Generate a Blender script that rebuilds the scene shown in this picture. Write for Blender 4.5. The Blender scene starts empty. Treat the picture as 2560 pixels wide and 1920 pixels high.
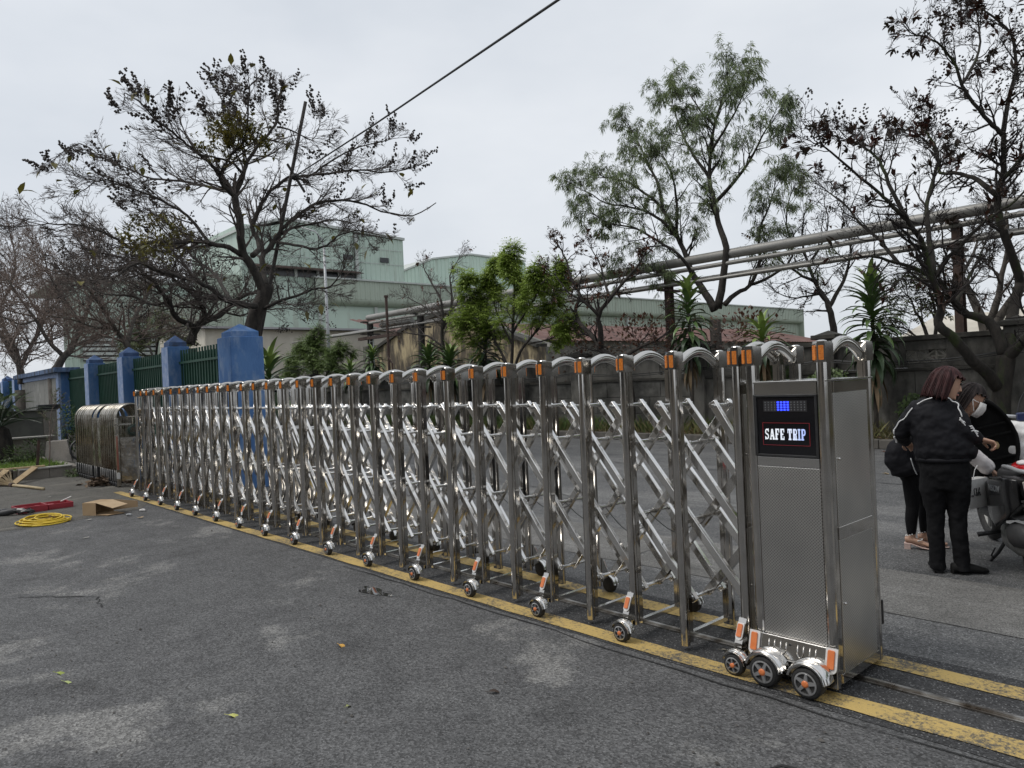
import bpy, bmesh, math, random
from mathutils import Vector, Matrix
import numpy as np
random.seed(7)
SC = bpy.context.scene
COL = SC.collection
V = Vector
# ---------------------------------------------------------------- camera
CAM = V((2.33835, -3.2568, 1.47839))
CR = V((0.670782, 0.740307, -0.0446923)); CU = V((0.0274329, 0.0354528, 0.9989948)); CF = V((-0.7411472, 0.6713336, -0.0034723))
FPX = 1850.03
cam_d = bpy.data.cameras.new('camera'); cam = bpy.data.objects.new('camera', cam_d); COL.objects.link(cam)
m = Matrix.Identity(4)
for i in range(3):
    m[i][0] = CR[i]; m[i][1] = CU[i]; m[i][2] = -CF[i]; m[i][3] = CAM[i]
cam.matrix_world = m
cam_d.sensor_fit = 'HORIZONTAL'; cam_d.sensor_width = 36; cam_d.lens = FPX/2560*36
cam_d.clip_start = 0.05; cam_d.clip_end = 900
SC.camera = cam
# ---------------------------------------------------------------- world, sun, exposure
W = bpy.data.worlds.new('World'); SC.world = W; W.use_nodes = True
wn = W.node_tree.nodes; wl = W.node_tree.links
bg = wn['Background']
sky = wn.new('ShaderNodeTexSky'); sky.sky_type = 'NISHITA'; sky.sun_disc = False
SUN_EL, SUN_AZ = math.radians(58), math.radians(215)      # azimuth: compass angle of the sun measured from +Y clockwise
sky.sun_elevation = SUN_EL; sky.sun_rotation = SUN_AZ; sky.dust_density = 4; sky.altitude = 50
tc = wn.new('ShaderNodeTexCoord')
mp = wn.new('ShaderNodeMapping'); mp.inputs['Scale'].default_value = (1, 1, 2.4)
nz = wn.new('ShaderNodeTexNoise'); nz.inputs['Scale'].default_value = 1.7; nz.inputs['Detail'].default_value = 5; nz.inputs['Roughness'].default_value = 0.5
cr = wn.new('ShaderNodeValToRGB')
cr.color_ramp.elements[0].position = 0.33; cr.color_ramp.elements[0].color = (5.0, 5.35, 5.8, 1)
cr.color_ramp.elements[1].position = 0.68; cr.color_ramp.elements[1].color = (6.7, 6.9, 7.15, 1)
mx = wn.new('ShaderNodeMixRGB'); mx.inputs[0].default_value = 0.9
wl.new(tc.outputs['Generated'], mp.inputs[0]); wl.new(mp.outputs[0], nz.inputs['Vector']); wl.new(nz.outputs['Fac'], cr.inputs[0])
wl.new(sky.outputs[0], mx.inputs[1]); wl.new(cr.outputs[0], mx.inputs[2]); wl.new(mx.outputs[0], bg.inputs['Color'])
bg.inputs['Strength'].default_value = 0.1
sd = bpy.data.lights.new('sun', 'SUN'); sd.energy = 1.1; sd.angle = math.radians(25); sd.color = (1, 0.97, 0.92)
sun = bpy.data.objects.new('sun', sd); COL.objects.link(sun)
sv = V((math.sin(SUN_AZ)*math.cos(SUN_EL), math.cos(SUN_AZ)*math.cos(SUN_EL), math.sin(SUN_EL)))
sun.rotation_euler = sv.to_track_quat('Z', 'Y').to_euler(); sun.location = (0, 0, 30)
vs = SC.view_settings; vs.view_transform = 'Standard'; vs.look = 'None'; vs.gamma = 1; vs.use_curve_mapping = False
vs.exposure = 0.42
SC.cycles.max_bounces = 8; SC.cycles.diffuse_bounces = 3; SC.cycles.glossy_bounces = 5; SC.cycles.transparent_max_bounces = 8
SC.cycles.use_denoising = True

# ---------------------------------------------------------------- helpers
def px(u, v, D=None, x=None, y=None, z=None):
    """the place in the world that the photograph shows at a pixel, on a chosen plane or at a chosen distance"""
    r = CF + CR*((u-1280)/FPX) - CU*((v-960)/FPX)
    if D is not None: t = D
    elif x is not None: t = (x-CAM.x)/r.x
    elif y is not None: t = (y-CAM.y)/r.y
    else: t = (z-CAM.z)/r.z
    return CAM + r*t
def R(a): return math.radians(a)
def U(a, b): return random.uniform(a, b)

class MB:
    def __init__(s): s.v = []; s.f = []; s.m = []
    def add(s, vs, fs, mi=0):
        o = len(s.v); s.v.extend([tuple(p) for p in vs]); s.f.extend([tuple(i+o for i in f) for f in fs]); s.m.extend([mi]*len(fs)); return s
    def hexa(s, p, mi=0):      # eight corners: bottom 4, top 4
        return s.add(p, [(3,2,1,0),(4,5,6,7),(0,1,5,4),(1,2,6,5),(2,3,7,6),(3,0,4,7)], mi)
    def box(s, a, b, mi=0):
        x0,y0,z0 = a; x1,y1,z1 = b
        return s.hexa([(x0,y0,z0),(x1,y0,z0),(x1,y1,z0),(x0,y1,z0),(x0,y0,z1),(x1,y0,z1),(x1,y1,z1),(x0,y1,z1)], mi)
    def obox(s, c, ax, ay, az, mi=0):   # centre and three half-axes
        c = V(c); ax = V(ax); ay = V(ay); az = V(az)
        return s.hexa([c-ax-ay-az, c+ax-ay-az, c+ax+ay-az, c-ax+ay-az, c-ax-ay+az, c+ax-ay+az, c+ax+ay+az, c-ax+ay+az], mi)
    def bar(s, p, q, w, t, side=(0,1,0), mi=0):  # box beam from p to q
        p = V(p); q = V(q); d = (q-p); n = V(side).normalized(); a = d.cross(n)
        if a.length < 1e-6: n = V((1,0,0)); a = d.cross(n)
        a.normalize(); n = a.cross(d).normalized()
        return s.obox((p+q)/2, d/2, a*w/2, n*t/2, mi)
    def prism(s, pts, d, mi=0, cap=True):  # polygon pts (3D), extruded by d
        n = len(pts); d = V(d); vs = [V(p) for p in pts]; vs = vs+[p+d for p in vs]
        fs = [(i,(i+1)%n,(i+1)%n+n,i+n) for i in range(n)]
        if cap: fs += [tuple(range(n-1,-1,-1)), tuple(range(n,2*n))]
        return s.add(vs, fs, mi)
    def tube(s, pts, rad, n=8, mi=0, cap=True, sq=1.0, up=None):
        pts = [V(p) for p in pts]; k = len(pts)
        if not hasattr(rad, '__len__'): rad = [rad]*k
        vs = []; ref = None
        for i, p in enumerate(pts):
            d = (pts[min(i+1,k-1)]-pts[max(i-1,0)])
            if d.length < 1e-9: d = V((0,0,1))
            d.normalize()
            if ref is None:
                ref = V(up) if up else (V((0,0,1)) if abs(d.z) < .9 else V((1,0,0)))
            a = d.cross(ref)
            if a.length < 1e-6: a = d.orthogonal()
            a.normalize(); b = a.cross(d); ref = b
            r = rad[i]
            for j in range(n):
                t = 2*math.pi*j/n
                vs.append(p + a*(r*math.cos(t)) + b*(r*sq*math.sin(t)))
        fs = [(i*n+j, i*n+(j+1)%n, (i+1)*n+(j+1)%n, (i+1)*n+j) for i in range(k-1) for j in range(n)]
        if cap: fs += [tuple(range(n-1,-1,-1)), tuple((k-1)*n+j for j in range(n))]
        return s.add(vs, fs, mi)
    def cyl(s, p, q, r, n=12, mi=0, r2=None): return s.tube([p,q], [r, r if r2 is None else r2], n, mi)
    def lathe(s, c, axis, prof, n=20, mi=0):   # prof: (radius, height along axis)
        c = V(c); d = V(axis).normalized(); a = d.orthogonal().normalized(); b = d.cross(a); k = len(prof); vs = []
        for r,h in prof:
            for j in range(n):
                t = 2*math.pi*j/n; vs.append(c + d*h + a*(r*math.cos(t)) + b*(r*math.sin(t)))
        fs = [(i*n+j, i*n+(j+1)%n, (i+1)*n+(j+1)%n, (i+1)*n+j) for i in range(k-1) for j in range(n)]
        fs += [tuple(range(n-1,-1,-1)), tuple((k-1)*n+j for j in range(n))]
        return s.add(vs, fs, mi)
    def ball(s, c, r, mi=0, n=8, k=5):
        c = V(c); r = V(r) if hasattr(r,'__len__') else V((r,r,r))
        vs = [c+V((0,0,-r.z))]
        for i in range(1,k):
            t = math.pi*i/k - math.pi/2
            for j in range(n):
                a = 2*math.pi*j/n; vs.append(c+V((r.x*math.cos(t)*math.cos(a), r.y*math.cos(t)*math.sin(a), r.z*math.sin(t))))
        vs.append(c+V((0,0,r.z))); L = len(vs)-1; fs = []
        for j in range(n): fs.append((0,1+(j+1)%n,1+j)); fs.append((L,L-n+j,L-n+(j+1)%n))
        for i in range(k-2):
            for j in range(n): a=1+i*n; fs.append((a+j,a+(j+1)%n,a+n+(j+1)%n,a+n+j))
        return s.add(vs, fs, mi)
    def loft(s, secs, n=16, mi=0):   # secs: (centre, half-axis a, half-axis b)
        vs = []
        for c,a,b in secs:
            c=V(c);a=V(a);b=V(b)
            for j in range(n):
                t=2*math.pi*j/n; vs.append(c+a*math.cos(t)+b*math.sin(t))
        k=len(secs)
        fs=[(i*n+j,i*n+(j+1)%n,(i+1)*n+(j+1)%n,(i+1)*n+j) for i in range(k-1) for j in range(n)]
        fs+=[tuple(range(n-1,-1,-1)),tuple((k-1)*n+j for j in range(n))]
        return s.add(vs,fs,mi)
    def mesh(s, name, mats, smooth=False):
        me = bpy.data.meshes.new(name); me.from_pydata(s.v, [], s.f)
        for q in (mats if isinstance(mats,(list,tuple)) else [mats]): me.materials.append(q)
        if len(me.materials) > 1: me.polygons.foreach_set('material_index', s.m)
        if smooth: me.polygons.foreach_set('use_smooth', [True]*len(me.polygons))
        me.update(); return me
    def build(s, name, mats, parent=None, smooth=False, loc=None, bevel=0, seg=2, fix=True):
        me = s.mesh(name, mats, smooth)
        if fix:
            b = bmesh.new(); b.from_mesh(me); bmesh.ops.recalc_face_normals(b, faces=b.faces); b.to_mesh(me); b.free()
        return put(name, me, parent, loc, bevel=bevel, seg=seg, smooth=smooth)

def put(name, me, parent=None, loc=None, rot=None, scale=None, bevel=0, seg=2, smooth=False):
    o = bpy.data.objects.new(name, me); COL.objects.link(o)
    if parent: o.parent = parent
    if loc is not None: o.location = loc
    if rot is not None: o.rotation_euler = rot
    if scale is not None: o.scale = scale if hasattr(scale,'__len__') else (scale,)*3
    if bevel:
        b = o.modifiers.new('bevel','BEVEL'); b.width = bevel; b.segments = seg; b.limit_method='ANGLE'; b.angle_limit=R(40)
    if smooth and bevel == 0:
        pass
    return o
def tag(o, label=None, cat=None, group=None, kind=None):
    if label: o['label'] = label
    if cat: o['category'] = cat
    if group: o['group'] = group
    if kind: o['kind'] = kind
    return o
def thing(name, label, cat, loc=(0,0,0), rz=0, group=None):
    o = bpy.data.objects.new(name, None); COL.objects.link(o); o.location = loc; o.rotation_euler = (0,0,rz); o.empty_display_size = .2
    return tag(o, label, cat, group)
def autosmooth(o, a=35):
    me = o.data; me.polygons.foreach_set('use_smooth', [True]*len(me.polygons))
    me.set_sharp_from_angle(angle=R(a)); return o

# ---------------------------------------------------------------- materials
def nt(name):
    m = bpy.data.materials.new(name); m.use_nodes = True
    return m, m.node_tree.nodes, m.node_tree.links, m.node_tree.nodes['Principled BSDF']
def N(nodes, t, **k):
    n = nodes.new('ShaderNode'+t)
    for a,b in k.items():
        if a in n.inputs: n.inputs[a].default_value = b
        else: setattr(n, a, b)
    return n
def c4(c): return (c[0],c[1],c[2],1) if hasattr(c,'__len__') else (c,c,c,1)
def ramp(nodes, p0, c0, p1, c1):
    r = nodes.new('ShaderNodeValToRGB'); e = r.color_ramp.elements
    e[0].position=p0; e[0].color=c4(c0); e[1].position=p1; e[1].color=c4(c1); return r
def mat(name, c1, c2=None, scale=4, detail=5, lo=.35, hi=.65, rough=.7, metal=0, bump=0, bscale=60, world=False, stretch=None, c3=None, scale3=1.0, lo3=.5, hi3=.62, spec=.5, rvar=0, emit=None, estr=0):
    """one surface: two colours mixed by noise, an optional third in larger stains, fine bump"""
    m, n, l, b = nt(name)
    b.inputs['Roughness'].default_value = rough; b.inputs['Metallic'].default_value = metal; b.inputs['Specular IOR Level'].default_value = spec
    b.inputs['Base Color'].default_value = c4(c1)
    co = None
    if c2 is not None or bump or c3 is not None or rvar:
        if world: g = N(n,'NewGeometry'); co = g.outputs['Position']
        else: g = N(n,'TexCoord'); co = g.outputs['Object']
        if stretch:
            q = N(n,'Mapping'); q.inputs['Scale'].default_value = stretch; l.new(co, q.inputs[0]); co = q.outputs[0]
    if c2 is not None:
        z = N(n,'TexNoise', Scale=scale, Detail=detail, Roughness=.62); l.new(co, z.inputs['Vector'])
        r = ramp(n, lo, c1, hi, c2); l.new(z.outputs['Fac'], r.inputs[0]); out = r.outputs[0]
        if c3 is not None:
            z3 = N(n,'TexNoise', Scale=scale3, Detail=6, Roughness=.65); l.new(co, z3.inputs['Vector'])
            r3 = ramp(n, lo3, 0, hi3, 1); l.new(z3.outputs['Fac'], r3.inputs[0])
            x = N(n,'MixRGB'); l.new(r3.outputs[0], x.inputs[0]); l.new(out, x.inputs[1]); x.inputs[2].default_value = c4(c3); out = x.outputs[0]
        l.new(out, b.inputs['Base Color'])
    if rvar:
        z = N(n,'TexNoise', Scale=scale*1.7, Detail=4); l.new(co, z.inputs['Vector'])
        r = ramp(n, .3, max(0,rough-rvar), .7, min(1,rough+rvar)); l.new(z.outputs['Fac'], r.inputs[0]); l.new(r.outputs[0], b.inputs['Roughness'])
    if bump:
        z = N(n,'TexNoise', Scale=bscale, Detail=6, Roughness=.6); l.new(co, z.inputs['Vector'])
        bp = N(n,'Bump', Strength=bump, Distance=.01); l.new(z.outputs['Fac'], bp.inputs['Height']); l.new(bp.outputs[0], b.inputs['Normal'])
    if emit: b.inputs['Emission Color'].default_value = c4(emit); b.inputs['Emission Strength'].default_value = estr
    return m
def leafmat(name, c1, c2, scale=1.2, rough=.45, trans=.25, back=None):
    """foliage: colour drifts from clump to clump, a little light passes through"""
    m, n, l, b = nt(name)
    g = N(n,'NewGeometry'); z = N(n,'TexNoise', Scale=scale, Detail=3); l.new(g.outputs['Position'], z.inputs['Vector'])
    r = ramp(n, .35, c1, .65, c2); l.new(z.outputs['Fac'], r.inputs[0])
    x = N(n,'MixRGB', blend_type='MULTIPLY'); x.inputs[0].default_value = 1
    rp = ramp(n, 0, (.6,.6,.6), 1, (1.35,1.35,1.3)); l.new(g.outputs['Random Per Island'], rp.inputs[0]); l.new(r.outputs[0], x.inputs[1]); l.new(rp.outputs[0], x.inputs[2])
    l.new(x.outputs[0], b.inputs['Base Color']); b.inputs['Roughness'].default_value = rough
    t = N(n,'BsdfTranslucent'); l.new(x.outputs[0], t.inputs['Color'])
    ms = N(n,'MixShader'); ms.inputs[0].default_value = trans; l.new(b.outputs[0], ms.inputs[1]); l.new(t.outputs[0], ms.inputs[2])
    l.new(ms.outputs[0], n['Material Output'].inputs['Surface']); return m

def asphalt(name, dark, mid, light, patch_lo, patch_hi, patch_scale=.55, spk=150, stone=.25, streak=None, seed=0, rough=.75):
    m, n, l, b = nt(name)
    g = N(n,'NewGeometry'); mpn = N(n,'Mapping'); mpn.inputs['Location'].default_value=(seed,seed*.7,0); l.new(g.outputs['Position'], mpn.inputs[0]); co = mpn.outputs[0]
    z1 = N(n,'TexNoise', Scale=3.2, Detail=8, Roughness=.7); l.new(co, z1.inputs['Vector'])
    r1 = ramp(n, .3, dark, .7, mid); l.new(z1.outputs['Fac'], r1.inputs[0])
    st = N(n,'Mapping'); st.inputs['Scale'].default_value = streak or (1,1,1); l.new(co, st.inputs[0])
    z2 = N(n,'TexNoise', Scale=patch_scale, Detail=11, Roughness=.70, Distortion=.15); l.new(st.outputs[0], z2.inputs['Vector'])
    r2 = ramp(n, patch_lo, 0, patch_hi, 1); l.new(z2.outputs['Fac'], r2.inputs[0])
    x1 = N(n,'MixRGB'); l.new(r2.outputs[0], x1.inputs[0]); l.new(r1.outputs[0], x1.inputs[1]); x1.inputs[2].default_value = c4(light)
    # second layer of darker stains
    z4 = N(n,'TexNoise', Scale=1.3, Detail=8, Roughness=.66); l.new(st.outputs[0], z4.inputs['Vector'])
    r4 = ramp(n, .56, 1, .7, .55); l.new(z4.outputs['Fac'], r4.inputs[0])
    x4 = N(n,'MixRGB', blend_type='MULTIPLY'); x4.inputs[0].default_value=1; l.new(x1.outputs[0], x4.inputs[1]); l.new(r4.outputs[0], x4.inputs[2])
    vo = N(n,'TexVoronoi', Scale=spk); l.new(co, vo.inputs['Vector'])
    sep = N(n,'SeparateColor'); l.new(vo.outputs['Color'], sep.inputs[0])
    r3 = ramp(n, .05, .5, .92, 1.4); e = r3.color_ramp.elements.new(.97); e.color = c4(1.7)
    l.new(sep.outputs[0], r3.inputs[0])
    x3 = N(n,'MixRGB', blend_type='MULTIPLY'); x3.inputs[0].default_value=1; l.new(x4.outputs[0], x3.inputs[1]); l.new(r3.outputs[0], x3.inputs[2])
    # pale chips of aggregate
    v2 = N(n,'TexVoronoi', Scale=spk*.8); l.new(co, v2.inputs['Vector'])
    s2 = N(n,'SeparateColor'); l.new(v2.outputs['Color'], s2.inputs[0])
    a1 = N(n,'Math', operation='GREATER_THAN'); l.new(s2.outputs[1], a1.inputs[0]); a1.inputs[1].default_value = .66
    a2 = N(n,'Math', operation='LESS_THAN'); l.new(v2.outputs['Distance'], a2.inputs[0]); a2.inputs[1].default_value = .40
    a3 = N(n,'Math', operation='MULTIPLY'); l.new(a1.outputs[0], a3.inputs[0]); l.new(a2.outputs[0], a3.inputs[1])
    q4 = N(n,'Math', operation='POWER'); l.new(s2.outputs[2], q4.inputs[0]); q4.inputs[1].default_value = 2.2
    a4 = N(n,'Math', operation='MULTIPLY'); l.new(a3.outputs[0], a4.inputs[0]); l.new(q4.outputs[0], a4.inputs[1])
    x5 = N(n,'MixRGB'); l.new(a4.outputs[0], x5.inputs[0]); l.new(x3.outputs[0], x5.inputs[1]); x5.inputs[2].default_value = c4(.22+stone)
    l.new(x5.outputs[0], b.inputs['Base Color'])
    b.inputs['Roughness'].default_value = rough; b.inputs['Specular IOR Level'].default_value = .4
    z5 = N(n,'TexNoise', Scale=90, Detail=4); l.new(co, z5.inputs['Vector'])
    ad = N(n,'Math', operation='ADD'); l.new(vo.outputs['Distance'], ad.inputs[0]); l.new(z5.outputs['Fac'], ad.inputs[1])
    bp = N(n,'Bump', Strength=.55, Distance=.006); l.new(ad.outputs[0], bp.inputs['Height']); l.new(bp.outputs[0], b.inputs['Normal'])
    return m
def steel(name, col=(.60,.58,.555), rough=.085, rvar=.05, scale=7, tint=(.52,.495,.46), grime=None):
    m, n, l, b = nt(name)
    b.inputs['Metallic'].default_value = 1
    g = N(n,'TexCoord'); z = N(n,'TexNoise', Scale=scale, Detail=5, Roughness=.6); l.new(g.outputs['Object'], z.inputs['Vector'])
    r = ramp(n, .35, tint, .62, col); l.new(z.outputs['Fac'], r.inputs[0]); l.new(r.outputs[0], b.inputs['Base Color'])
    r2 = ramp(n, .3, rough-rvar*.6, .75, rough+rvar*1.6); l.new(z.outputs['Fac'], r2.inputs[0]); l.new(r2.outputs[0], b.inputs['Roughness'])
    z2 = N(n,'TexNoise', Scale=3.5, Detail=2); l.new(g.outputs['Object'], z2.inputs['Vector'])
    bp = N(n,'Bump', Strength=.05, Distance=.02); l.new(z2.outputs['Fac'], bp.inputs['Height']); l.new(bp.outputs[0], b.inputs['Normal'])
    return m
def steel_dots(name, axis):
    """sheet steel stamped with a fine staggered grid of dimples (relief, and a darker tone in each dimple)"""
    m, n, l, b = nt(name); b.inputs['Metallic'].default_value = 1; b.inputs['Roughness'].default_value = .33
    g = N(n,'TexCoord'); q = N(n,'Mapping'); q.inputs['Scale'].default_value=(95,95,95)
    q.inputs['Rotation'].default_value = (0, R(45), 0) if axis == 'y' else (R(45), 0, 0)
    l.new(g.outputs['Object'], q.inputs[0])
    ck = N(n,'TexVoronoi', Scale=1.0); ck.inputs['Randomness'].default_value = 0
    # collapse the axis across the sheet so dimples stay round
    cx = N(n,'VectorMath', operation='MULTIPLY'); cx.inputs[1].default_value = (1,0,1) if axis=='y' else (0,1,1)
    l.new(q.outputs[0], cx.inputs[0]); l.new(cx.outputs[0], ck.inputs['Vector'])
    r = ramp(n, .24, (.42,.41,.40), .40, (.80,.79,.77)); l.new(ck.outputs['Distance'], r.inputs[0])
    z = N(n,'TexNoise', Scale=2.5, Detail=3); l.new(g.outputs['Object'], z.inputs['Vector'])
    r2 = ramp(n, .3, (.8,.8,.8), .7, (1.05,1.04,1.02)); l.new(z.outputs['Fac'], r2.inputs[0])
    x = N(n,'MixRGB', blend_type='MULTIPLY'); x.inputs[0].default_value=1; l.new(r.outputs[0], x.inputs[1]); l.new(r2.outputs[0], x.inputs[2]); l.new(x.outputs[0], b.inputs['Base Color'])
    bp = N(n,'Bump', Strength=.5, Distance=.002); l.new(ck.outputs['Distance'], bp.inputs['Height'])
    bp2 = N(n,'Bump', Strength=.08, Distance=.05); l.new(z.outputs['Fac'], bp2.inputs['Height']); l.new(bp.outputs[0], bp2.inputs['Normal']); l.new(bp2.outputs[0], b.inputs['Normal'])
    return m
def worn_paint(name, paint, under, cover=.5):
    m, n, l, b = nt(name)
    g = N(n,'NewGeometry')
    z = N(n,'TexNoise', Scale=55, Detail=8, Roughness=.75); l.new(g.outputs['Position'], z.inputs['Vector'])
    z2 = N(n,'TexNoise', Scale=2.5, Detail=5); l.new(g.outputs['Position'], z2.inputs['Vector'])
    ad = N(n,'Math', operation='MULTIPLY_ADD'); l.new(z2.outputs['Fac'], ad.inputs[0]); ad.inputs[1].default_value=.55; l.new(z.outputs['Fac'], ad.inputs[2])
    r = ramp(n, cover, 1, cover+.16, 0); l.new(ad.outputs[0], r.inputs[0])
    vr = ramp(n, .3, tuple(c*.72 for c in paint), .7, paint); l.new(z.outputs['Fac'], vr.inputs[0])
    x = N(n,'MixRGB'); l.new(r.outputs[0], x.inputs[0]); x.inputs[1].default_value=c4(under); l.new(vr.outputs[0], x.inputs[2]); l.new(x.outputs[0], b.inputs['Base Color'])
    b.inputs['Roughness'].default_value=.8
    z3 = N(n,'TexNoise', Scale=120, Detail=4); l.new(g.outputs['Position'], z3.inputs['Vector'])
    bp = N(n,'Bump', Strength=.5, Distance=.006); l.new(z3.outputs['Fac'], bp.inputs['Height']); l.new(bp.outputs[0], b.inputs['Normal'])
    return m

M = {}
M['asphalt'] = asphalt('asphalt', (.066,.066,.067), (.114,.114,.114), (.178,.175,.168), .55, .62, .85, 110, .12, seed=3.2)
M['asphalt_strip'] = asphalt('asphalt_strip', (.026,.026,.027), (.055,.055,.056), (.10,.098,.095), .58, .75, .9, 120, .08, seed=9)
M['road'] = asphalt('road', (.07,.071,.072), (.13,.13,.129), (.205,.202,.195), .50, .68, .5, 130, .1, streak=(.45,1.6,1), seed=17)
M['old_concrete'] = asphalt('old_concrete', (.070,.066,.057), (.125,.117,.10), (.21,.195,.165), .55, .7, .8, 220, .03, streak=(1.6,.6,1), seed=5)
M['light_strip'] = asphalt('light_strip', (.11,.107,.10), (.18,.175,.165), (.25,.245,.235), .5, .7, 1.2, 170, .05, streak=(.5,2,1), seed=25)
M['yellow_line'] = worn_paint('yellow_line', (.60,.425,.145), (.085,.08,.07), .74)
M['steel'] = steel('polished_steel')
M['steel_bright'] = steel('brushed_steel', (.70,.69,.67), .16, .03, 4, (.64,.63,.61))
M['steel_arch'] = steel('arch_steel', (.64,.63,.60), .10, .03, 4, (.56,.54,.51))
M['steel_bar'] = steel('bar_steel', (.80,.79,.77), .10, .04, 6, (.70,.68,.65))
M['steel_old'] = steel('weathered_steel', (.5,.47,.42), .2, .1, 6, (.3,.27,.22))
M['dots_y'] = steel_dots('dimpled_steel_front', 'y'); M['dots_x'] = steel_dots('dimpled_steel_side', 'x')
M['orange'] = mat('orange_reflector', (.62,.16,.02), (.85,.28,.04), scale=160, rough=.2, bump=.3, bscale=300)
M['orange2'] = mat('orange_plastic', (.66,.17,.05), (.75,.23,.08), scale=30, rough=.35)
M['rubber'] = mat('rubber', (.018,.018,.018), (.035,.034,.033), scale=40, rough=.75, bump=.2, bscale=200)
M['white_trim'] = mat('white_trim', (.75,.74,.72), (.66,.65,.63), scale=30, rough=.4)
M['alloy'] = mat('alloy', (.62,.62,.62), (.72,.72,.72), scale=40, rough=.3, metal=.85)
M['black_plastic'] = mat('black_plastic', (.02,.02,.02), (.032,.032,.034), scale=30, rough=.45)
M['black_gloss'] = mat('black_glass', (.008,.008,.01), rough=.08)
M['rust'] = mat('rusty_iron', (.045,.03,.026), (.085,.05,.038), scale=9, rough=.8, bump=.3, bscale=80)
M['black_iron'] = mat('black_iron', (.02,.019,.018), (.05,.04,.035), scale=12, rough=.7)
# ================================================================ ground and markings
def sheet(name, pts, z, m, cut=0):
    b = MB(); b.add([(p[0],p[1],z) for p in pts], [tuple(range(len(pts)))]); o = b.build(name, m); return tag(o, kind='structure')
sheet('road', [(-260,-160),(140,-160),(140,240),(-260,240)], 0, M['road'])
random.seed(3)
edge = [(-8.05+U(-.05,.05)+(-.35 if y>-1.2 else 0)*((y+1.2)/1.2), y) for y in [-14+i*.35 for i in range(40)]]
edge = [(x,y) for x,y in edge if y < -.2]
edge += [(-8.75,-.16)]
sheet('asphalt', [(40,-40),(40,-.17)] + edge[::-1] + [(edge[0][0],-40)], .004, M['asphalt'])
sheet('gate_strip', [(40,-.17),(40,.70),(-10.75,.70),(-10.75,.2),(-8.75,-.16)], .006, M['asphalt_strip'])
sheet('concrete_apron', [(edge[0][0]-.012,-40)] + [(x-.012,y) for x,y in edge] + [(-10.75,.2),(-10.75,1.0),(-60,1.0),(-60,-40)], .005, M['old_concrete'])
b = MB()
for (x0,x1) in ((-40,-18.2),(-18.17,-13.1),(-13.08,-7.3),(-7.27,-1.55),(-1.52,4.6),(4.63,12)):
    b.add([(x0,1.32,.004),(x1,1.30,.004),(x1,2.28,.004),(x0,2.3,.004)],[(0,1,2,3)])
tag(b.build('concrete_strip', M['light_strip']), kind='structure')
def line(y0, y1, x0, x1, bow=False):
    b = MB(); n = 150; vs = []
    for i in range(n+1):
        x = x0+(x1-x0)*i/n; k = min(1,max(0,(1.5-x)/1.4)) if bow else 0; vs += [(x, y0-.05*k+U(-.007,.007), .010), (x, y1-.078*k+U(-.007,.007), .010)]
    b.add(vs, [(2*i,2*i+2,2*i+3,2*i+1) for i in range(n)]); return tag(b.build('painted_line', M['yellow_line']), kind='structure')
line(-.09,.065,-10.6,22,True); line(.455,.60,-10.6,22)
# small cracks in the road surface, laid as thin dark seams
M['seam'] = mat('seam', (.02,.02,.02), rough=.9)
def crack(pts, w=.008, z=.0085):
    b = MB(); vs = []; P = []
    for a,c in zip(pts[:-1],pts[1:]):
        for k in range(8): P.append((a[0]+(c[0]-a[0])*k/8+U(-.018,.018), a[1]+(c[1]-a[1])*k/8+U(-.018,.018)))
    for i,(x,y) in enumerate(P):
        j=min(i,len(P)-2); dx=P[j+1][0]-P[j][0]; dy=P[j+1][1]-P[j][1]; L=math.hypot(dx,dy)+1e-6; ww=w*U(.3,1.2)
        vs += [(x-dy/L*ww,y+dx/L*ww,z),(x+dy/L*ww,y-dx/L*ww,z)]
    b.add(vs,[(2*i,2*i+1,2*i+3,2*i+2) for i in range(len(P)-1)]); tag(b.build('crack', M['seam']), kind='structure')
crack([(-6,6.6),(-2.2,6.35),(2.5,6.2),(6,6.0)], .012); crack([(-9,4.2),(-5,3.8),(-3.4,3.2)],.01); crack([(-7.2,3.1),(-5.6,2.95),(-4.9,2.6)],.012)
crack([(-3.2,-.22),(-1.5,-.20),(.4,-.225),(2.2,-.20),(4,-.22)], .006); crack([(-8.12,-6),(-8.05,-3),(-8.08,-1.3)],.006)
crack([(-4.4,-2.3),(-3.9,-1.9),(-3.5,-1.95)],.007); crack([(.9,-.75),(1.3,-.6),(1.5,-.52)],.008)
# rail
b = MB(); b.box((-14.6,.238,0),(22,.258,.022)); b.box((-14.6,.222,0),(22,.236,.013)); b.box((-14.6,.26,0),(22,.274,.013))
tag(b.build('gate_rail', steel('rail_steel',(.5,.49,.47),.3,.1,12,(.25,.22,.19))), 'thin steel guide rail running along the ground under the gate', 'rail')

# ================================================================ the retractable gate
NP = 30; S = .33556
PX = [-S*(29-i) for i in range(30)] + [.366]
gate = thing('retractable_gate', 'long stainless steel folding driveway gate with scissor bars and orange reflectors', 'gate', (0,0,0))
ST = M['steel']
def post_mesh(zb, zt=1.515):
    b = MB()
    b.cyl((0,.025,zb),(0,.025,zt),.0245,18)
    b.box((-.019,.044,zb+.01),(.019,.074,zt),0)
    b.box((-.0075,.0745,zb+.03),(.0075,.0775,zt-.02),0)
    return b
def cap_mesh(h=.1):
    b = MB(); L=.0345; z0=1.503; z1=z0+h*.86
    hx = [(-L*math.sqrt(3)/2, .0),(0,-L/2-.002),(L*math.sqrt(3)/2,.0),(L*math.sqrt(3)/2,.082),(-L*math.sqrt(3)/2,.082)]
    b.prism([(x,y,z0) for x,y in hx],(0,0,z1-z0))
    b.prism([(x*.93,y*.93+.003,z1) for x,y in hx],(0,0,.008)); b.lathe((0,.03,z1+.008),(0,0,1),[(.024,0),(.021,.004),(.012,.007)],14)
    return b
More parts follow.
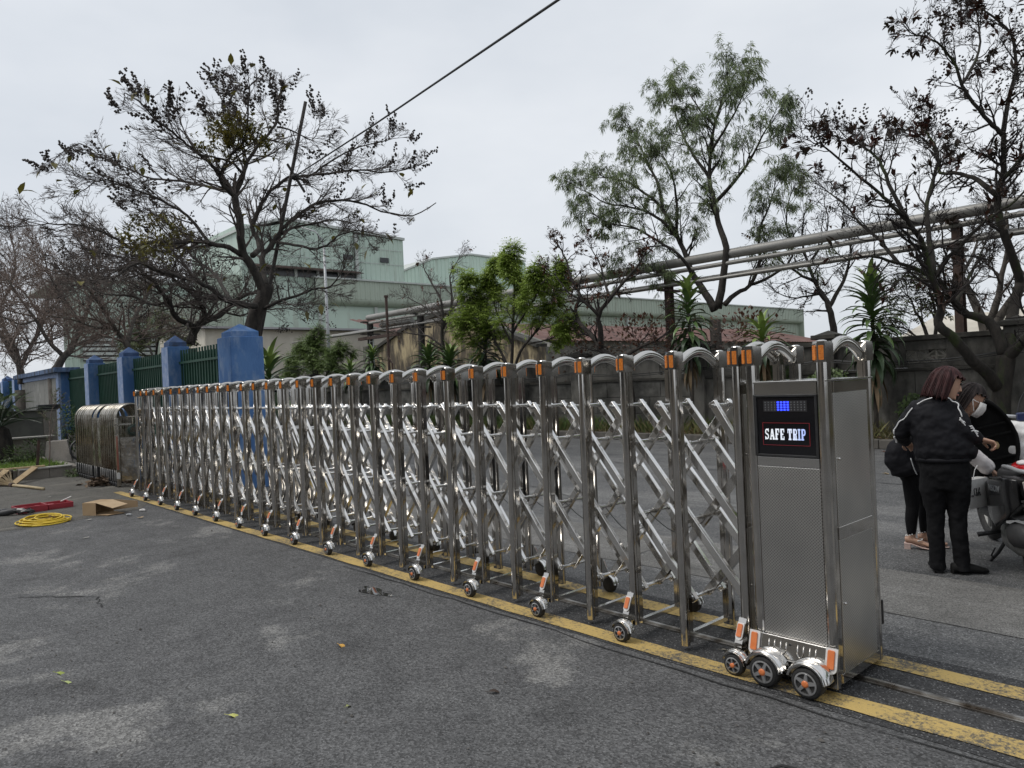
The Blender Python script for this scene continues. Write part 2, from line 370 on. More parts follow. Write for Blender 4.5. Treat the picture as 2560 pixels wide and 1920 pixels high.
def mirror(b):
    c = MB(); c.v = [(x,.5-y,z) for x,y,z in b.v]; c.f = [f[::-1] for f in b.f]; c.m = list(b.m); return c
def plate_on(c, ax, up, nrm, w, h, t, r=.3, n=5, round_top=True, round_bot=True):
    """rounded slab: list of polygon points"""
    c=V(c);ax=V(ax).normalized();up=V(up).normalized(); rr=w*r; P=[]
    for sx,sy,a0 in ((1,1,0),(-1,1,90),(-1,-1,180),(1,-1,270)):
        q = rr if ((sy>0 and round_top) or (sy<0 and round_bot)) else .0005
        for k in range(n):
            a=R(a0+90*k/(n-1)); P.append(c+ax*(sx*(w/2-q)+q*math.cos(a))+up*(sy*(h/2-q)+q*math.sin(a)))
    return P
mesh = {}
mesh['post_long'] = post_mesh(.035).mesh('post', ST); mesh['post_short'] = post_mesh(.078).mesh('post', ST)
mesh['bpost_long'] = mirror(post_mesh(.035)).mesh('post', ST); mesh['bpost_short'] = mirror(post_mesh(.078)).mesh('post', ST)
mesh['cap'] = cap_mesh().mesh('post_cap', M['steel_arch']); mesh['bcap'] = mirror(cap_mesh()).mesh('post_cap', M['steel_arch'])
def refl(sgn, mir=False):
    L=.0345; a=R(30)*sgn; nrm=V((math.sin(a),-math.cos(a),0)); ax=V((math.cos(a),math.sin(a),0))
    mid=V((sgn*L*math.sqrt(3)/4,(-L/2-.002)/2,1.546))
    b=MB(); b.prism([p for p in plate_on(mid+nrm*.0005,ax,(0,0,1),nrm,.0215,.066,.004,.2)], nrm*.0035)
    return mirror(b) if mir else b
mesh['refl_a']=refl(-1).mesh('reflector',M['orange']); mesh['refl_b']=refl(1).mesh('reflector',M['orange'])
mesh['brefl_a']=refl(-1,True).mesh('reflector',M['orange']); mesh['brefl_b']=refl(1,True).mesh('reflector',M['orange'])
def arch_mesh():
    b=MB(); n=16; pts=[]
    for i in range(n+1):
        t=i/n; pts.append((0,.072+.356*t,1.527+.072*math.sin(math.pi*t)**.85))
    b.tube(pts,.0275,14,sq=.74,up=(1,0,0))
    for x in (-.0205,.0205): b.tube([(x,p[1],p[2]+.011) for p in pts],.0035,6)
    return b
mesh['arch']=arch_mesh().mesh('arch', M['steel_arch'], True)
mesh['crossbar']=MB().box((-.013,.074,.070),(.013,.426,.094)).mesh('crossbar', M['steel_bar'])
mesh['rod']=None
def rod_mesh(y0=.074,y1=.426,coll=(.092,.138,.227,.273,.362,.408)):
    b=MB(); b.cyl((0,y0,0),(0,y1,0),.0105,10)
    for y in coll: b.cyl((0,y-.006,0),(0,y+.006,0),.0165,10)
    return b
mesh['rod']=rod_mesh().mesh('pivot_rod', M['steel_bright'])
tb=rod_mesh(.075,.425,(.138,.227,.273,.362)); 
for y in (.095,.405): tb.cyl((0,y-.007,0),(0,y+.007,0),.013,6)
mesh['top_rod']=tb.mesh('pivot_rod', M['steel_bright'])
# casters
def wheel_parts(r, w, spokes, big=False):
    ty=MB(); ty.lathe((0,0,0),(0,1,0),[(r*.66,-.0),(r*.72,-.002),(r*.93,0),(r,r*.12),(r,w-.004),(r*.9,w),(r*.2,w)],26)
    rim=MB(); ro=r*.73; n=26
    # outer ring of the rim
    vs=[]; 
    for j in range(n):
        t=2*math.pi*j/n
        for q,h in ((ro,-.004),(ro*.86,-.006),(ro*.86,.006)): vs.append((q*math.cos(t),h,q*math.sin(t)))
    rim.add(vs,[(3*j,3*j+1,3*((j+1)%n)+1,3*((j+1)%n)) for j in range(n)]+[(3*j+1,3*j+2,3*((j+1)%n)+2,3*((j+1)%n)+1) for j in range(n)])
    for k in range(spokes):
        t=2*math.pi*k/spokes+.3; d=V((math.cos(t),0,math.sin(t))); s=V((-math.sin(t),0,math.cos(t)))
        wi=r*(.16 if big else .075); wo=r*(.11 if big else .075)
        for off in ((0,) if big else (0,)):
            a=d*(r*.2); c=d*(ro*.9)
            rim.hexa([a-s*wi+V((0,.004,0)),c-s*wo+V((0,.004,0)),c+s*wo+V((0,.004,0)),a+s*wi+V((0,.004,0)), a-s*wi*.7+V((0,-.007,0)),c-s*wo*.7+V((0,-.006,0)),c+s*wo*.7+V((0,-.006,0)),a+s*wi*.7+V((0,-.007,0))])
    back=MB().lathe((0,.007,0),(0,1,0),[(ro,0),(ro,.004)],20)
    hub=MB().lathe((0,-.012,0),(0,1,0),[(r*.12,0),(r*.22,.002),(r*.24,.012)],14)
    return ty,rim,back,hub
def fender(r,w,y0,a0=8,a1=165,ridge=True):
    b=MB(); n=12; vs=[]
    for i in range(n+1):
        t=R(a0+(a1-a0)*i/n)
        for q,y in ((r*1.12,y0),(r*1.25,y0-.003),(r*1.29,y0+.006),(r*1.25,y0+.013),(r*1.36,y0+.020),(r*1.36,y0+w*.75),(r*1.33,y0+w),(r*1.12,y0+w)): vs.append((q*math.cos(t),y,q*math.sin(t)))
    k=8; b.add(vs,[(i*k+j,i*k+(j+1)%k,(i+1)*k+(j+1)%k,(i+1)*k+j) for i in range(n) for j in range(k)]+[tuple(range(k)),tuple(n*k+j for j in range(k-1,-1,-1))])
    return b
WR=.0525
ty,rim,bk,hub=wheel_parts(WR,.036,6)
mesh['tyre']=ty.mesh('tyre',M['rubber'],True); mesh['rim']=rim.mesh('rim',M['alloy']); mesh['hub']=hub.mesh('hub_cap',M['orange2'],True)
mesh['fender']=fender(WR,.052,-.004).mesh('fender',M['steel_bright'],True); mesh['fender'].set_sharp_from_angle(angle=R(50))
br=MB(); br.hexa([(-.02,-.058,.15),(.02,-.058,.15),(.02,.0,.10),(-.02,.0,.10),(-.021,-.004,.262),(.021,-.004,.262),(.021,.004,.262),(-.021,.004,.262)])
br.box((-.017,-.058,.112),(.017,-.012,.152)); 
mesh['caster_arm']=br.mesh('caster_arm',ST)
# caster reflector plate: white rim and orange lens, leaning outwards
pn=V((0,-.108,-.054)).normalized(); pu=V((0,-.054,.108)).normalized()*-1; pu=V((0,.054,.112)).normalized(); pc=V((0,-.034,.203)); pnn=V((0,-1,0))-pu*(V((0,-1,0)).dot(pu)); pnn.normalize()
def ushape(c,ax,up,nrm,w,h): return MB().prism(plate_on(c,ax,up,nrm,w,h,0,.48,6,False,True), nrm*.005)
mesh['plate']=ushape(pc+pnn*.002,(1,0,0),pu,pnn,.037,.084).mesh('reflector_plate',M['white_trim'])
mesh['lens']=MB().prism(plate_on(pc+pnn*.0075+pu*.004,(1,0,0),pu,pnn,.025,.062,0,.22),pnn*.006).mesh('reflector',M['orange2'])
def mput(name,me,parent,loc=(0,0,0),mir=False,rot=None):
    o=put(name,me,parent,loc,rot); 
    return o
def mirmesh(me):
    k='m_'+me.name
    if k in mesh: return mesh[k]
    c=me.copy(); c.transform(Matrix.Diagonal((1,-1,1,1))); c.flip_normals(); mesh[k]=c; return c
def caster(x, sgn, yy):
    f=(lambda me: me) if sgn>0 else mirmesh
    arm=put('caster_arm',f(mesh['caster_arm']),gate,(x,yy,0)); put('reflector_plate',f(mesh['plate']),arm); put('reflector',f(mesh['lens']),arm)
    yo=yy-.112*sgn
    w=put('wheel',f(mesh['tyre']),gate,(x,yo,WR+.008)); put('rim',f(mesh['rim']),w,rot=(0,U(0,1),0)); put('hub_cap',f(mesh['hub']),w)
    put('fender',f(mesh['fender']),w,rot=(0,0,0))
for i,x in enumerate(PX):
    cast = (i % 2 == 0) if i < 30 else True
    random.seed(i*7+1); jr=(R(U(-.35,.35)),R(U(-.3,.3)),R(U(-3,3)))
    fp=put('post', mesh['post_short' if cast else 'post_long'], gate, (x,0,0),jr); cp=put('post_cap', mesh['cap'], fp); put('reflector',mesh['refl_a'],fp); put('reflector',mesh['refl_b'],fp)
    bp=put('post', mesh['bpost_short' if cast else 'bpost_long'], gate, (x,0,0)); put('post_cap', mesh['bcap'], bp)
    put('reflector',mesh['brefl_a'],bp); put('reflector',mesh['brefl_b'],bp)
    put('arch', mesh['arch'], gate, (x,0,U(-.003,.003)),(0,0,R(U(-.7,.7)))); put('crossbar', mesh['crossbar'], gate, (x,0,0))
    if cast: caster(x,1,0); caster(x,-1,.5)
    for z in (1.10,.688,.27): put('pivot_rod', mesh['rod'], gate, (x,0,z))
def ix(f):
    f=max(0,min(30,f)); i=min(29,int(f)); return PX[i]+(PX[i+1]-PX[i])*(f-i)
for i in range(30): put('pivot_rod', mesh['top_rod'], gate, (ix(i+.5),0,1.305))
D5=.2085
def lattice(i, sgn, y):
    """one flat bar from its top pivot at mid-bay down through three posts; cut off where the gate ends"""
    f0=i; f1=i+2.5*sgn; z0=1.305; z1=.268
    a,c=0,1
    if f1>30.2: c=(30.2-f0)/(f1-f0)
    if f1<-.1: c=(-.1-f0)/(f1-f0)
    if c<=.1: return
    X0,X1=ix(f0),ix(min(30,max(0,f1)))
    p=V((X0,y,z0)); q=V((X1,y,z1)) if c==1 else V((X1,y,z0+(z1-z0)*c))
    d=(q-p).normalized(); p=p-d*.024; q=q+d*.022
    b=MB(); b.bar(p,q,.041,.030,(0,1,0)); o=b.build('scissor_bar', M['steel_bar'], gate, bevel=.0035, seg=2); autosmooth(o)
for i in range(30):
    for (y,s) in ((.115,1),(.25,-1),(.385,1)): lattice(i+.5, s, y)
    # top bracket nuts come with the rods
for i in (-1,):
    for (y,s) in ((.115,1),(.385,1)):
        p=V((PX[0],y,1.10)); q=V((PX[2],y,.268)); MB().bar(p,q,.041,.031).build('scissor_bar',ST,gate)
for (y,s) in ((.25,-1),):
    MB().bar((ix(30),y,1.1),(ix(28),y,.268),.041,.031).build('scissor_bar',ST,gate)
    MB().bar((ix(30),y,.688),(ix(29),y,.268),.041,.031).build('scissor_bar',ST,gate)
random.seed(5)
M['wire']=mat('wire',(.03,.03,.03),rough=.5)
for i in range(2,30):
    xa,xb=PX[i-1],PX[i]; s=U(.07,.14); b=MB(); y=.2+U(-.02,.02)
    b.tube([(xa+(xb-xa)*t, y+.02*math.sin(6*t), .68-s*4*t*(1-t)) for t in [k/9 for k in range(10)]], .0028, 5); b.build('wire', M['wire'], gate, smooth=True)

# ---- drive cabinet at the head of the gate
cab = MB()
X0,X1=.43,.832
cab.box((X0,.012,.10),(X1-.008,.488,1.415)); cabo=cab.build('cabinet', M['steel'], gate, bevel=.004); 
cab_post=[]
for x in (.453,.806):
    for meP,meC,ra,rb in ((post_mesh(.03),'cap','refl_a','refl_b'),(mirror(post_mesh(.03)),'bcap','brefl_a','brefl_b')):
        p=put('post', mesh['post_long'] if meC=='cap' else mesh['bpost_long'], gate, (x,-.008 if meC=='cap' else .008,0))
        put('post_cap',mesh[meC],p); put('reflector',mesh[ra],p); put('reflector',mesh[rb],p)
    put('arch',mesh['arch'],gate,(x,0,0))
fy=.010
def slab(name,a,bb,m,parent=cabo,bevel=.002): return MB().box(a,bb).build(name,m,parent,bevel=bevel)
slab('trim_band',(.476,fy-.006,1.362),(.782,fy,1.418),M['steel_bright']); slab('trim_band',(.476,fy-.006,1.022),(.782,fy,1.066),M['steel_bright'])
slab('front_panel',(.476,fy-.004,.212),(.782,fy,1.0205),M['dots_y'])
slab('lid',(X0-.002,.0,1.4155),(X1,.5,1.424),M['steel_bright'])
# screen
fr=MB(); 
for a,c in (((.474,fy-.012,1.068),(.486,fy,1.36)),((.772,fy-.012,1.068),(.784,fy,1.36)),((.486,fy-.012,1.349),(.772,fy,1.36)),((.486,fy-.012,1.068),(.772,fy,1.079))): fr.box(a,c)
fr.build('screen_frame',M['black_plastic'],cabo,bevel=.002)
slab('screen',(.4862,fy-.006,1.0792),(.7718,fy,1.3488),M['black_gloss'])
sy=fy-.0065
rd=MB(); t=.0016
for a,c in (((.512,sy-.001,1.122),(.512+t,sy,1.228)),((.742,sy-.001,1.122),(.742+t,sy,1.228)),((.512+t,sy-.001,1.228-t),(.742,sy,1.228)),((.512+t,sy-.001,1.122),(.742,sy,1.122+t))): rd.box(a,c)
rd.build('red_outline',mat('red_print',(.22,.02,.025),rough=.4,emit=(.25,.02,.03),estr=.25),cabo)
M['led_off']=mat('led_off',(.22,.23,.24),rough=.3); M['led_on']=mat('led_on',(.03,.05,.8),rough=.3,emit=(.02,.04,1),estr=3.2)
off=MB();on=MB()
for r_ in range(4):
    for c_ in range(13):
        x=.530+c_*.0162; z=1.289+r_*.0118; lit=4<=c_<=7
        tgt=on if lit else off
        if lit: tgt.box((x-.0046,sy-.0016,z-.0036),(x+.0046,sy,z+.0036))
        else: tgt.box((x-.0024,sy-.0012,z-.0024),(x+.0024,sy,z+.0024))
slab('led_strip',(.520,sy-.0004,1.281),(.735,sy+.0002,1.332),mat('led_strip',(.035,.034,.036),rough=.3),bevel=0)
tag(off.build('led_dots',M['led_off'],cabo),kind='stuff'); tag(on.build('blue_led_dots',M['led_on'],cabo),kind='stuff')
# lettering SAFE TRIP: condensed slab letters
G = {}
def glyph(ch):
    """strokes in a 0..1 x 0..1 box: (x0,z0,x1,z1) rectangles or ('arc',cx,cz,rx,rz,a0,a1,w)"""
    w=.34; t=.13
    return {
    'A':[('seg',.16,.05,.46,.97,.17),('seg',.84,.05,.54,.97,.30),(.25,.27,.75,.40),(0,0,.34,t),(.62,0,1,t)],
    'F':[(.10,0,.10+w,1),(.44,.87,.95,1),(.82,.66,.95,.87),(.44,.44,.72,.57),(0,0,.58,t)],
    'E':[(.10,0,.10+w,1),(.44,.87,.95,1),(.82,.68,.95,.87),(.44,.44,.74,.57),(.44,0,.95,.13),(.82,.13,.95,.32)],
    'T':[(.33,0,.67,1),(.02,.86,.98,1),(.02,.62,.15,.86),(.85,.62,.98,.86),(.2,0,.8,t)],
    'R':[(.10,0,.10+w,1),(.44,.87,.64,1),(.44,.44,.64,.57),('arc',.62,.72,.24,.215,-90,90,.20),(.58,0,.86,.44),(0,0,.52,t),(.62,0,1,t)],
    'I':[(.25,0,.75,1),(0,0,1,t),(0,.87,1,1)],
    'P':[(.10,0,.10+w,1),(.44,.87,.64,1),(.44,.40,.64,.53),('arc',.62,.70,.25,.235,-90,90,.22),(0,0,.58,t)],
    'S':[('arc',.5,.72,.32,.21,30,270,.2),('arc',.5,.29,.32,.21,-150,90,.2),(.78,.70,.92,1),(.08,0,.22,.30)],
    }[ch]
def letter(ch,x,z,w,h,m,parent):
    b=MB(); y1=sy; y0=sy-.0018; k=0
    for s in glyph(ch):
        k+=1; yo=y0-.00012*k
        if s[0]=='seg':
            _,a0,b0,a1,b1,ww=s; hw=ww/2
            b.prism([(x+(a0-hw)*w,yo,z+b0*h),(x+(a0+hw)*w,yo,z+b0*h),(x+(a1+hw)*w,yo,z+b1*h),(x+(a1-hw)*w,yo,z+b1*h)],(0,y1-yo,0))
        elif s[0]=='arc':
            _,cx,cz,rx,rz,a0,a1,ww=s; n=10; o=[];i_=[]
            for q in range(n+1):
                a=R(a0+(a1-a0)*q/n); o.append((x+(cx+(rx+ww/2)*math.cos(a))*w,yo,z+(cz+(rz+ww*.3)*math.sin(a))*h)); i_.append((x+(cx+(rx-ww/2)*math.cos(a))*w,yo,z+(cz+(rz-ww*.3)*math.sin(a))*h))
            vs=o+i_; vs=vs+[(p[0],y1,p[2]) for p in vs]; L=n+1; fs=[]
            for q in range(n): fs+=[(q,q+1,L+q+1,L+q),(2*L+q,3*L+q,3*L+q+1,2*L+q+1),(q,2*L+q,2*L+q+1,q+1),(L+q,L+q+1,3*L+q+1,3*L+q)]
            b.add(vs,fs)
        else: b.box((x+s[0]*w,yo,z+s[1]*h),(x+s[2]*w,y1,z+s[3]*h))
    b.build('letter',m,parent)
cols=[(.80,.86,.9),(.80,.86,.9),(.78,.85,.92),(.76,.84,.95),(.7,.8,1),(.62,.74,1),(.42,.58,1),(.30,.45,1)]
xx=.5225
for k,ch in enumerate('SAFE TRIP'):
    if ch==' ': xx+=.0125; continue
    wd=.0215 if ch!='I' else .012
    if ch=='A': wd=.0235
    q=k if k<4 else k-1
    letter(ch,xx,1.148,wd,.052,mat('letter_glow',(.5,.5,.55),rough=.4,emit=cols[q],estr=.55),cabo); xx+=wd+.0035
# base plate with pressed U marks
MB().hexa([(.42,-.036,.128),(.838,-.036,.128),(.838,.0,.128),(.42,.0,.128),(.42,-.012,.216),(.838,-.012,.216),(.838,.0,.216),(.42,.0,.216)]).build('base_plate',M['steel_bright'],cabo,bevel=.002)
nn=V((0,-.088,-.024)).normalized(); 
def onplate(x,f,off=0):  # f: 0 bottom..1 top
    p=V((x,-.036+.024*f,.128+.088*f)); return p+V((0,-.965,.263))*off*1
for x in (.525,.583,.667,.725):
    pts=[onplate(x-.014,.80,.002)]+[onplate(x-.014*math.cos(R(a)),.42-.22*math.sin(R(a)),.002) for a in range(0,181,30)]+[onplate(x+.014,.80,.002)]
    MB().tube(pts,.0022,6).build('pressed_mark',M['steel'],cabo,smooth=True)
MB().cyl(onplate(.615,.72,-.002),onplate(.615,.72,.004),.006,8).build('keyhole',M['black_plastic'],cabo)
pu2=V((0,.024,.088)).normalized(); pn2=V((0,-.088,.024)).normalized()
for x in (.44,.815):
    c=V((x,-.030,.168)); MB().prism(plate_on(c,(1,0,0),pu2,pn2,.054,.112,0,.48,6,False,True),pn2*.006).build('reflector_plate',M['white_trim'],cabo)
    MB().prism(plate_on(c+pn2*.0065+pu2*.006,(1,0,0),pu2,pn2,.032,.082,0,.2),pn2*.007).build('reflector',M['orange2'],cabo,bevel=.002)
slab('skirt',(.43,-.030,.045),(.838,.0,.127),M['steel_bright'])
MB().box((.43,-.0335,.118),(.80,-.030,.1215)).build('trim_line',M['white_trim'],cabo)
# side faces
for sx,xx0,xx1 in ((1,X1-.008,X1-.003),(-1,X0-.005,X0)):
    slab('trim_band',(xx0,.07,1.362),(xx1+.002*sx,.43,1.4135),M['steel']); slab('trim_band',(xx0,.07,.692),(xx1+.002*sx,.43,.752),M['steel'])
    slab('side_panel',(xx0,.07,.7525),(xx1,.43,1.3615),M['dots_x']); slab('side_panel',(xx0,.07,.09),(xx1,.43,.6915),M['dots_x'])
    slab('skirt',(xx0,.05,.045),(xx1+.001,.45,.0895),M['steel'])
    for z in (1.06,.40): MB().lathe((xx1 if sx>0 else xx0,.095,z),(sx,0,0),[(.006,0),(.006,.006),(.003,.009)],10).build('lock',M['steel_bright'],cabo,smooth=True)
slab('back_panel',(X0+.04,.4885,.09),(X1-.05,.492,1.36),M['dots_y'])
MB().box((X1-.03,.505,.2),(X1-.002,.52,.32)).build('bumper_switch',M['black_plastic'],cabo,bevel=.004)
BW=.071
ty,rim,bk,hub=wheel_parts(BW,.06,5,True)
mesh['tyreB']=ty.mesh('tyre',M['rubber'],True); mesh['rimB']=rim.mesh('rim',M['alloy']); mesh['hubB']=hub.mesh('hub_cap',M['orange2'],True); mesh['fenB']=fender(BW,.085,-.006).mesh('fender',M['steel_bright'],True); mesh['fenB'].set_sharp_from_angle(angle=R(50))
for x in (.535,.742):
    for sgn,yo in ((1,-.135),(-1,.545)):
        f=(lambda me: me) if sgn>0 else mirmesh
        w=put('wheel',f(mesh['tyreB']),gate,(x,yo,BW+.008)); put('rim',f(mesh['rimB']),w,rot=(0,.4 if x<.6 else .1,0)); put('hub_cap',f(mesh['hubB']),w); 
        if sgn>0: put('fender',f(mesh['fenB']),w)
    
# ================================================================ second gate folded up at the far end
dock = thing('folded_gate', 'old stainless folding gate with round arches, pushed together beside the planter', 'gate', (-12.6,.36,0))
random.seed(11)
SO=M['steel_old']
def loop(x,h,w,r=.019,fl=.03):
    b=MB(); pts=[(x,-w,.28)]; zc=h-w
    pts += [(x,-w,zc-.02)]+[(x,-w*math.cos(R(a)),zc+w*math.sin(R(a))) for a in range(0,181,15)]+[(x,w,zc-.02),(x,w,.28)]
    # flat band: elliptical tube
    return b.tube(pts,r,8,sq=1.5,up=(1,0,0))
xs_=[-1.55,-1.36,-1.2,-1.02,-.86,-.72,-.6,-.47,-.36,-.12,0.0,.3,.42,.53,.66,.78,.92,1.06,1.2,1.30]
for k,x in enumerate(xs_):
    h=1.37+.02*(k/len(xs_))
    a=loop(x,h,.235).build('arch',SO,dock,smooth=True)
    for s in (-1,1):
        ft=MB(); ft.box((x-.02,s*.235-.028,.09),(x+.02,s*.235+.028,.27)); ft.cyl((x,s*.235-.03*s,.045),(x,s*.235+.03*s,.045),.04,12)
        ft.build('foot',M['black_plastic'],a,bevel=.01)
    for s in (-1,1): MB().tube([(x-.022,s*.265,.1),(x-.022,s*.265,.25),(x,s*.267,.285),(x+.022,s*.265,.25),(x+.022,s*.265,.1)],.0024,5).build('white_trim',M['white_trim'],a,smooth=True)
for x0,x1 in ((-.34,-.13),(-.11,-.01),(.02,.29)):
    MB().box((x0,-.236,.28),(x1,-.226,1.16)).build('mirror_panel',SO,dock); MB().box((x0,.226,.28),(x1,.236,1.16)).build('mirror_panel',SO,dock)
M['warped']=mat('warped_steel',(.58,.55,.5),(.36,.32,.27),scale=5,rough=.07,metal=1,bump=.9,bscale=4)
MB().box((1.30,-.19,.10),(1.33,.22,.80)).build('end_panel',M['warped'],dock); 
for s in (-1,1): MB().box((1.31,s*.235-.03,.02),(1.36,s*.235+.03,1.16)).build('end_post',SO,dock,bevel=.006)
MB().box((1.362,-.262,.30),(1.367,-.235,.86)).build('reflector_strip',mat('faded_red',(.28,.09,.06),(.4,.17,.12),rough=.5),dock)
MB().box((1.30,-.2,.80),(1.36,.2,.83)).build('end_rail',SO,dock)
MB().prism(plate_on((1.372,-.25,.2),(0,1,0),(0,0,1),(1,0,0),.05,.11,0,.4),(.012,0,0)).build('reflector_plate',M['white_trim'],dock)
b=MB(); b.cyl((1.28,.03,1.02),(1.28,.03,1.16),.03,12); b.cyl((1.28,-.05,1.17),(1.28,.11,1.17),.012,8); b.bar((1.28,-.23,1.05),(1.28,.23,1.05),.03,.02,(1,0,0)); b.build('latch',SO,dock)
b=MB()
for k in range(7):
    r=.10+U(-.015,.02); c=V((1.34+.012*k-.03,.04+U(-.02,.02),.95+U(-.02,.02)))
    b.tube([c+V((U(-.008,.008),r*math.cos(R(a)),r*.75*math.sin(R(a)))) for a in range(0,361,24)],.005,5)
tag(b.build('wire_coil',mat('green_wire',(.03,.06,.05),rough=.5),None,smooth=True,loc=(-12.6,.36,0)),'dark green wire coil hanging in the open end of the folded gate','wire')
# ================================================================ blue fence on the left
random.seed(21)
M['blue']=mat('blue_paint',(.095,.205,.43),(.058,.145,.34),scale=3.2,lo=.38,hi=.62,rough=.85,bump=.6,bscale=30,world=True,stretch=(1,1,.5),c3=(.20,.29,.45),scale3=4.5,lo3=.5,hi3=.68,detail=8)
M['blue_light']=mat('chalky_blue_paint',(.32,.40,.58),(.20,.29,.50),scale=9,rough=.9,bump=.4,bscale=40,world=True,c3=(.42,.48,.58),scale3=11,lo3=.55,hi3=.7)
M['blue_cap']=mat('cap_paint',(.10,.17,.33),(.055,.10,.22),scale=5,rough=.9,bump=.4,bscale=40,world=True,c3=(.05,.055,.055),scale3=4,lo3=.5,hi3=.75)
M['green_iron']=mat('green_iron',(.012,.055,.035),(.02,.075,.05),scale=5,rough=.6,world=True)
M['conc']=mat('weathered_concrete',(.20,.19,.165),(.10,.097,.088),scale=3,rough=.95,bump=.5,bscale=40,world=True,c3=(.055,.055,.048),scale3=1.6,lo3=.5,hi3=.7)
def pillar(x0,x1,y0,y1,zt,label,fat=False):
    t=thing('fence_pillar',label,'pillar',((x0+x1)/2,(y0+y1)/2,0),0,'blue pillars of the fence')
    w=(x1-x0)/2; d=(y1-y0)/2
    b=MB(); b.box((-w,-d,0),(w,d,zt)); b.build('shaft',M['blue'],t,bevel=.012)
    # street side: thin slab, paler chalky blue on the smaller pillars
    MB().box((-w+.006,-d-.006,.02),(w-.006,-d-.001,zt-.012)).build('face_render',M['blue_light'] if not fat else M['blue'],t)
    c=MB(); 
    k=.82; c.box((-w*k,-d*k,zt),(w*k,d*k,zt+.085)); c.v+= []
    c.build('cap_block',M['blue_cap'] if not fat else M['blue'],t,bevel=.008)
    p=MB(); q=k*.97; z0=zt+.0855; p.add([(-w*q,-d*q,z0),(w*q,-d*q,z0),(w*q,d*q,z0),(-w*q,d*q,z0),(0,0,z0+.13)],[(3,2,1,0),(0,1,4),(1,2,4),(2,3,4),(3,0,4)])
    p.build('pyramid_top',M['blue'] if fat else M['blue_cap'],t)
    return t
pl=[(-9.38,-8.86,1.15,1.67,2.36,'big blue fence pillar at the near end, bright pyramid top',True),
    (-12.13,-11.77,1.15,1.53,2.39,'blue pillar, first one beyond the big end pillar',False),
    (-15.12,-14.72,1.15,1.53,2.37,'blue pillar, second one beyond the big end pillar',False),
    (-18.03,-17.65,1.15,1.53,2.37,'blue pillar between the fence and the blue framed board wall',False),
    (-28.4,-27.95,1.15,1.53,2.32,'blue pillar just beyond the board wall',False),
    (-30.9,-30.45,1.15,1.53,2.32,'blue pillar at the left edge, farthest of the row',False)]
for a in pl: pillar(*a)
me_bar=MB().box((-.016,-.012,.70),(.016,.012,2.315)).mesh('bar',M['green_iron'])
def panel(x0,x1,label):
    t=thing('fence_panel',label,'fence panel',(x0,1.36,0),0,'green iron fence panels'); L=x1-x0
    n=int(L/.128)
    for i in range(n): put('bar',me_bar,t,((i+.5)*L/n,0,0))
    for z in (2.085,.80): MB().box((0,-.030,z-.02),(L,-.013,z+.02)).build('rail',M['green_iron'],t)
    MB().box((0,-.10,0),(L,.10,.62)).build('base_wall',M['conc'],t,bevel=.01)
    MB().box((0,.05,.62),(L,.058,2.25)).build('back_sheet',M['green_iron'],t)
panel(-11.77,-9.38,'dark green bar fence panel next to the big blue pillar')
panel(-14.72,-12.13,'dark green bar fence panel between the first and second smaller pillars')
panel(-17.65,-15.12,'dark green bar fence panel behind the folded gate')
panel(-20.74,-18.03,'dark green bar fence panel beside the blue framed board wall')
panel(-27.95,-26.9,'narrow dark green bar fence panel beyond the board wall')
panel(-30.45,-28.4,'dark green bar fence panel between the two far pillars')
panel(-33.5,-30.9,'dark green bar fence panel cut off by the left edge of the view')
# board wall with stone slabs
t=thing('board_wall','blue framed memorial wall faced with grey stone slabs under a dark stained ledge','wall',(-23.8,1.3,0))
ox=-23.8; oy=1.3
def rel(a,c): return (a[0]-ox,a[1]-oy,a[2]),(c[0]-ox,c[1]-oy,c[2])
MB().box(*rel((-26.8,1.16,.3),(-20.74,1.48,2.27))).build('wall_core',M['blue'],t,bevel=.01)
for a,c in (((-26.8,1.10,.3),(-26.45,1.159,2.27)),((-21.05,1.10,.3),(-20.74,1.159,2.27)),((-26.45,1.10,2.14),(-21.05,1.159,2.27))): MB().box(*rel(a,c)).build('frame',M['blue_light'],t)
MB().box(*rel((-27.0,.98,2.271),(-20.55,1.6,2.40))).build('ledge',mat('stained_ledge',(.12,.19,.34),(.04,.05,.07),scale=4,rough=.9,world=True,stretch=(1,1,.4),lo=.4,hi=.6),t,bevel=.01)
M['slab']=mat('grey_stone',(.235,.235,.215),(.17,.17,.155),scale=6,rough=.6,world=True,bump=.15,bscale=90,c3=(.30,.30,.28),scale3=2,lo3=.55,hi3=.7)
n=6
for i in range(n):
    for k,(z0,z1) in enumerate(((.32,1.20),(1.206,2.135))):
        x0=-26.445+i*5.39/n; MB().box(*rel((x0+.004,1.135-U(0,.006),z0),(x0+5.39/n-.004,1.1595,z1))).build('slab',M['slab'],t,bevel=.004)
# ---- planter
M['granite']=mat('granite',(.30,.275,.24),(.20,.18,.16),scale=70,rough=.7,world=True,bump=.15,bscale=120,c3=(.15,.14,.125),scale3=3,lo3=.5,hi3=.7)
M['granite_top']=mat('granite_coping',(.36,.35,.32),(.26,.25,.23),scale=60,rough=.75,world=True,c3=(.14,.135,.12),scale3=4,lo3=.52,hi3=.7)
t=thing('planter','low planter bed edged with speckled granite blocks and thin coping','planter',(-14.6,-1.5,0))
ox,oy=-14.6,-1.5
for i,(y0,y1,dx) in enumerate(((-.80,-.30,0),(-.295,.25,0),(-1.75,-.86,-.28),(-2.7,-1.755,-.28),(-3.7,-2.705,-.28),(-5,-3.705,-.28))):
    MB().box(*rel((-14.72+dx,y0,0),(-14.5+dx,y1,.185))).build('kerb_stone',M['granite'],t,bevel=.006)
    MB().box(*rel((-14.76+dx,y0-.002,.186),(-14.47+dx,y1+.002 if y1<.2 else y1-.16,.212))).build('coping',M['granite_top'],t,bevel=.004)
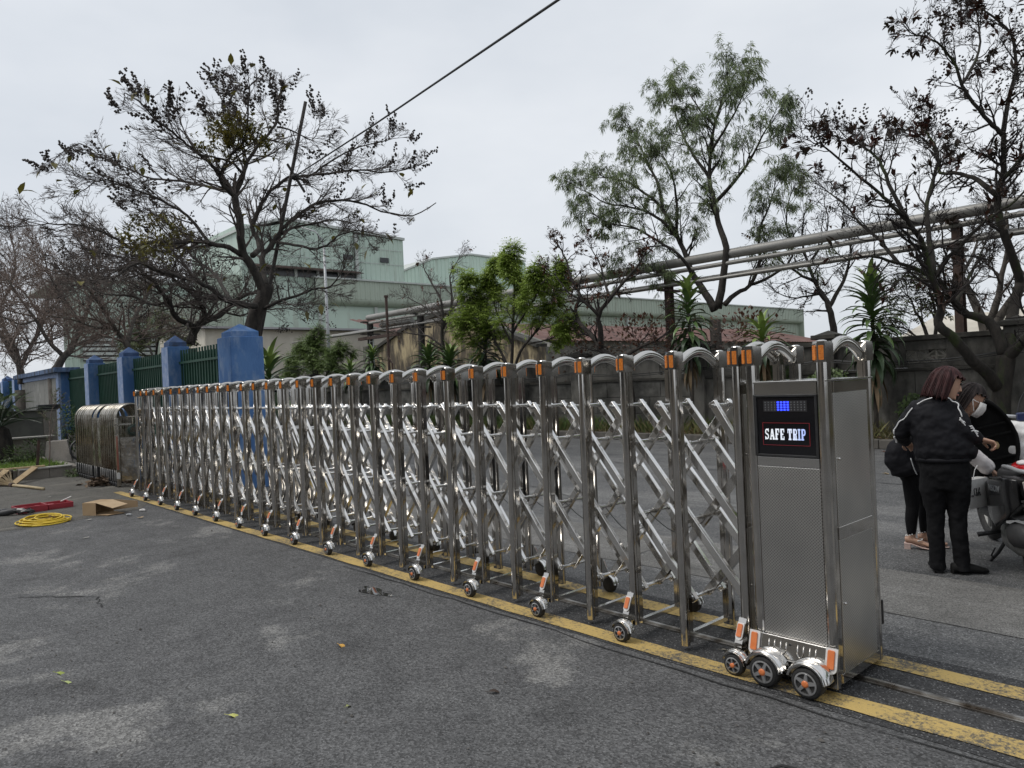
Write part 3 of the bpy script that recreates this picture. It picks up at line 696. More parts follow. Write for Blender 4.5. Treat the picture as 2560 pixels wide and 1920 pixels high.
for i in range(4): MB().box(*rel((-15.9-i*1.15,.08,0),(-14.76-i*1.15,.25,.19))).build('kerb_stone',M['granite'],t,bevel=.006)
MB().box(*rel((-14.98,-.859,0),(-14.725,-.803,.18))).build('kerb_stone',M['granite'],t)
M['soil']=mat('soil',(.055,.042,.03),(.09,.075,.05),scale=6,rough=1,world=True,bump=.6,bscale=30)
MB().box(*rel((-21,-5,.02),(-14.77,.078,.15))).build('soil_bed',M['soil'],t)
# granite bench walls behind the planter
t=thing('granite_wall','tall grey stone slab wall with a speckled granite end post behind the cycad','wall',(-20.0,.2,0))
ox,oy=-20,.2
MB().box(*rel((-20.1,-1.7,.1),(-19.9,.56,1.27))).build('slab',mat('dark_slab',(.15,.15,.13),(.10,.10,.09),scale=3,rough=.7,world=True),t,bevel=.01)
MB().box(*rel((-20.15,.562,.1),(-19.85,.86,1.27))).build('end_post',M['granite'],t,bevel=.01)
MB().box(*rel((-20.2,-1.8,1.271),(-19.82,.9,1.30))).build('coping',M['slab'],t,bevel=.006)
t=thing('granite_bench','low granite bench wall with a smooth light stone top','wall',(-18.6,-.2,0))
ox,oy=-18.6,-.2
for y0,y1 in ((-1.0,-.42),(-.41,.16),(.17,.5)): MB().box(*rel((-18.75,y0,.12),(-18.5,y1,.63))).build('block',M['granite'],t,bevel=.008)
MB().box(*rel((-18.9,-1.1,.631),(-18.42,.55,.67))).build('bench_top',M['granite_top'],t,bevel=.006)
b=MB(); p=[(-16.6,-.02,.16),(-16.1,.42,.16),(-16.35,.38,.62),(-16.75,.06,.60)]
b.prism(p,(-.10,.05,.02)); tag(b.build('stone_slab',M['granite'],bevel=.008),'speckled granite slab leaning on its edge at the back of the planter','stone slab')

# ================================================================ long grey boundary wall across the road
M['wallgrey']=mat('mouldy_render',(.165,.158,.14),(.07,.067,.06),scale=1.8,lo=.38,hi=.62,rough=.95,bump=.6,bscale=30,world=True,stretch=(1,1,.55),c3=(.022,.021,.019),scale3=.9,lo3=.46,hi3=.68,detail=9)
M['wallblock']=mat('mouldy_block',(.17,.165,.15),(.07,.068,.06),scale=2.6,lo=.35,hi=.65,rough=.95,bump=.7,bscale=24,world=True,c3=(.026,.025,.022),scale3=1.1,lo3=.45,hi3=.66,detail=9)
M['coping']=mat('dark_coping',(.075,.07,.06),(.03,.03,.027),scale=3,rough=.95,bump=.5,bscale=30,world=True)
wall=thing('boundary_wall','long mouldy grey concrete boundary wall with coping and ledge across the road','wall',(-9,11.5,0))
ox,oy=-9,11.5
WX0,WX1=-33,16
def wb(name,a,c,m,bev=.008): return MB().box(*rel(a,c)).build(name,m,wall,bevel=bev)
piers=[-30.2,-26.4,-22.6,-18.8,-15.0,-11.2,-7.4,-4.4,-1.17,2.6,6.4,10.2,14]
holes=[(-2.95,-2.26),(-8.55,-7.85),(-12.9,-12.2),(1.2,1.9)]
xs_=sorted([WX0,WX1]+piers)
for a,c in zip(xs_[:-1],xs_[1:]):
    a_=a+.17 if a>WX0 else a; c_=c-.17 if c<WX1 else c
    hs=[h for h in holes if a_<h[0]<c_]
    z0,z1=1.40,1.90
    if hs:
        h=hs[0]; wb('panel',(a_,11.44,z0),(h[0],11.56,z1),M['wallgrey']); wb('panel',(h[1],11.44,z0),(c_,11.56,z1),M['wallgrey'])
        wb('panel',(h[0],11.44,z0),(h[1],11.56,1.478),M['wallgrey'],0); wb('panel',(h[0],11.44,1.722),(h[1],11.56,z1),M['wallgrey'],0)
        nb=4; w=(h[1]-h[0])/nb
        for i in range(nb):
            q=MB(); X=h[0]+i*w
            q.box(*rel((X,11.47,1.479),(X+.018,11.53,1.721))); q.box(*rel((X+w-.018,11.47,1.479),(X+w,11.53,1.721)))
            for k in range(2):
                zc=1.54+k*.12; s=1 if (i+k)%2 else -1
                q.bar((X-ox+.012,0,zc-.05*s),(X-ox+w-.012,0,zc+.05*s),.03,.058,(0,1,0))
            q.bar((X-ox+.01,0,1.6),(X-ox+w-.01,0,1.6),.022,.056,(0,1,0))
            q.build('breeze_block',M['conc'],wall)
    else: wb('panel',(a_,11.44,z0),(c_,11.56,z1),M['wallgrey'])
    wb('coping',(a_,11.38,1.901),(c_,11.62,1.99),M['coping'])
    wb('ledge',(a_,11.36,1.34),(c_,11.64,1.398),M['coping'])
    if c < -6:
        random.seed(int(a*10)); rows=((.12,.535),(.541,.94),(.946,1.339))
        for r,(za,zb) in enumerate(rows):
            x=a_-(.35 if r%2 else 0)
            while x<c_-.02:
                x2=min(c_,x+.84); xa=max(a_,x); 
                if x2-xa>.05: wb('block',(xa+.004,11.40-U(0,.012),za),(x2-.004,11.60,zb),M['wallblock'],.01)
                x=x+.84
    else:
        mid=(a_+c_)/2; wb('plinth',(a_,11.395,.1),(mid-.004,11.60,1.339),M['wallgrey']); wb('plinth',(mid+.004,11.392,.1),(c_,11.60,1.339),M['wallgrey'])
for x in piers:
    wb('pier',(x-.169,11.30,.05),(x+.169,11.68,2.04),M['wallgrey'],.012); wb('pier_cap',(x-.25,11.22,2.041),(x+.25,11.76,2.13),M['coping'],.012)
    q=MB(); q.add([(x-.2-ox,11.29-oy,2.131),(x+.2-ox,11.29-oy,2.131),(x+.2-ox,11.71-oy,2.131),(x-.2-ox,11.71-oy,2.131),(x-ox,11.5-oy,2.22)],[(3,2,1,0),(0,1,4),(1,2,4),(2,3,4),(3,0,4)]); q.build('pier_cap',M['coping'],wall)
# cables sagging along the wall
for k,(dz,r) in enumerate(((0,.011),(-.03,.009),(.025,.008))):
    b=MB(); pts=[]
    for i in range(len(piers)-1):
        a,c=piers[i],piers[i+1]
        for j in range(6): tt=j/6; pts.append((a+(c-a)*tt,11.20+.004*k,1.62+dz-.10*4*tt*(1-tt)*(1+.15*k)))
    b.tube(pts,r,5); tag(b.build('utility_wire',M['wire'],smooth=True),['thick black cable slung along the face of the boundary wall, middle of three','lowest black wire slung along the face of the boundary wall','uppermost thin black wire slung along the boundary wall'][k],'cable','black cables along the boundary wall')
# kerb and verge
M['kerb']=mat('kerb_stone',(.13,.12,.105),(.07,.065,.058),scale=5,rough=.95,bump=.4,bscale=40,world=True)
kerb=MB().box((WX0,10.30,0),(WX1,10.34,.12)).build('kerb',M['kerb']); tag(kerb,kind='structure')
random.seed(8)
for i in range(49):
    x=WX0+i; MB().box((x+.006,10.185-U(0,.008),0),(x+.994,10.345,.165+U(-.006,.006))).build('kerb_stone',M['kerb'],kerb,bevel=.014)
tag(MB().box((WX0,10.346,0),(WX1,11.39,.14)).build('verge',M['soil']),kind='structure')
tag(MB().add([(-140,11.7,.05),(60,11.7,.05),(60,160,.05),(-140,160,.05)],[(0,1,2,3)]).build('waste_ground',mat('waste_ground',(.10,.09,.07),(.07,.075,.04),scale=.5,rough=1,world=True)),kind='structure')
tag(MB().add([(-140,1.9,.04),(-36,1.9,.04),(-36,11.6,.04),(-140,11.6,.04)],[(0,1,2,3)]).build('yard',mat('yard',(.12,.11,.09),(.09,.09,.06),scale=.5,rough=1,world=True)),kind='structure')

# ================================================================ factory and other buildings beyond
M['sheet_green']=mat('pale_green_sheet',(.50,.61,.53),(.44,.545,.475),scale=.25,rough=.55,world=True,stretch=(1,1,.15),c3=(.36,.40,.34),scale3=1.6,lo3=.53,hi3=.74)
M['sheet_olive']=mat('olive_green_sheet',(.40,.455,.38),(.345,.40,.33),scale=.3,rough=.55,world=True,stretch=(1,1,.2),c3=(.27,.29,.235),scale3=1.7,lo3=.52,hi3=.72)
M['trim_white']=mat('pale_flashing',(.5,.53,.5),(.42,.45,.43),scale=1,rough=.6,world=True)
M['dark_glass']=mat('dark_glazing',(.02,.022,.024),(.05,.052,.055),scale=2,rough=.25,world=True)
def corr(name,x,y0,y1,zb,zt0,zt1,m,parent,off,pitch=.5,d=.07,zfun=None):
    """ribbed cladding on a plane of constant x, from y0 to y1; the top runs from zt0 to zt1"""
    b=MB(); vs=[]; ys=[]; y=y0
    while y<y1-1e-6: ys += [(y,0),(y+pitch*.62,0),(y+pitch*.72,1),(y+pitch*.9,1)]; y+=pitch
    ys=[(min(a,y1),k) for a,k in ys]+[(y1,0)]
    for a,k in ys:
        zt=zfun(a) if zfun else zt0+(zt1-zt0)*(a-y0)/(y1-y0)
        vs+=[(x+d*k-off[0],a-off[1],zb),(x+d*k-off[0],a-off[1],zt)]
    b.add(vs,[(2*i,2*i+2,2*i+3,2*i+1) for i in range(len(ys)-1)]); return b.build(name,m,parent,fix=False)
F=thing('factory_hall','tall pale green sheet metal factory hall with long lower shed','building',(-60,40,0)); off=(-60,40)
def fb(name,a,c,m,bev=0): return MB().box((a[0]-off[0],a[1]-off[1],a[2]),(c[0]-off[0],c[1]-off[1],c[2])).build(name,m,F,bevel=bev)
fb('wall_core',(-66,20.5,0),(-55.05,35.7,14.9),M['sheet_green'])
corr('wall_sheet',-55,20.5,30.6,10.6,0,0,M['sheet_green'],F,off,zfun=lambda y: 14.3+(15.25-14.3)*(y-20.5)/3.5 if y<24 else 15.55-(y-24)*.055+(-.3 if y<24 else 0)*0); corr('wall_sheet',-55,30.9,35.76,10.6,15.1,14.95,M['sheet_green'],F,off)
b=MB(); b.add([(-55.05-off[0],35.76-off[1],0),(-66-off[0],35.76-off[1],0),(-66-off[0],35.76-off[1],15.0),(-55.05-off[0],35.76-off[1],14.95)],[(0,1,2,3)]); b.build('wall_sheet',M['sheet_green'],F)
b=MB(); b.prism([(-54.8-off[0],20.3-off[1],14.3),(-54.8-off[0],24-off[1],15.56),(-54.8-off[0],35.9-off[1],14.98),(-54.8-off[0],35.9-off[1],15.2),(-54.8-off[0],24-off[1],15.78),(-54.8-off[0],20.3-off[1],14.5)],(-11,0,0)); b.build('roof',M['trim_white'],F)
fb('downpipe',(-54.9,30.62,10.9),(-54.7,30.86,15.0),M['trim_white'])
for y0 in range(21,30,2): fb('window',(-54.94,y0+.1,10.95),(-54.9,y0+1.85,11.55),M['dark_glass']); fb('mullion',(-54.9,y0+1.86,10.9),(-54.8,y0+2.08,11.6),M['trim_white'])
b=MB(); b.prism([(-55-off[0],20.8-off[1],11.75),(-54.0-off[0],20.8-off[1],11.45),(-54.0-off[0],20.8-off[1],11.52),(-55-off[0],20.8-off[1],11.83)],(0,10.1,0)); b.build('rusty_canopy',M['rust'],F)
for z in (12.6,13.9): fb('lap_seam',(-54.93,24.2 if z>13 else 20.7,z),(-54.915,35.7,z+.05),M['trim_white'])
fb('gutter',(-54.35,26.3,10.86),(-54.12,112,10.99),M['trim_white'])
for y in (29.5,33.2): fb('vent',(-54.92,y,12.75),(-54.86,y+.9,13.2),M['dark_glass'])
# lower shed: upper fascia with a rolled lower edge
yE=112
corr('fascia',-54.3,26.3,yE,9.25,10.93,10.93,M['sheet_olive'],F,off,.5,.06)
n=6; vs=[]
for i in range(n+1):
    a=R(90*i/n); vs+=[(-54.3-.65*(1-math.cos(a))-off[0],26.3-off[1],9.25-.55*math.sin(a)),(-54.3-.65*(1-math.cos(a))-off[0],yE-off[1],9.25-.55*math.sin(a))]
MB().add(vs,[(2*i,2*i+1,2*i+3,2*i+2) for i in range(n)]).build('rolled_eave',M['sheet_olive'],F)
MB().prism([(-54.3-off[0],26.3-off[1],10.93),(-54.3-off[0],26.3-off[1],9.25),(-54.95-off[0],26.3-off[1],8.7),(-62-off[0],26.3-off[1],8.7),(-62-off[0],26.3-off[1],10.93)],(0,.1,0)).build('fascia_end',M['sheet_olive'],F)
corr('wall_sheet',-55.2,14,yE,0,8.9,8.9,M['sheet_olive'],F,off,.5,.07)
corr('wall_sheet',-55.6,17,26.3,8.9,10.9,10.9,M['sheet_olive'],F,off,.5,.07)
fb('shed_roof',(-70,26.3,10.94),(-54.25,yE,11.02),M['trim_white']); fb('wall_core',(-70,36,0),(-55.3,yE,8.9),M['sheet_olive'])
fb('shed_end',(-70,yE,0),(-54.3,yE+.2,10.9),M['sheet_olive'])
for y in (26.9,32.4,38,44,56,68,80): fb('downpipe',(-55.1,y,0),(-54.85,y+.28,9.0),M['trim_white'])
F2=thing('second_hall','pale green gabled factory hall beyond the tall one','building',(-66,49,0)); off=(-66,49)
corr('wall_sheet',-62,40.6,58,0,0,0,M['sheet_green'],F2,off,.5,.07,zfun=lambda y: 13.4+(14.9-13.4)*min(1,(y-40.6)/3.6) if y<44.2 else (14.9+(15.8-14.9)*(y-44.2)/5.4 if y<49.6 else 15.8-.02*(y-49.6)))
MB().prism([(-61.8-off[0],40.4-off[1],13.4),(-61.8-off[0],44.2-off[1],14.95),(-61.8-off[0],49.6-off[1],15.85),(-61.8-off[0],58-off[1],15.7),(-61.8-off[0],58-off[1],15.9),(-61.8-off[0],49.6-off[1],16.02),(-61.8-off[0],44.2-off[1],15.12),(-61.8-off[0],40.4-off[1],13.6)],(-20,0,.0)).build('roof',M['trim_white'],F2)
F3=thing('left_hall','greenish grey workshop building standing far behind the bare trees','building',(-58,0,0)); off=(-58,0)
corr('wall_sheet',-56,8.2,16.9,0,9.7,9.9,M['sheet_green'],F3,off,.5,.07)
MB().box((-10,8.0,9.95),(2.4,16.8,10.2)).build('roof',M['trim_white'],F3)
for y in (9.3,13): 
    w=MB().box((2.09,y,4.2),(2.16,y+2.2,5.9)).build('window',M['dark_glass'],F3)
    for k in range(5): MB().box((2.17,y,4.3+k*.33),(2.24,y+2.2,4.5+k*.33)).build('louvre',M['trim_white'],w)
# white walled store and mouldy ochre gable wall
M['lime']=mat('limewash',(.62,.58,.50),(.50,.46,.39),scale=.8,rough=.95,world=True,c3=(.34,.31,.26),scale3=.6,lo3=.52,hi3=.72,stretch=(1,1,.5))
M['ochre']=mat('mouldy_ochre',(.48,.39,.235),(.30,.245,.155),scale=1.3,lo=.4,hi=.6,rough=.95,world=True,stretch=(1,1,.28),c3=(.085,.07,.052),scale3=2.6,lo3=.41,hi3=.57,bump=.4,bscale=18,detail=9)
t=thing('store_building','whitewashed low store with a grey roof behind the pipes','building',(-42,21,0)); off=(-42,21)
MB().box((-6,-9,0),(2,8,5.2)).build('wall',M['lime'],t); MB().prism([(-6.4,-9.3,5.9),(2.5,-9.3,5.2),(2.5,-9.3,5.32),(-6.4,-9.3,6.05)],(0,17.6,0)).build('roof',mat('grey_roof',(.36,.35,.36),(.28,.27,.28),scale=1,rough=.7,world=True),t)
for y in (2.6,): MB().box((2.01,y,3.3),(2.05,y+1.0,4.1)).build('window',M['dark_glass'],t)
t=thing('gable_wall','mouldy ochre gable end wall with sloping dark stained top edge','building',(-26,18,0)); off=(-26,18)
gp=[(-32.4,0),(-32.4,3.3),(-28.3,4.55),(-25.4,4.85),(-19.4,2.85),(-19.4,0)]
MB().prism([(x+26,0,z) for x,z in gp],(0,.4,0)).build('wall',M['ochre'],t)
for (xa,za),(xb,zb) in ((gp[1],gp[2]),(gp[2],gp[3]),(gp[3],gp[4])): MB().bar((xa+26,.18,za+.06),(xb+26,.18,zb+.06),.16,.62,(0,1,0)).build('coping',M['coping'],t)
MB().prism([(x+26,.4,z) for x,z in gp],(0,.9,0)).build('shed_body',M['conc'],t)
t=thing('red_roof_shed','low shed with a rusty red brown sheet roof behind the wall','building',(-31,40,0)); off=(-31,40)
M['redroof']=mat('rusty_red_roof',(.15,.075,.06),(.10,.052,.045),scale=.6,rough=.8,world=True,c3=(.20,.16,.14),scale3=.7,lo3=.55,hi3=.7)
b=MB(); vs=[]; k=0; y=-22
ys=[]
while y<23: ys+=[(y,0),(y+.22,.05)]; y+=.44
for yy,dz in ys: vs+=[(3.4,yy,3.72+dz),(-3.5,yy,5.35+dz)]
b.add(vs,[(2*i,2*i+2,2*i+3,2*i+1) for i in range(len(ys)-1)]); b.build('roof',M['redroof'],t,fix=False)
MB().box((-3,-21.5,0),(2.9,22.5,3.8)).build('wall',M['conc'],t)
# pale broken roof and wall seen past the right-hand tree
t=thing('broken_shed','pale sheet roofed lean-to behind the wall under the right tree','building',(-3.3,17,0))
p=[px(2405,795,y=15.5),px(2440,820,y=15.5),px(2455,838,y=15.5),px(2400,838,y=15.5)]
MB().box((-1.6,0,0),(1.2,2.5,1.9)).build('wall',M['conc'],t); MB().prism([(-1.9,-.3,2.0),(1.4,-.3,2.05),(1.3,2.6,2.75),(-1.8,2.6,2.7)],(0,0,.05)).build('roof',M['lime'],t)

# ================================================================ pipe bridge
M['lagging']=mat('pipe_lagging',(.33,.32,.30),(.22,.215,.20),scale=1.2,rough=.5,metal=.35,world=True,stretch=(.4,1,1),c3=(.20,.19,.17),scale3=1.5,lo3=.52,hi3=.75)
def pipe(name,label,x0,x1,y,z,r,n=14,seg=2.4):
    t=thing(name,label,'pipe',((x0+x1)/2,y,z),0,'pipes of the overhead pipe bridge'); xm=(x0+x1)/2
    x=x0
    while x<x1-.01:
        xe=min(x1,x+seg); b=MB(); b.tube([(x-xm,0,0),(xe-xm-.02,0,0)],r,n); b.build('pipe_section',M['lagging'],t,smooth=False); autosmooth(t.children[-1])
        MB().tube([(xe-xm-.05,0,0),(xe-xm,0,0)],r*1.05,n).build('collar',M['lagging'],t); x=xe
pipe('large_pipe','thickest silver clad pipe on top of the overhead pipe bridge',-24.3,9,13,4.37,.12)
pipe('thin_pipe','thin grey pipe hung just under the thickest pipe',-24.0,9,12.88,4.13,.055,10,4)
pipe('middle_pipe','middle silver pipe on the lower tier of the pipe bridge',-29,9,13.15,3.86,.075,12,3)
pipe('small_pipe','smallest pale pipe on the lower tier of the pipe bridge',-31,9,12.85,3.80,.04,8,5)
pipe('stub_pipe','short thick pipe stub under the left end of the pipe bridge',-23.4,-21.2,13.05,4.0,.10,12,3)
for k,x in enumerate((-24.2,-20.6,-9.3,-2.47,4.5)):
    t=thing('pipe_support',['dark steel pipe support with a ladder at the left end of the bridge','dark steel pipe support second from the left end of the bridge','dark steel pipe support behind the middle dracaena plant','rusty steel pipe support behind the right-hand tree','rusty steel pipe support beyond the right edge'][k],'post',(x,13.02,0),0,'steel posts under the pipe bridge')
    m_=M['rust'] if k>1 else M['black_iron']
    q=MB(); q.box((-.012,-.09,0),(.012,.09,4.15)); q.build('web',m_,t); 
    for s in (-1,1): MB().box((-.075,s*.10-.009,0),(.075,s*.10+.009,4.15)).build('flange',m_,t)
    MB().box((-.09,-.4,4.151),(.09,.4,4.21)).build('cross_arm',m_,t); MB().box((-.06,-.45,3.66),(.06,.45,3.72)).build('cross_arm',m_,t)
    if k==0:
        for s in (-1,1): MB().box((.35+s*.14-.012,-.2,1.2),(.35+s*.14+.012,-.17,3.6)).build('ladder_rail',M['trim_white'],t)
        for i in range(8): MB().cyl((.21,-.185,1.4+i*.28),(.49,-.185,1.4+i*.28),.012,6).build('rung',M['trim_white'],t)
        MB().box((-.5,-.3,3.45),(2.4,-.16,3.57)).build('walkway_beam',M['rust'],t)
b=MB(); q0=px(966,760,y=12.4); q1=px(1003,900,y=12.4); b.cyl((q0.x,12.4,0),(q0.x,12.4,q0.z+.25),.055,8); b.cyl((q0.x,12.4,q0.z+.25),(q0.x,12.4,q0.z+.33),.085,10); tag(b.build('vent_pipe',M['rust']),'thin rusty upright vent pipe in front of the ochre gable wall','pipe')
b=MB(); a=px(982,935,y=11.5); b.cyl((a.x,11.5,1.95),(a.x,11.5,2.3),.03,8); b.cyl((a.x,11.5,2.3),(a.x-.28,11.5,2.62),.028,8); tag(b.build('wire_bracket',M['rust']),'bent rusty fence bracket sticking up from the boundary wall','bracket')
# lamp post and leaning pole with cable
t=thing('lamp_post','slim grey street lamp post with curved arm seen behind the left tree','street lamp',(-27.0,12.6,0))
M['galv']=mat('galvanised',(.42,.43,.44),(.34,.35,.36),scale=3,rough=.5,metal=.4)
zt=px(826,614,y=12.6).z
MB().tube([(0,0,0),(0,0,zt*.5),(-.02,0,zt)],[.085,.07,.05],12).build('pole',M['galv'],t,smooth=True)
MB().tube([(-.02,0,zt-.05),(-.05,-.05,zt+.35),(-.3,-.25,zt+.75),(-.9,-.6,zt+1.0)],.03,8).build('arm',M['galv'],t,smooth=True)
MB().ball((-1.1,-.7,zt+1.02),(.28,.16,.07),0,10,6).build('lamp_head',M['galv'],t,smooth=True)
t=thing('leaning_pole','slender dark wooden utility pole leaning inside the left tree','pole',(0,0,0))
A=px(653,823,D=14.5); B=px(764,254,D=14.0); g0=A+(A-B)*(A.z/(B.z-A.z)); t.location=g0
MB().tube([V((0,0,0)),(A-g0),(B-g0)],[.045,.04,.032],10).build('shaft',M['black_iron'],t,smooth=True)
bk_=px(738,442,D=14.05)-g0; MB().ball(bk_,(.08,.08,.07),0,8,6).build('insulator',M['black_plastic'],t); MB().bar(bk_+V((-.1,-.1,.25)),bk_+V((.12,.12,-.3)),.04,.03).build('bracket',M['black_iron'],t)
c0=px(738,440,D=14.0); c1=px(935,312,D=10.5); c2=px(1395,0,D=6.2); c3=c2+(c2-c1)*1.2
b=MB(); pts=[]
ctrl=[c0,c1,c2,c3]
for i in range(3):
    for k in range(12): tt=k/12; pts.append(ctrl[i].lerp(ctrl[i+1],tt))
b.tube(pts,[.012]*len(pts),6); tag(b.build('overhead_cable',M['wire'],smooth=True),'black overhead cable running up from the leaning pole across the sky','cable')

# ================================================================ unseen, behind the camera: an office front added for the polished steel to mirror
t=thing('added_office_building','unseen two storey beige office building added behind the viewer for steel reflections','building',(4,-17,0))
M['beige']=mat('beige_render',(.40,.35,.29),(.33,.29,.24),scale=.7,rough=.9,world=True)
MB().box((-30,-6,0),(22,0,7.5)).build('wall',M['beige'],t); MB().box((-30.6,-6.3,7.51),(22.6,.8,7.9)).build('roof',M['conc'],t)
for i in range(17):
    for z in (.9,4.4):
        w=MB().box((-28+i*3,.01,z),(-26.2+i*3,.05,z+1.6)).build('window',M['dark_glass'],t); MB().box((-28.1+i*3,.051,z-.1),(-26.1+i*3,.12,z-.01)).build('sill',M['conc'],w)

# unseen at right: guard house and pillar added to darken the cabinet side's reflection
t=thing('added_guard_house','unseen guard house with wide windows, added at right to darken the cabinet reflection','building',(13.5,1.5,0))
MB().box((0,-3,0),(3.5,2.6,3.0)).build('wall',M['beige'],t); MB().box((-.5,-3.5,3.01),(4,3.1,3.2)).build('roof',M['conc'],t)
for y in (-2.4,-.4,1.3): MB().box((-.03,y,1.0),(-.002,y+1.2,2.2)).build('window',M['dark_glass'],t)
pillar(11.2,11.7,1.15,1.65,2.36,'unseen blue gate pillar added at the far right end of the gateway',True)
# ================================================================ trees and plants
M['bark']=mat('dark_bark',(.055,.047,.04),(.022,.019,.017),scale=14,lo=.38,hi=.62,rough=.95,bump=.8,bscale=45,world=True,stretch=(1,1,.35))
M['bark_grey']=mat('grey_bark',(.13,.115,.10),(.06,.053,.046),scale=12,rough=.95,bump=.6,bscale=45,world=True,stretch=(1,1,.4))
M['bark_moss']=mat('mossy_bark',(.045,.038,.032),(.02,.018,.015),scale=12,rough=.95,bump=.8,bscale=45,world=True,stretch=(1,1,.4),c3=(.045,.062,.018),scale3=2.6,lo3=.5,hi3=.64)
M['twig']=mat('twig_bark',(.12,.10,.09),(.065,.054,.048),scale=3,rough=.95,world=True)
M['twig_pale']=mat('pale_twig_bark',(.25,.195,.165),(.15,.115,.10),scale=2,rough=.95,world=True)
M['twig_dark']=mat('dark_twig_bark',(.04,.033,.03),(.02,.017,.016),scale=3,rough=.95,world=True)
M['pod']=mat('seed_pod',(.022,.018,.016),(.045,.035,.028),scale=30,rough=.8)
def rot_about(d,ang,az):
    a=d.orthogonal().normalized(); b=d.cross(a).normalized()
    return (d*math.cos(ang)+(a*math.cos(az)+b*math.sin(az))*math.sin(ang)).normalized()
def grow(mb,p,d,L,r,lvl,c,tips):
    if 'env' in c:
        for _ in range(3):
            if inside(c['env'],*uv(p+d*L)): break
            d=(d+V((U(-.7,.7),U(-.7,.7),U(-.6,.3)))).normalized(); L*=.72
        else:
            if lvl<2: return
    n=4 if lvl<c['max'] else 3
    if lvl==0: n=5
    pts=[p]; q=p.copy(); dd=d.copy(); dirs=[]
    for i in range(n):
        w=c['wig']; dd=(dd+V((U(-w,w),U(-w,w),U(-w,w)+c['up'][min(lvl,len(c['up'])-1)]))).normalized()
        q=q+dd*(L/n); pts.append(q); dirs.append(dd)
    rr=[r*(1-.62*i/n) for i in range(n+1)]
    mb.tube(pts,rr,(6,5,4,3,3)[min(lvl+1,4)],cap=False)
    if lvl>=c['max']: tips.append((pts,dd,lvl)); return
    if lvl>=c['max']-1: tips.append((pts,dd,lvl))
    k=c['n'][lvl]; k=int(k)+(1 if random.random()<k-int(k) else 0)
    for j in range(k):
        t=U(.2,.98); i=min(n-1,int(t*n)); f=t*n-i; bp=pts[i].lerp(pts[i+1],f)
        cd=rot_about(dirs[i],R(U(*c['ang'])),U(0,6.283)); cd.z*=c.get('flat',1); cd.normalize()
        grow(mb,bp,cd,L*U(*c['ratio'])*(1.15-.45*t),max(c['rmin'],rr[i]*.55),lvl+1,c,tips)
def inside(poly,u,v):
    c=False; j=len(poly)-1
    for i in range(len(poly)):
        (a,b),(e,f)=poly[i],poly[j]
        if (b>v)!=(f>v) and u<(e-a)*(v-b)/(f-b)+a: c=not c
        j=i
    return c
def uv(p):
    r=p-CAM; d=r.dot(CF); return 1280+FPX*r.dot(CR)/d, 960-FPX*r.dot(CU)/d
def limb_pts(pts,sub=3,jit=.0):
    """smooth a traced limb into a curve (Catmull-Rom)"""
    P=[V(p) for p in pts]; out=[]
    for i in range(len(P)-1):
        a=P[max(0,i-1)];b=P[i];c=P[i+1];d=P[min(len(P)-1,i+2)]
        for k in range(sub):
            t=k/sub; out.append(.5*((2*b)+(c-a)*t+(2*a-5*b+4*c-d)*t*t+(3*b-a-3*c+d)*t**3)+V((U(-jit,jit),U(-jit,jit),U(-jit,jit))))
    out.append(P[-1]); return out
def limb(trunk,tw,pts,r0,r1,c,tips,per_m=5,L0=1.0,start=.15,n=9,jit=.012):
    P=limb_pts(pts,3,jit); k=len(P); rr=[r0+(r1-r0)*(i/(k-1))**.8 for i in range(k)]
    trunk.tube(P,rr,n,cap=True)
    tot=sum((P[i+1]-P[i]).length for i in range(k-1)); m=int(tot*per_m*(1-start))+1
    for j in range(m):
        t=start+(1-start)*((j+random.random())/m); i=min(k-2,int(t*(k-1))); f=t*(k-1)-i
        d=(P[i+1]-P[i]).normalized(); cd=rot_about(d,R(U(*c['ang'])),U(0,6.283)); cd.z*=c.get('flat',1); cd.normalize()
        grow(tw,P[i].lerp(P[i+1],f),cd,L0*U(.6,1.15)*(1.1-.4*t),min(rr[i]*.55,.03),0,c,tips)
    d=(P[-1]-P[-2]).normalized()
    for j in range(3): grow(tw,P[-1],rot_about(d,R(U(5,30)),U(0,6.283)),L0*U(.6,.9),r1*.8,0,c,tips)
def tr(base_D,*pts):
    """traced limb: (u, v, extra distance)"""
    return [px(p[0],p[1],D=base_D+(p[2] if len(p)>2 else 0)) for p in pts]
LEAF_SHAPES={}
def leaf(mb,p,d,up,L,w,droop=.2,fold=.15,n=3,mi=0):
    """a folded, bent leaf blade"""
    d=d.normalized(); s=d.cross(up)
    if s.length<1e-4: s=d.orthogonal()
    s.normalize(); nn=s.cross(d).normalized(); vs=[]
    prof=(0.12,1,.72,0.03) if n==3 else (.1,.8,1,.7,.03)
    q=p.copy(); dd=d.copy()
    for i in range(n+1):
        ww=w/2*prof[i]; e=nn*(fold*ww)
        vs+=[q-s*ww+e,q-nn*(fold*ww*.5),q+s*ww+e]
        dd=(dd+V((0,0,-droop))).normalized(); q=q+dd*(L/n)
    fs=[]
    for i in range(n): o=3*i; fs+=[(o,o+1,o+4,o+3),(o+1,o+2,o+5,o+4)]
    mb.add(vs,fs,mi)
def quadleaf(mb,p,d,up,L,w,droop=.25):
    d=d.normalized(); s=d.cross(up)
    if s.length<1e-4: s=d.orthogonal()
    s.normalize(); m=p+d*(L*.45)+V((0,0,-droop*L*.15)); e=p+d*L+V((0,0,-droop*L*.6))
    mb.add([p,m-s*w/2,e,m+s*w/2],[(0,1,2,3)])
def octa(mb,c,r):
    x,y,z=c; mb.add([(x,y,z-r),(x+r,y,z),(x,y+r,z),(x-r,y,z),(x,y-r,z),(x,y,z+r)],[(0,2,1),(0,3,2),(0,4,3),(0,1,4),(5,1,2),(5,2,3),(5,3,4),(5,4,1)])
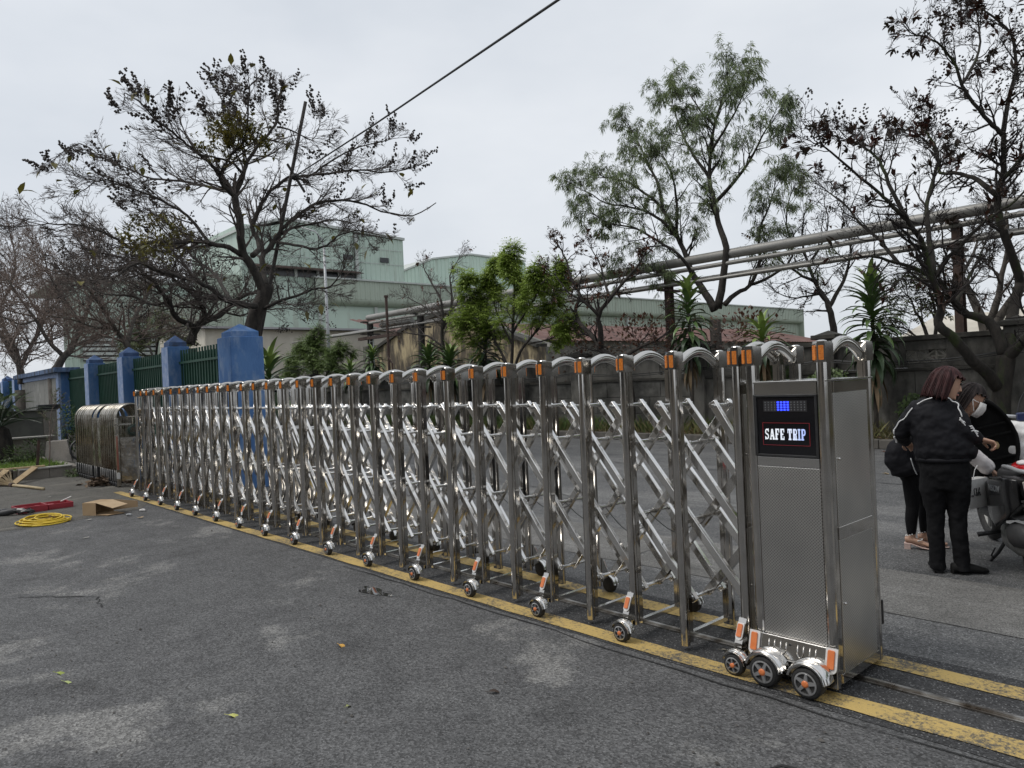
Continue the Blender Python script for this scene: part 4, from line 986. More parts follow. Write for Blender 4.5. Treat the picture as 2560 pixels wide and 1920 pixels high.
def pod_cluster(mb,p,d,L,n,r):
    for k in range(n):
        t=(k+.5)/n; s=(1-t*.65)*.062
        octa(mb,p+d*(L*t)+V((U(-s,s),U(-s,s),U(-s,s))),r*U(.75,1.15))
def finish_tree(name,label,base,trunk,tw,mt,mtw,leafs=None,mleaf=None,pods=None,group=None,extra=None,cat='tree',smooth=True):
    t=thing(name,label,cat,base,0,group); b=V(base)
    for mb in (trunk,tw,leafs,pods): 
        if mb: mb.v=[(x-b.x,y-b.y,z-b.z) for x,y,z in mb.v]
    trunk.build('trunk',mt,t,smooth=True,fix=False)
    if tw and tw.v: tw.build('branches',mtw,t,smooth=True,fix=False)
    if leafs and leafs.v: tag(leafs.build('foliage',mleaf,t,fix=False),kind='stuff')
    if pods and pods.v: tag(pods.build('seed_pods',M['pod'],t,fix=False),kind='stuff')
    return t

M['leaf_myrtle']=leafmat('autumn_myrtle_leaf',(.10,.035,.022),(.055,.05,.02),2.5)
M['leaf_yellow']=leafmat('yellowing_leaf',(.17,.14,.025),(.10,.10,.02),2.5)
# ---------------- the big bare tree behind the fence
random.seed(101)
T=MB();TW=MB();LV=MB();PD=MB(); tips=[]
cf=dict(max=3,n=(4.6,3.6,2.6),ang=(16,52),ratio=(.5,.74),rmin=.0036,wig=.17,up=(.02,.04,.05,.06),flat=.8,env=[(-200,520),(0,480),(130,395),(240,320),(300,195),(480,205),(560,165),(640,150),(720,190),(805,150),(830,230),(920,250),(1030,330),(1085,400),(1030,450),(1100,500),(1000,585),(920,650),(900,760),(700,880),(500,880),(300,860),(-200,930)])
D0=13.3
_b=px(626,880,D=D0); T.tube([V((_b.x,_b.y,0)),_b.lerp(V((_b.x,_b.y,0)),.5),px(629,850,D=D0)],[.23,.19,.17],12)
T.tube(limb_pts(tr(D0,(628,860),(632,820),(644,775),(660,742),(668,712)),3),[.17,.16,.155,.15,.145,.14,.138,.135,.13,.13,.13,.13,.125][:13],12)
L=lambda pts,r0,r1,pm=4.2,l0=1.0,st=.15: limb(T,TW,tr(D0,*pts),r0*.76,r1*.8,cf,tips,pm*1.75,l0*.85,st)
L([(662,735),(643,688,-.1),(619,651,-.2),(604,621,-.3),(601,579,-.4),(595,531,-.4),(587,492,-.4)],.11,.075,2.2,.8,.3)
L([(587,492,-.4),(607,437,-.2),(619,404,-.1),(646,365,0),(672,335,.1),(694,300,.2),(697,255,.3)],.06,.018,4.5,.9)
L([(602,430,-.2),(575,404,-.5),(540,395,-.9),(500,385,-1.2)],.035,.014,4,.9)
L([(587,492,-.4),(573,479,-.5),(555,458,-.6),(552,437,-.7),(564,410,-.8),(579,386,-.9),(607,356,-1),(620,290,-1.1),(624,215,-1.2)],.055,.014,4.5,.9)
L([(552,437,-.7),(519,404,-.9),(490,378,-1.1),(468,362,-1.2),(434,333,-1.5),(390,300,-1.7),(347,252,-1.9),(312,232,-2)],.045,.01,4.5,.85)
L([(667,715),(658,685,.2),(655,651,.4),(659,634,.5),(679,615,.6),(700,579,.7),(721,558,.8),(751,534,.9),(791,510,1),(836,501,1.2),(899,507,1.4),(954,528,1.6),(1030,539,1.8),(1090,507,2)],.085,.012,4.2,.75)
L([(630,640,-.1),(649,621,.3),(640,590,.5),(631,567,.5),(643,531,.6),(661,498,.7),(685,470,.9),(721,443,1.1),(751,440,1.3),(781,437,1.5),(812,413,1.7),(863,383,1.9),(899,368,2),(971,350,2.1)],.07,.012,4.4,.85)
L([(781,437,1.5),(842,431,1.2),(899,425,1),(949,431,.8),(1010,425,.6),(1070,402,.5)],.035,.009,4.5,.7)
L([(643,765),(619,763,-.5),(577,754,-.9),(549,739,-1.2),(522,718,-1.5),(480,700,-1.9),(450,693,-2.2),(380,669,-2.7),(336,659,-3.1),(290,690,-3.6),(240,700,-4.0)],.085,.010,4.4,.95,.2)
L([(604,640,-.2),(571,618,-.6),(525,609,-1),(480,600,-1.3),(450,606,-1.6),(380,604,-2),(325,620,-2.3),(280,590,-2.5),(233,572,-2.7),(170,560,-2.9),(105,562,-3.1)],.065,.01,4.2,.85)
L([(589,495,-.4),(564,477,.2),(510,464,.6),(450,451,1),(380,447,1.3),(320,420,1.5),(271,404,1.7),(200,360,1.9),(140,395,2)],.045,.008,4.5,.85)
L([(661,772),(691,757,-.5),(739,739,-.9),(781,724,-1.2),(827,715,-1.4),(857,675,-1.6)],.045,.01,4,.7)
L([(700,606,.6),(736,612,.2),(791,621,-.2),(827,606,-.5),(851,585,-.7),(896,576,-.9),(960,590,-1.2)],.04,.008,4,.6)
L([(706,582,.7),(736,567,1.3),(797,558,1.8),(827,549,2.2),(880,560,2.5),(920,600,2.8)],.04,.008,4.2,.6)
L([(646,365,0),(600,300,.3),(560,260,.6),(540,215,.8)],.03,.009,5,.8)
L([(694,317,.2),(740,330,.5),(780,350,.8),(800,310,1)],.025,.008,5,.7)
L([(525,609,-1),(470,540,-1),(400,500,-1.2),(330,470,-1.5),(260,450,-1.8),(200,480,-2)],.04,.008,4.4,.85)
L([(577,754,-.9),(540,690,.4),(480,640,1),(420,560,1.6),(360,520,2)],.05,.01,4.2,.8)
for pts,d,lvl in tips:
    e=pts[-1]; rel_=e-CAM; dep=rel_.dot(CF); u=1280+FPX*rel_.dot(CR)/dep; v=960-FPX*rel_.dot(CU)/dep
    out=(lvl==2) and v<520 and (v<300 or u<420 or u>760) and random.random()<(.075 if v<300 else .035)
    if out: 
        dd=(d+V((0,0,.6))).normalized(); pod_cluster(PD,e-dd*.15,dd,U(.3,.5),random.randint(16,28),.026)
    elif random.random()<.006 and v<640 and lvl==2: pod_cluster(PD,e,d,U(.1,.25),random.randint(4,9),.024)
    a=max(0,1-((u-590)**2/130**2+(v-345)**2/80**2)); a2=max(0,1-((u-390)**2/120**2+(v-590)**2/70**2))
    if random.random()<a*.55+a2*.4:
        for k in range(5): 
            t=random.random(); quadleaf(LV,pts[0].lerp(pts[-1],t),rot_about(d,R(U(20,70)),U(0,6.28)),V((U(-.4,.4),U(-.4,.4),1)),U(.05,.10),U(.025,.045))
    elif random.random()<.0035:
        leaf(LV,e,rot_about(d,R(U(20,90)),U(0,6.28)),V((0,0,1)),U(.16,.26),U(.07,.11),.3)
finish_tree('crape_myrtle_tree','big bare tree behind the blue fence carrying black seed clusters against the sky',(px(628,860,D=D0).x,px(628,860,D=D0).y,0),T,TW,M['bark'],M['twig'],LV,M['leaf_yellow'],PD,'bare trees behind the fence')
# make its trunk reach the ground
# ---------------- the bare trees further along the fence
def bare(label,D0,limbs,base,seed,tw_m,c,pods=0,pm=4,l0=1,name='bare_tree'):
    random.seed(seed); T=MB();TW=MB();PD=MB();tips=[]
    b=px(base[0],base[1],D=D0); g=V((b.x,b.y,0))
    T.tube([g,g.lerp(b,.5)+V((.02,.02,0)),b],[base[2]*1.25,base[2]*1.08,base[2]],10)
    for (pts,r0,r1) in limbs: limb(T,TW,tr(D0,*pts),r0,r1,c,tips,pm,l0,.12)
    for pts,d,lvl in tips:
        if random.random()<pods: pod_cluster(PD,pts[-1],d,.2,random.randint(4,9),.022)
    return finish_tree(name,label,(g.x,g.y,0),T,TW,M['bark'] if tw_m!='twig_pale' else M['bark_grey'],M[tw_m],None,None,PD,'bare trees behind the fence')
c2=dict(max=3,n=(4.8,3.8,3.0),ang=(25,65),ratio=(.5,.75),rmin=.0048,wig=.22,up=(.04,.05,.06,.08))
bare('dark forked bare tree just left of the big one, behind the first small pillar',15.5,[
  ([(475,860),(484,832),(497,810),(519,801,.2),(561,780,.6),(582,755,.9),(620,735,1.2)],0.102,.04),
  ([(490,822),(468,808,-.2),(439,793,-.5),(422,755,-.8),(405,730,-1),(380,700,-1.3),(330,660,-1.6),(290,640,-1.8)],0.068,.02),
  ([(505,808,.1),(512,780),(498,755,-.2),(478,730,-.4),(450,715,-.6),(430,690,-.8),(440,650,-1)],0.058,.02),
  ([(422,755,-.8),(380,762,-.6),(330,740,-.4),(260,735,-.2),(200,700,0)],0.034,.012),
  ([(561,780,.6),(600,790,.8),(650,775,1),(720,770,1.2)],0.027,.01)],(472,872,.16),202,'twig',c2,.03,6.5,.95)
bare('slim grey bare tree behind the second small pillar',18,[
  ([(320,880),(318,862),(300,838),(285,818,-.3),(262,780,-.6),(235,740,-1),(200,700,-1.4),(160,680,-1.6)],0.088,.02),
  ([(318,862),(331,808,.3),(350,770,.6),(372,730,.9),(380,690,1.1)],0.061,.02),
  ([(300,838),(330,850,.2),(370,845,.5),(420,830,.8)],0.034,.012),
  ([(285,818,-.3),(240,820,-.8),(190,800,-1.2),(120,790,-1.6)],0.034,.012),
  ([(262,780,-.6),(250,720,-.2),(240,660,.2),(225,620,.5)],0.041,.012)],(322,895,.14),203,'twig_pale',c2,.0,7,1.05)
bare('leaning grey bare tree behind the blue framed board wall',21,[
  ([(140,925),(160,892),(181,868),(205,810,.3),(222,765,.6),(240,710,.9),(250,650,1.2)],0.122,.03),
  ([(160,892),(120,850,-.3),(90,800,-.6),(60,760,-.9),(20,700,-1.2)],0.068,.02),
  ([(181,868),(220,850,.4),(270,835,.8),(320,815,1.2)],0.048,.015),
  ([(205,810,.3),(170,760,.1),(130,700,-.1),(110,640,-.3)],0.054,.015),
  ([(90,800,-.6),(50,810,-.8),(0,790,-1),(-60,780,-1.2)],0.034,.012)],(138,945,.19),204,'twig_pale',c2,.01,7,1.2)
bare('tangled bare tree at the left edge behind the far pillars',24,[
  ([(55,960),(50,920),(40,880),(10,820),(-30,760)],0.136,.03),
  ([(50,920),(80,860,.4),(110,800,.8),(120,740,1.1),(100,680,1.3)],0.082,.02),
  ([(40,880),(0,840,-.5),(-60,800,-.9),(-120,790,-1.3)],0.061,.02),
  ([(50,920),(20,870,.6),(-10,800,.9),(20,730,1.2),(40,660,1.4),(30,600,1.5)],0.075,.02),
  ([(80,860,.4),(130,850,.6),(180,830,.8)],0.041,.015),
  ([(110,800,.8),(60,730,.9),(10,690,1.1),(-40,640,1.2)],0.041,.012)],(55,975,.2),205,'twig_pale',c2,.01,7.5,1.3)

# ---------------- the big tree on the verge at the right
random.seed(301)
T=MB();TW=MB();LV=MB();PD=MB(); tips=[]
D0=12.2
cr_=dict(max=3,n=(4.2,3.2,2.3),ang=(25,65),ratio=(.5,.75),rmin=.0042,wig=.24,up=(.05,.06,.08,.1))
b0=px(2502,1105,D=D0)
T.tube(limb_pts([V((b0.x,b0.y,.02)),px(2502,1060,D=D0),px(2503,996,D=D0),px(2511,930,D=D0),px(2516,890,D=D0)],3),[.20,.18,.165,.155,.15,.145,.14,.14,.14,.14,.14,.14,.13],12)
L=lambda pts,r0,r1,pm=4,l0=.9,st=.15: limb(T,TW,tr(D0,*pts),r0,r1,cr_,tips,pm*1.7,l0*.8,st,10)
L([(2492,965),(2469,933,-.2),(2427,899,-.4),(2393,853,-.5),(2355,823,-.6),(2346,800,-.6),(2355,764,-.7),(2342,730,-.8),(2325,680,-.9),(2312,625,-1),(2296,588,-1.1),(2266,549,-1.2),(2230,515,-1.3),(2198,481,-1.4),(2129,424,-1.6),(2062,368,-1.8)],.105,.012,3.2,.9,.35)
L([(2513,885),(2486,819,.2),(2460,798,.3),(2418,785,.4),(2389,760,.4),(2363,726,.3),(2346,705,.2),(2300,676,0),(2243,658,-.3),(2180,640,-.6),(2120,650,-.8)],.10,.012,3.4,.9,.3)
L([(2518,895),(2540,872,-.2),(2565,845,-.4),(2600,790,-.6),(2640,700,-.8),(2660,600,-1)],.11,.02,3,.9,.3)
L([(2519,885),(2530,800,.5),(2545,722,.7),(2549,701,.7),(2528,638,.6),(2507,574,.5),(2494,519,.5),(2498,477,.4),(2507,439,.4),(2509,384,.3),(2507,338,.3),(2481,315,.2),(2450,275,.1),(2404,212,0),(2381,149,-.1),(2340,105,-.2),(2292,88,-.3)],.10,.012,3.6,.9,.3)
L([(2490,486,.4),(2448,452,.7),(2401,435,1),(2351,432,1.2),(2346,400,1.3),(2330,365,1.4),(2300,343,1.5)],.05,.012,4,.8)
L([(2503,450,.4),(2536,418,.1),(2562,385,-.1),(2600,330,-.3),(2630,250,-.5)],.05,.014,4,.9)
L([(2342,690,.1),(2363,650,0),(2397,621,-.2),(2439,574,-.4),(2486,536,-.6),(2540,500,-.8),(2600,440,-1)],.045,.012,4,.8)
L([(2335,687,-.9),(2324,601,-.6),(2318,515,-.4),(2340,424,-.2),(2345,380,-.1),(2310,320,0)],.05,.012,4,.8)
L([(2266,549,-1.2),(2221,458,-1.1),(2198,401,-1),(2160,370,-.9),(2120,350,-.8)],.035,.01,4.5,.75)
L([(2243,658,-.3),(2200,600,0),(2150,560,.3),(2110,510,.5),(2070,480,.7)],.035,.01,4.2,.8)
L([(2507,338,.3),(2520,260,.5),(2540,170,.7),(2530,90,.8),(2480,40,.9),(2440,10,1)],.045,.012,4.2,.85)
L([(2404,212,0),(2440,150,.3),(2450,80,.5),(2440,10,.7)],.03,.01,4.5,.7)
L([(2389,760,.4),(2420,700,.9),(2450,640,1.3),(2470,590,1.6)],.04,.01,4,.8)
for pts,d,lvl in tips:
    e=pts[-1]; rel_=e-CAM; dep=rel_.dot(CF); u=1280+FPX*rel_.dot(CR)/dep; v=960-FPX*rel_.dot(CU)/dep
    if lvl==2 and random.random()<(.11 if v<330 else .025): pod_cluster(PD,e,(d+V((0,0,.4))).normalized(),U(.15,.3),random.randint(6,14),.019)
    if lvl==2 and random.random()<(.17 if v<420 else .05):
        for k in range(random.randint(3,7)): leaf(LV,pts[1].lerp(e,random.random()),rot_about(d,R(U(30,80)),U(0,6.28)),V((U(-.3,.3),U(-.3,.3),1)),U(.10,.17),U(.045,.07),.12)
finish_tree('myrtle_tree','dark mossy forked tree on the verge at the right with seed clusters and reddish leaves',(b0.x,b0.y,.02),T,TW,M['bark_moss'],M['twig_dark'],LV,leafmat('dull_red_leaf',(.035,.028,.014),(.075,.026,.02),2.2,trans=.12),PD,'trees along the boundary wall')
# ---------------- smaller bare myrtles on the verge and beyond
def small(label,y,limbs,base,seed,mt,mtw,leafd,lm,pods,c,pm=5,l0=.6,name='myrtle_tree',lsz=(.08,.15),toground=.14):
    random.seed(seed); T=MB();TW=MB();PD=MB();LV=MB();tips=[]
    b=px(base[0],base[1],y=y); g=V((b.x,b.y,toground))
    if b.z>toground+.1: T.tube([g,g.lerp(b,.5)+V((.03,0,0)),b],[base[2]*1.2,base[2]*1.05,base[2]],10)
    for (pts,r0,r1) in limbs: limb(T,TW,[px(p[0],p[1],y=y+(p[2] if len(p)>2 else 0)) for p in pts],r0,r1,c,tips,pm,l0,.2)
    for pts,d,lvl in tips:
        if lvl<c['max']:
            if random.random()<pods: pod_cluster(PD,pts[-1],d,.18,random.randint(4,9),.02)
            if random.random()<leafd:
                for k in range(random.randint(3,6)): leaf(LV,pts[1].lerp(pts[-1],random.random()),rot_about(d,R(U(30,80)),U(0,6.28)),V((U(-.3,.3),U(-.3,.3),1)),U(*lsz),U(lsz[0]*.45,lsz[1]*.5),.22)
    return finish_tree(name,label,(g.x,g.y,toground),T,TW,mt,mtw,LV,lm,PD,'trees along the boundary wall')
M['leaf_red']=leafmat('red_brown_leaf',(.12,.04,.03),(.13,.085,.05),3)
c3=dict(max=3,n=(3.6,2.8,2),ang=(25,65),ratio=(.5,.75),rmin=.0045,wig=.25,up=(.06,.06,.08,.1))
small('gnarled bare tree with red leaves in front of the long shed roof',10.9,[
  ([(1578,1050),(1573,960),(1540,900),(1500,872),(1490,850,.1),(1460,820,.2),(1438,782,.3),(1449,736,.4),(1430,700,.5),(1415,650,.6),(1400,620,.6)],.11,.02),
  ([(1503,875),(1500,818,-.2),(1497,787,-.3),(1525,746,-.3),(1556,710,-.3),(1590,670,-.2),(1610,640,-.1)],.08,.02),
  ([(1497,787,-.3),(1469,761,-.5),(1450,750,-.6),(1420,730,-.8),(1390,690,-.9)],.05,.012),
  ([(1525,746,-.3),(1510,700,0),(1500,660,.2),(1480,625,.3)],.04,.012),
  ([(1540,900),(1600,870,.3),(1660,840,.5),(1700,800,.6)],.05,.012)],(1578,1060,.12),401,M['bark'],M['twig_dark'],.28,M['leaf_red'],.14,c3,5,.6)
small('thin bare tree in front of the ochre gable wall',10.8,[
  ([(1120,960),(1112,900),(1105,840),(1108,790),(1098,740),(1075,700),(1060,670)],.09,.014),
  ([(1106,820),(1125,780,.3),(1130,740,.5),(1125,690,.6),(1145,650,.7)],.06,.012),
  ([(1110,870),(1070,840,-.2),(1030,835,-.4),(990,830,-.6)],.04,.01),
  ([(1125,780,.3),(1165,760,.5),(1200,720,.7)],.04,.01),
  ([(1108,800),(1080,780,.3),(1050,760,.5),(1010,740,.6)],.04,.01)],(1122,1010,.1),402,M['bark'],M['twig'],.03,M['leaf_red'],.05,c3,5,.65)
small('leafless tree standing beyond the wall left of the tallest dracaena',14.5,[
  ([(2085,860),(2083,820),(2072,767),(2055,735,.2),(2037,705,.3),(2020,660,.4),(2005,600,.5),(2010,540,.6)],.10,.014),
  ([(2072,767),(2100,720,.3),(2120,670,.5),(2125,610,.6),(2110,560,.7)],.06,.012),
  ([(2037,705,.3),(1990,680,.1),(1950,650,0),(1920,610,0)],.045,.01),
  ([(2055,735,.2),(2020,740,.5),(1980,745,.7),(1940,730,.8)],.035,.01),
  ([(2020,660,.4),(2050,620,.6),(2070,560,.8),(2060,500,1)],.04,.01)],(2086,880,.1),403,M['bark'],M['twig_dark'],.05,M['leaf_red'],.06,c3,5,.75)
small('pale grey trunks of a bare tree beyond the wall behind the right-hand tree',15.5,[
  ([(2470,860),(2455,800),(2425,730),(2405,690),(2395,640),(2380,580)],.13,.02),([(2462,830),(2490,760),(2505,690),(2520,600),(2515,520)],.10,.02),
  ([(2470,850),(2520,760),(2570,690),(2600,600)],.12,.02),([(2405,690),(2440,620,.4),(2450,560,.6)],.05,.01)],(2470,880,.15),404,M['bark_grey'],M['twig'],.02,M['leaf_red'],.02,c3,4,.8)

# ---------------- leafy trees
def leafy(name,label,y,limbs,base,seed,c,leaf_m,shape,pm,l0,mt,mtw,group='leafy trees beyond the wall',dens=1,prob=1,droop=.5,spare=None,toground=.05):
    random.seed(seed); T=MB();TW=MB();LV=MB();tips=[]
    b=px(base[0],base[1],y=y); g=V((b.x,b.y,toground))
    T.tube([g,g.lerp(b,.5)+V((.03,0,0)),b],[base[2]*1.2,base[2]*1.05,base[2]],10)
    for (pts,r0,r1) in limbs: limb(T,TW,[px(p[0],p[1],y=y+(p[2] if len(p)>2 else 0)) for p in pts],r0,r1,c,tips,pm,l0,.3)
    for pts,d,lvl in tips:
        if random.random()>prob: continue
        for k in range(dens if lvl==c['max'] else max(1,dens//2)):
            t=U(.15,1); i=min(len(pts)-2,int(t*(len(pts)-1))); p=pts[i].lerp(pts[i+1],t*(len(pts)-1)-i)
            shape(LV,p,d)
    return finish_tree(name,label,(g.x,g.y,toground),T,TW,mt,mtw,LV,leaf_m,None,group)
def lance(LV,p,d):
    dd=(rot_about(d,R(U(20,75)),U(0,6.28))+V((0,0,-.45))).normalized()
    quadleaf(LV,p,dd,V((U(-.6,.6),U(-.6,.6),1)),U(.09,.16),U(.014,.024),.8)
def compound(LV,p,d):
    dd=(rot_about(d,R(U(25,75)),U(0,6.28))+V((0,0,-.15))).normalized(); s=dd.cross(V((0,0,1)))
    if s.length<.01: s=V((1,0,0))
    s.normalize(); Lr=U(.16,.26)
    for k in range(4):
        q=p+dd*(Lr*(k+1)/4.5)+V((0,0,-.05*(k/4)**2))
        for sg in (-1,1): quadleaf(LV,q,(s*sg*.9+dd*.5+V((0,0,-.25))).normalized(),V((0,0,1)),U(.07,.10),U(.03,.042),.4)
    quadleaf(LV,p+dd*Lr,dd+V((0,0,-.3)),V((0,0,1)),.09,.04,.4)
ca=dict(max=3,n=(3.6,3.1,2.6),ang=(20,52),ratio=(.55,.8),rmin=.0036,wig=.16,up=(.06,.05,.02,-.04))
leafy('acacia_tree','tall airy tree with slender drooping leaves rising behind the pipes',12.9,[
  ([(1787,775),(1765,735),(1735,690),(1715,640,.1),(1691,590,.2),(1657,524,.3),(1614,484,.4),(1562,452,.5),(1510,444,.6)],.11,.015),
  ([(1691,590,.2),(1665,560,-.2),(1622,532,-.5),(1571,516,-.8),(1519,508,-1),(1467,480,-1.2)],.05,.012),
  ([(1735,690,0),(1700,640,-.4),(1640,600,-.7),(1588,570,-1),(1528,560,-1.2),(1493,540,-1.4)],.05,.012),
  ([(1657,524,.3),(1648,468,.5),(1622,412,.7),(1596,356,.9),(1579,324,1)],.055,.012),
  ([(1691,590,.2),(1691,508,0),(1682,444,-.2),(1657,388,-.4)],.05,.012),
  ([(1795,770),(1808,700),(1815,620),(1796,560,.1),(1786,508,.1),(1773,444,.1),(1777,380,.1),(1786,316,.1),(1803,260,.2),(1820,212,.3)],.105,.015),
  ([(1773,444,.1),(1734,388,.4),(1708,340,.6),(1691,292,.8),(1682,260,.9)],.05,.012),
  ([(1786,508,.1),(1837,452,-.2),(1872,404,-.4),(1902,348,-.6),(1923,312,-.7)],.055,.012),
  ([(1777,380,.1),(1811,324,-.2),(1837,284,-.4),(1854,244,-.5)],.04,.012),
  ([(1786,316,.1),(1751,276,.2),(1725,236,.3)],.035,.012),
  ([(1812,760),(1840,735,.3),(1875,712,.6),(1900,650,.9),(1897,580,1.2),(1923,516,1.4),(1936,468,1.5)],.07,.012),
  ([(1875,712,.6),(1930,690,.8),(1980,640,1),(1966,560,1.2),(1975,492,1.4)],.045,.012),
  ([(1765,735),(1720,720,-.3),(1660,690,-.6),(1600,680,-.8)],.04,.01)],(1787,800,.14),501,ca,leafmat('acacia_leaf',(.15,.195,.10),(.22,.27,.13),1.1,trans=.45),lance,5.4,.84,M['bark'],M['twig_dark'],dens=6,prob=.95)
cb=dict(max=2,n=(4,3.2,2),ang=(20,55),ratio=(.5,.75),rmin=.004,wig=.2,up=(.12,.06,0))
leafy('leafy_tree','bushy bright green tree with small leaflets above the middle of the gate',11.0,[
  ([(1275,960),(1262,900),(1235,850),(1205,800,-.1),(1185,760,-.2),(1175,720,-.3)],.055,.012),
  ([(1278,960),(1280,880),(1283,800),(1286,740),(1284,700),(1282,665)],.06,.012),
  ([(1280,950),(1300,880),(1340,830,.2),(1370,780,.3),(1390,730,.4),(1395,700,.5)],.05,.012),
  ([(1281,860),(1250,800,.3),(1235,750,.4),(1232,710,.5),(1245,680,.5)],.04,.01),
  ([(1283,830),(1320,770,-.2),(1340,740,-.3),(1345,710,-.4)],.04,.01),
  ([(1262,900),(1220,880,-.2),(1180,850,-.4),(1165,820,-.5)],.03,.01),
  ([(1320,860),(1370,850,.1),(1410,830,.2)],.03,.01)],(1277,980,.07),502,cb,leafmat('bright_leaflet',(.24,.33,.065),(.35,.45,.11),2.2,trans=.5),compound,9,.56,M['bark'],M['twig'],dens=4,prob=.85,toground=.14)
leafy('round_shrub','rounded mid green shrub left of the street lamp post',11.6,[
  ([(790,985),(785,940),(770,900),(760,880)],.05,.012),([(790,985),(795,930),(795,880),(793,855)],.05,.012),([(792,985),(815,940),(835,910),(845,890)],.045,.012),([(788,985),(760,960),(735,940),(728,920)],.04,.012),([(793,985),(830,970),(850,950)],.03,.01)],
  (790,1000,.06),503,dict(max=2,n=(4,3,2),ang=(20,60),ratio=(.55,.8),rmin=.005,wig=.2,up=(.08,.05,0)),leafmat('shrub_leaf',(.13,.19,.06),(.18,.25,.085),2,trans=.3),compound,11,.62,M['bark'],M['twig'],dens=4,prob=.95,group='shrubs along the wall',toground=.14)
leafy('green_bush','olive green bush behind the fence between the first small pillars',16.0 if False else 3.4,[
  ([(385,900),(370,860),(350,830)],.04,.012),([(388,900),(395,850),(405,815)],.04,.012),([(390,900),(425,860),(445,840)],.04,.012),([(386,900),(350,880),(330,860)],.03,.01)],
  (387,915,.05),504,dict(max=2,n=(4,3,2),ang=(20,60),ratio=(.55,.8),rmin=.005,wig=.2,up=(.08,.05,0)),leafmat('olive_leaf',(.10,.13,.045),(.14,.16,.06),2,trans=.25),compound,6,.5,M['bark'],M['twig'],dens=2,prob=.7,group='shrubs along the wall')
# foliage of low scrub beyond the wall at the right
leafy('scrub_tree','small dull green scrub tree peeping over the wall left of the rusty support',13.2,[
  ([(2330,880),(2310,820),(2290,780),(2270,740)],.05,.012),([(2332,880),(2340,820),(2335,760),(2320,720)],.05,.012),([(2330,870),(2290,840),(2260,820)],.04,.01)],
  (2332,890,.06),505,dict(max=2,n=(4,3,2),ang=(20,60),ratio=(.55,.8),rmin=.005,wig=.2,up=(.08,.05,0)),leafmat('scrub_leaf',(.07,.085,.03),(.10,.11,.045),2,trans=.25),compound,5,.5,M['bark'],M['twig'],dens=2,prob=.6)

# ---------------- dracaenas: every strap leaf its own piece
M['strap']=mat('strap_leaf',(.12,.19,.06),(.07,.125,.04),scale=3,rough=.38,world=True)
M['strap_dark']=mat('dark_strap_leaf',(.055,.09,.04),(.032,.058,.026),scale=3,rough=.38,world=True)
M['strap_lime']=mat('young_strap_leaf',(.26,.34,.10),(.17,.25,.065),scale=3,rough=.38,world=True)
M['strap_dry']=mat('dry_strap_leaf',(.22,.16,.09),(.14,.095,.055),scale=4,rough=.8,world=True)
def strap(L,w,el,curl,m,key):
    """arching strap leaf along +X starting at elevation el, bending down by curl"""
    b=MB(); n=6; q=V((0,0,0)); a=el; vs=[]
    for i in range(n+1):
        t=i/n; ww=w/2*(.45 if i==0 else (1-(max(0,t-.45)/.55)**1.7*.97))
        nx=V((-math.sin(a),0,math.cos(a))); vs+=[q+V((0,-ww,0))+nx*ww*.35,q,q+V((0,ww,0))+nx*ww*.35]
        q=q+V((math.cos(a),0,math.sin(a)))*(L/n); a-=curl/n*(0.4+1.2*t)
    fs=[]
    for i in range(n): o=3*i; fs+=[(o,o+3,o+4,o+1),(o+1,o+4,o+5,o+2)]
    b.add(vs,fs); return b.mesh('leaf',m,True)
SM={}
def strapmesh(kind,el_,curl,L,w):
    k=(kind,round(el_,1),round(curl,1),round(L,1),round(w,2))
    if k not in SM: SM[k]=strap(k[3],k[4],k[1],k[2],M[kind],k)
    return SM[k]
def dracaena(label,loc,zhead,nleaf,L,w,seed,skirt=0,lime=.2,zlow=None,dark=False,stem_r=.035,group='strap leaved dracaena plants along the wall'):
    random.seed(seed); t=thing('dracaena',label,'plant',loc,U(0,6),group)
    z0=zhead-loc[2]; MB().tube([(0,0,0),(.03,.01,z0*.5),(0,0,z0)],[stem_r*1.2,stem_r,stem_r*.8],9).build('stem',M['bark_grey'],t,smooth=True)
    zl=(zlow-loc[2]) if zlow is not None else z0-.35
    for i in range(nleaf):
        f=i/nleaf; az=i*2.399+U(-.25,.25); z=zl+(z0-zl)*f
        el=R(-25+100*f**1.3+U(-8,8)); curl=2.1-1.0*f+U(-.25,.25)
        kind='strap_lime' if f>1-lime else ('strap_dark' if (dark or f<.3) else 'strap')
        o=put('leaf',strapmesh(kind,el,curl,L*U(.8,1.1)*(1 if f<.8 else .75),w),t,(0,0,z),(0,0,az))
    for i in range(skirt):
        az=U(0,6.28); z=zl-U(0,.35)
        put('leaf',strapmesh('strap_dry' if random.random()<.75 else 'strap_dark',R(-50-U(0,20)),.9,L*U(.7,1.0),w*.6),t,(0,0,z),(0,0,az))
    return t
P=px(2262,1080,y=10.9); dracaena('tallest dracaena, a leafy column with drooping dry leaves beside the tree at the right',(-3.25,10.75,.14),2.95,105,.72,.11,1,30,.12,1.55)
p=px(1718,720,y=11.0); dracaena('tall dracaena with lime green top rising above the right half of the gate',(p.x,11.0,.14),p.z,80,.68,.115,2,22,.22,1.95)
p=px(1905,822,y=10.9); dracaena('short lime green dracaena above the double posts near the drive cabinet',(p.x,10.9,.14),p.z,48,.66,.11,3,14,.5,1.75)
p=px(1072,885,y=10.9); dracaena('broad dark dracaena, left one of the pair in front of the thin bare tree',(p.x,10.9,.14),p.z,80,.82,.115,4,18,.12,1.75)
p=px(1125,890,y=10.7); dracaena('broad dark dracaena, right one of the pair in front of the thin bare tree',(p.x,10.7,.14),p.z,80,.85,.12,5,18,.12,1.6)
p=px(1212,820,y=11.1); dracaena('tall dark dracaena column hidden behind the bushy green tree',(p.x,11.1,.14),p.z,90,.85,.12,6,10,.05,1.8,True)
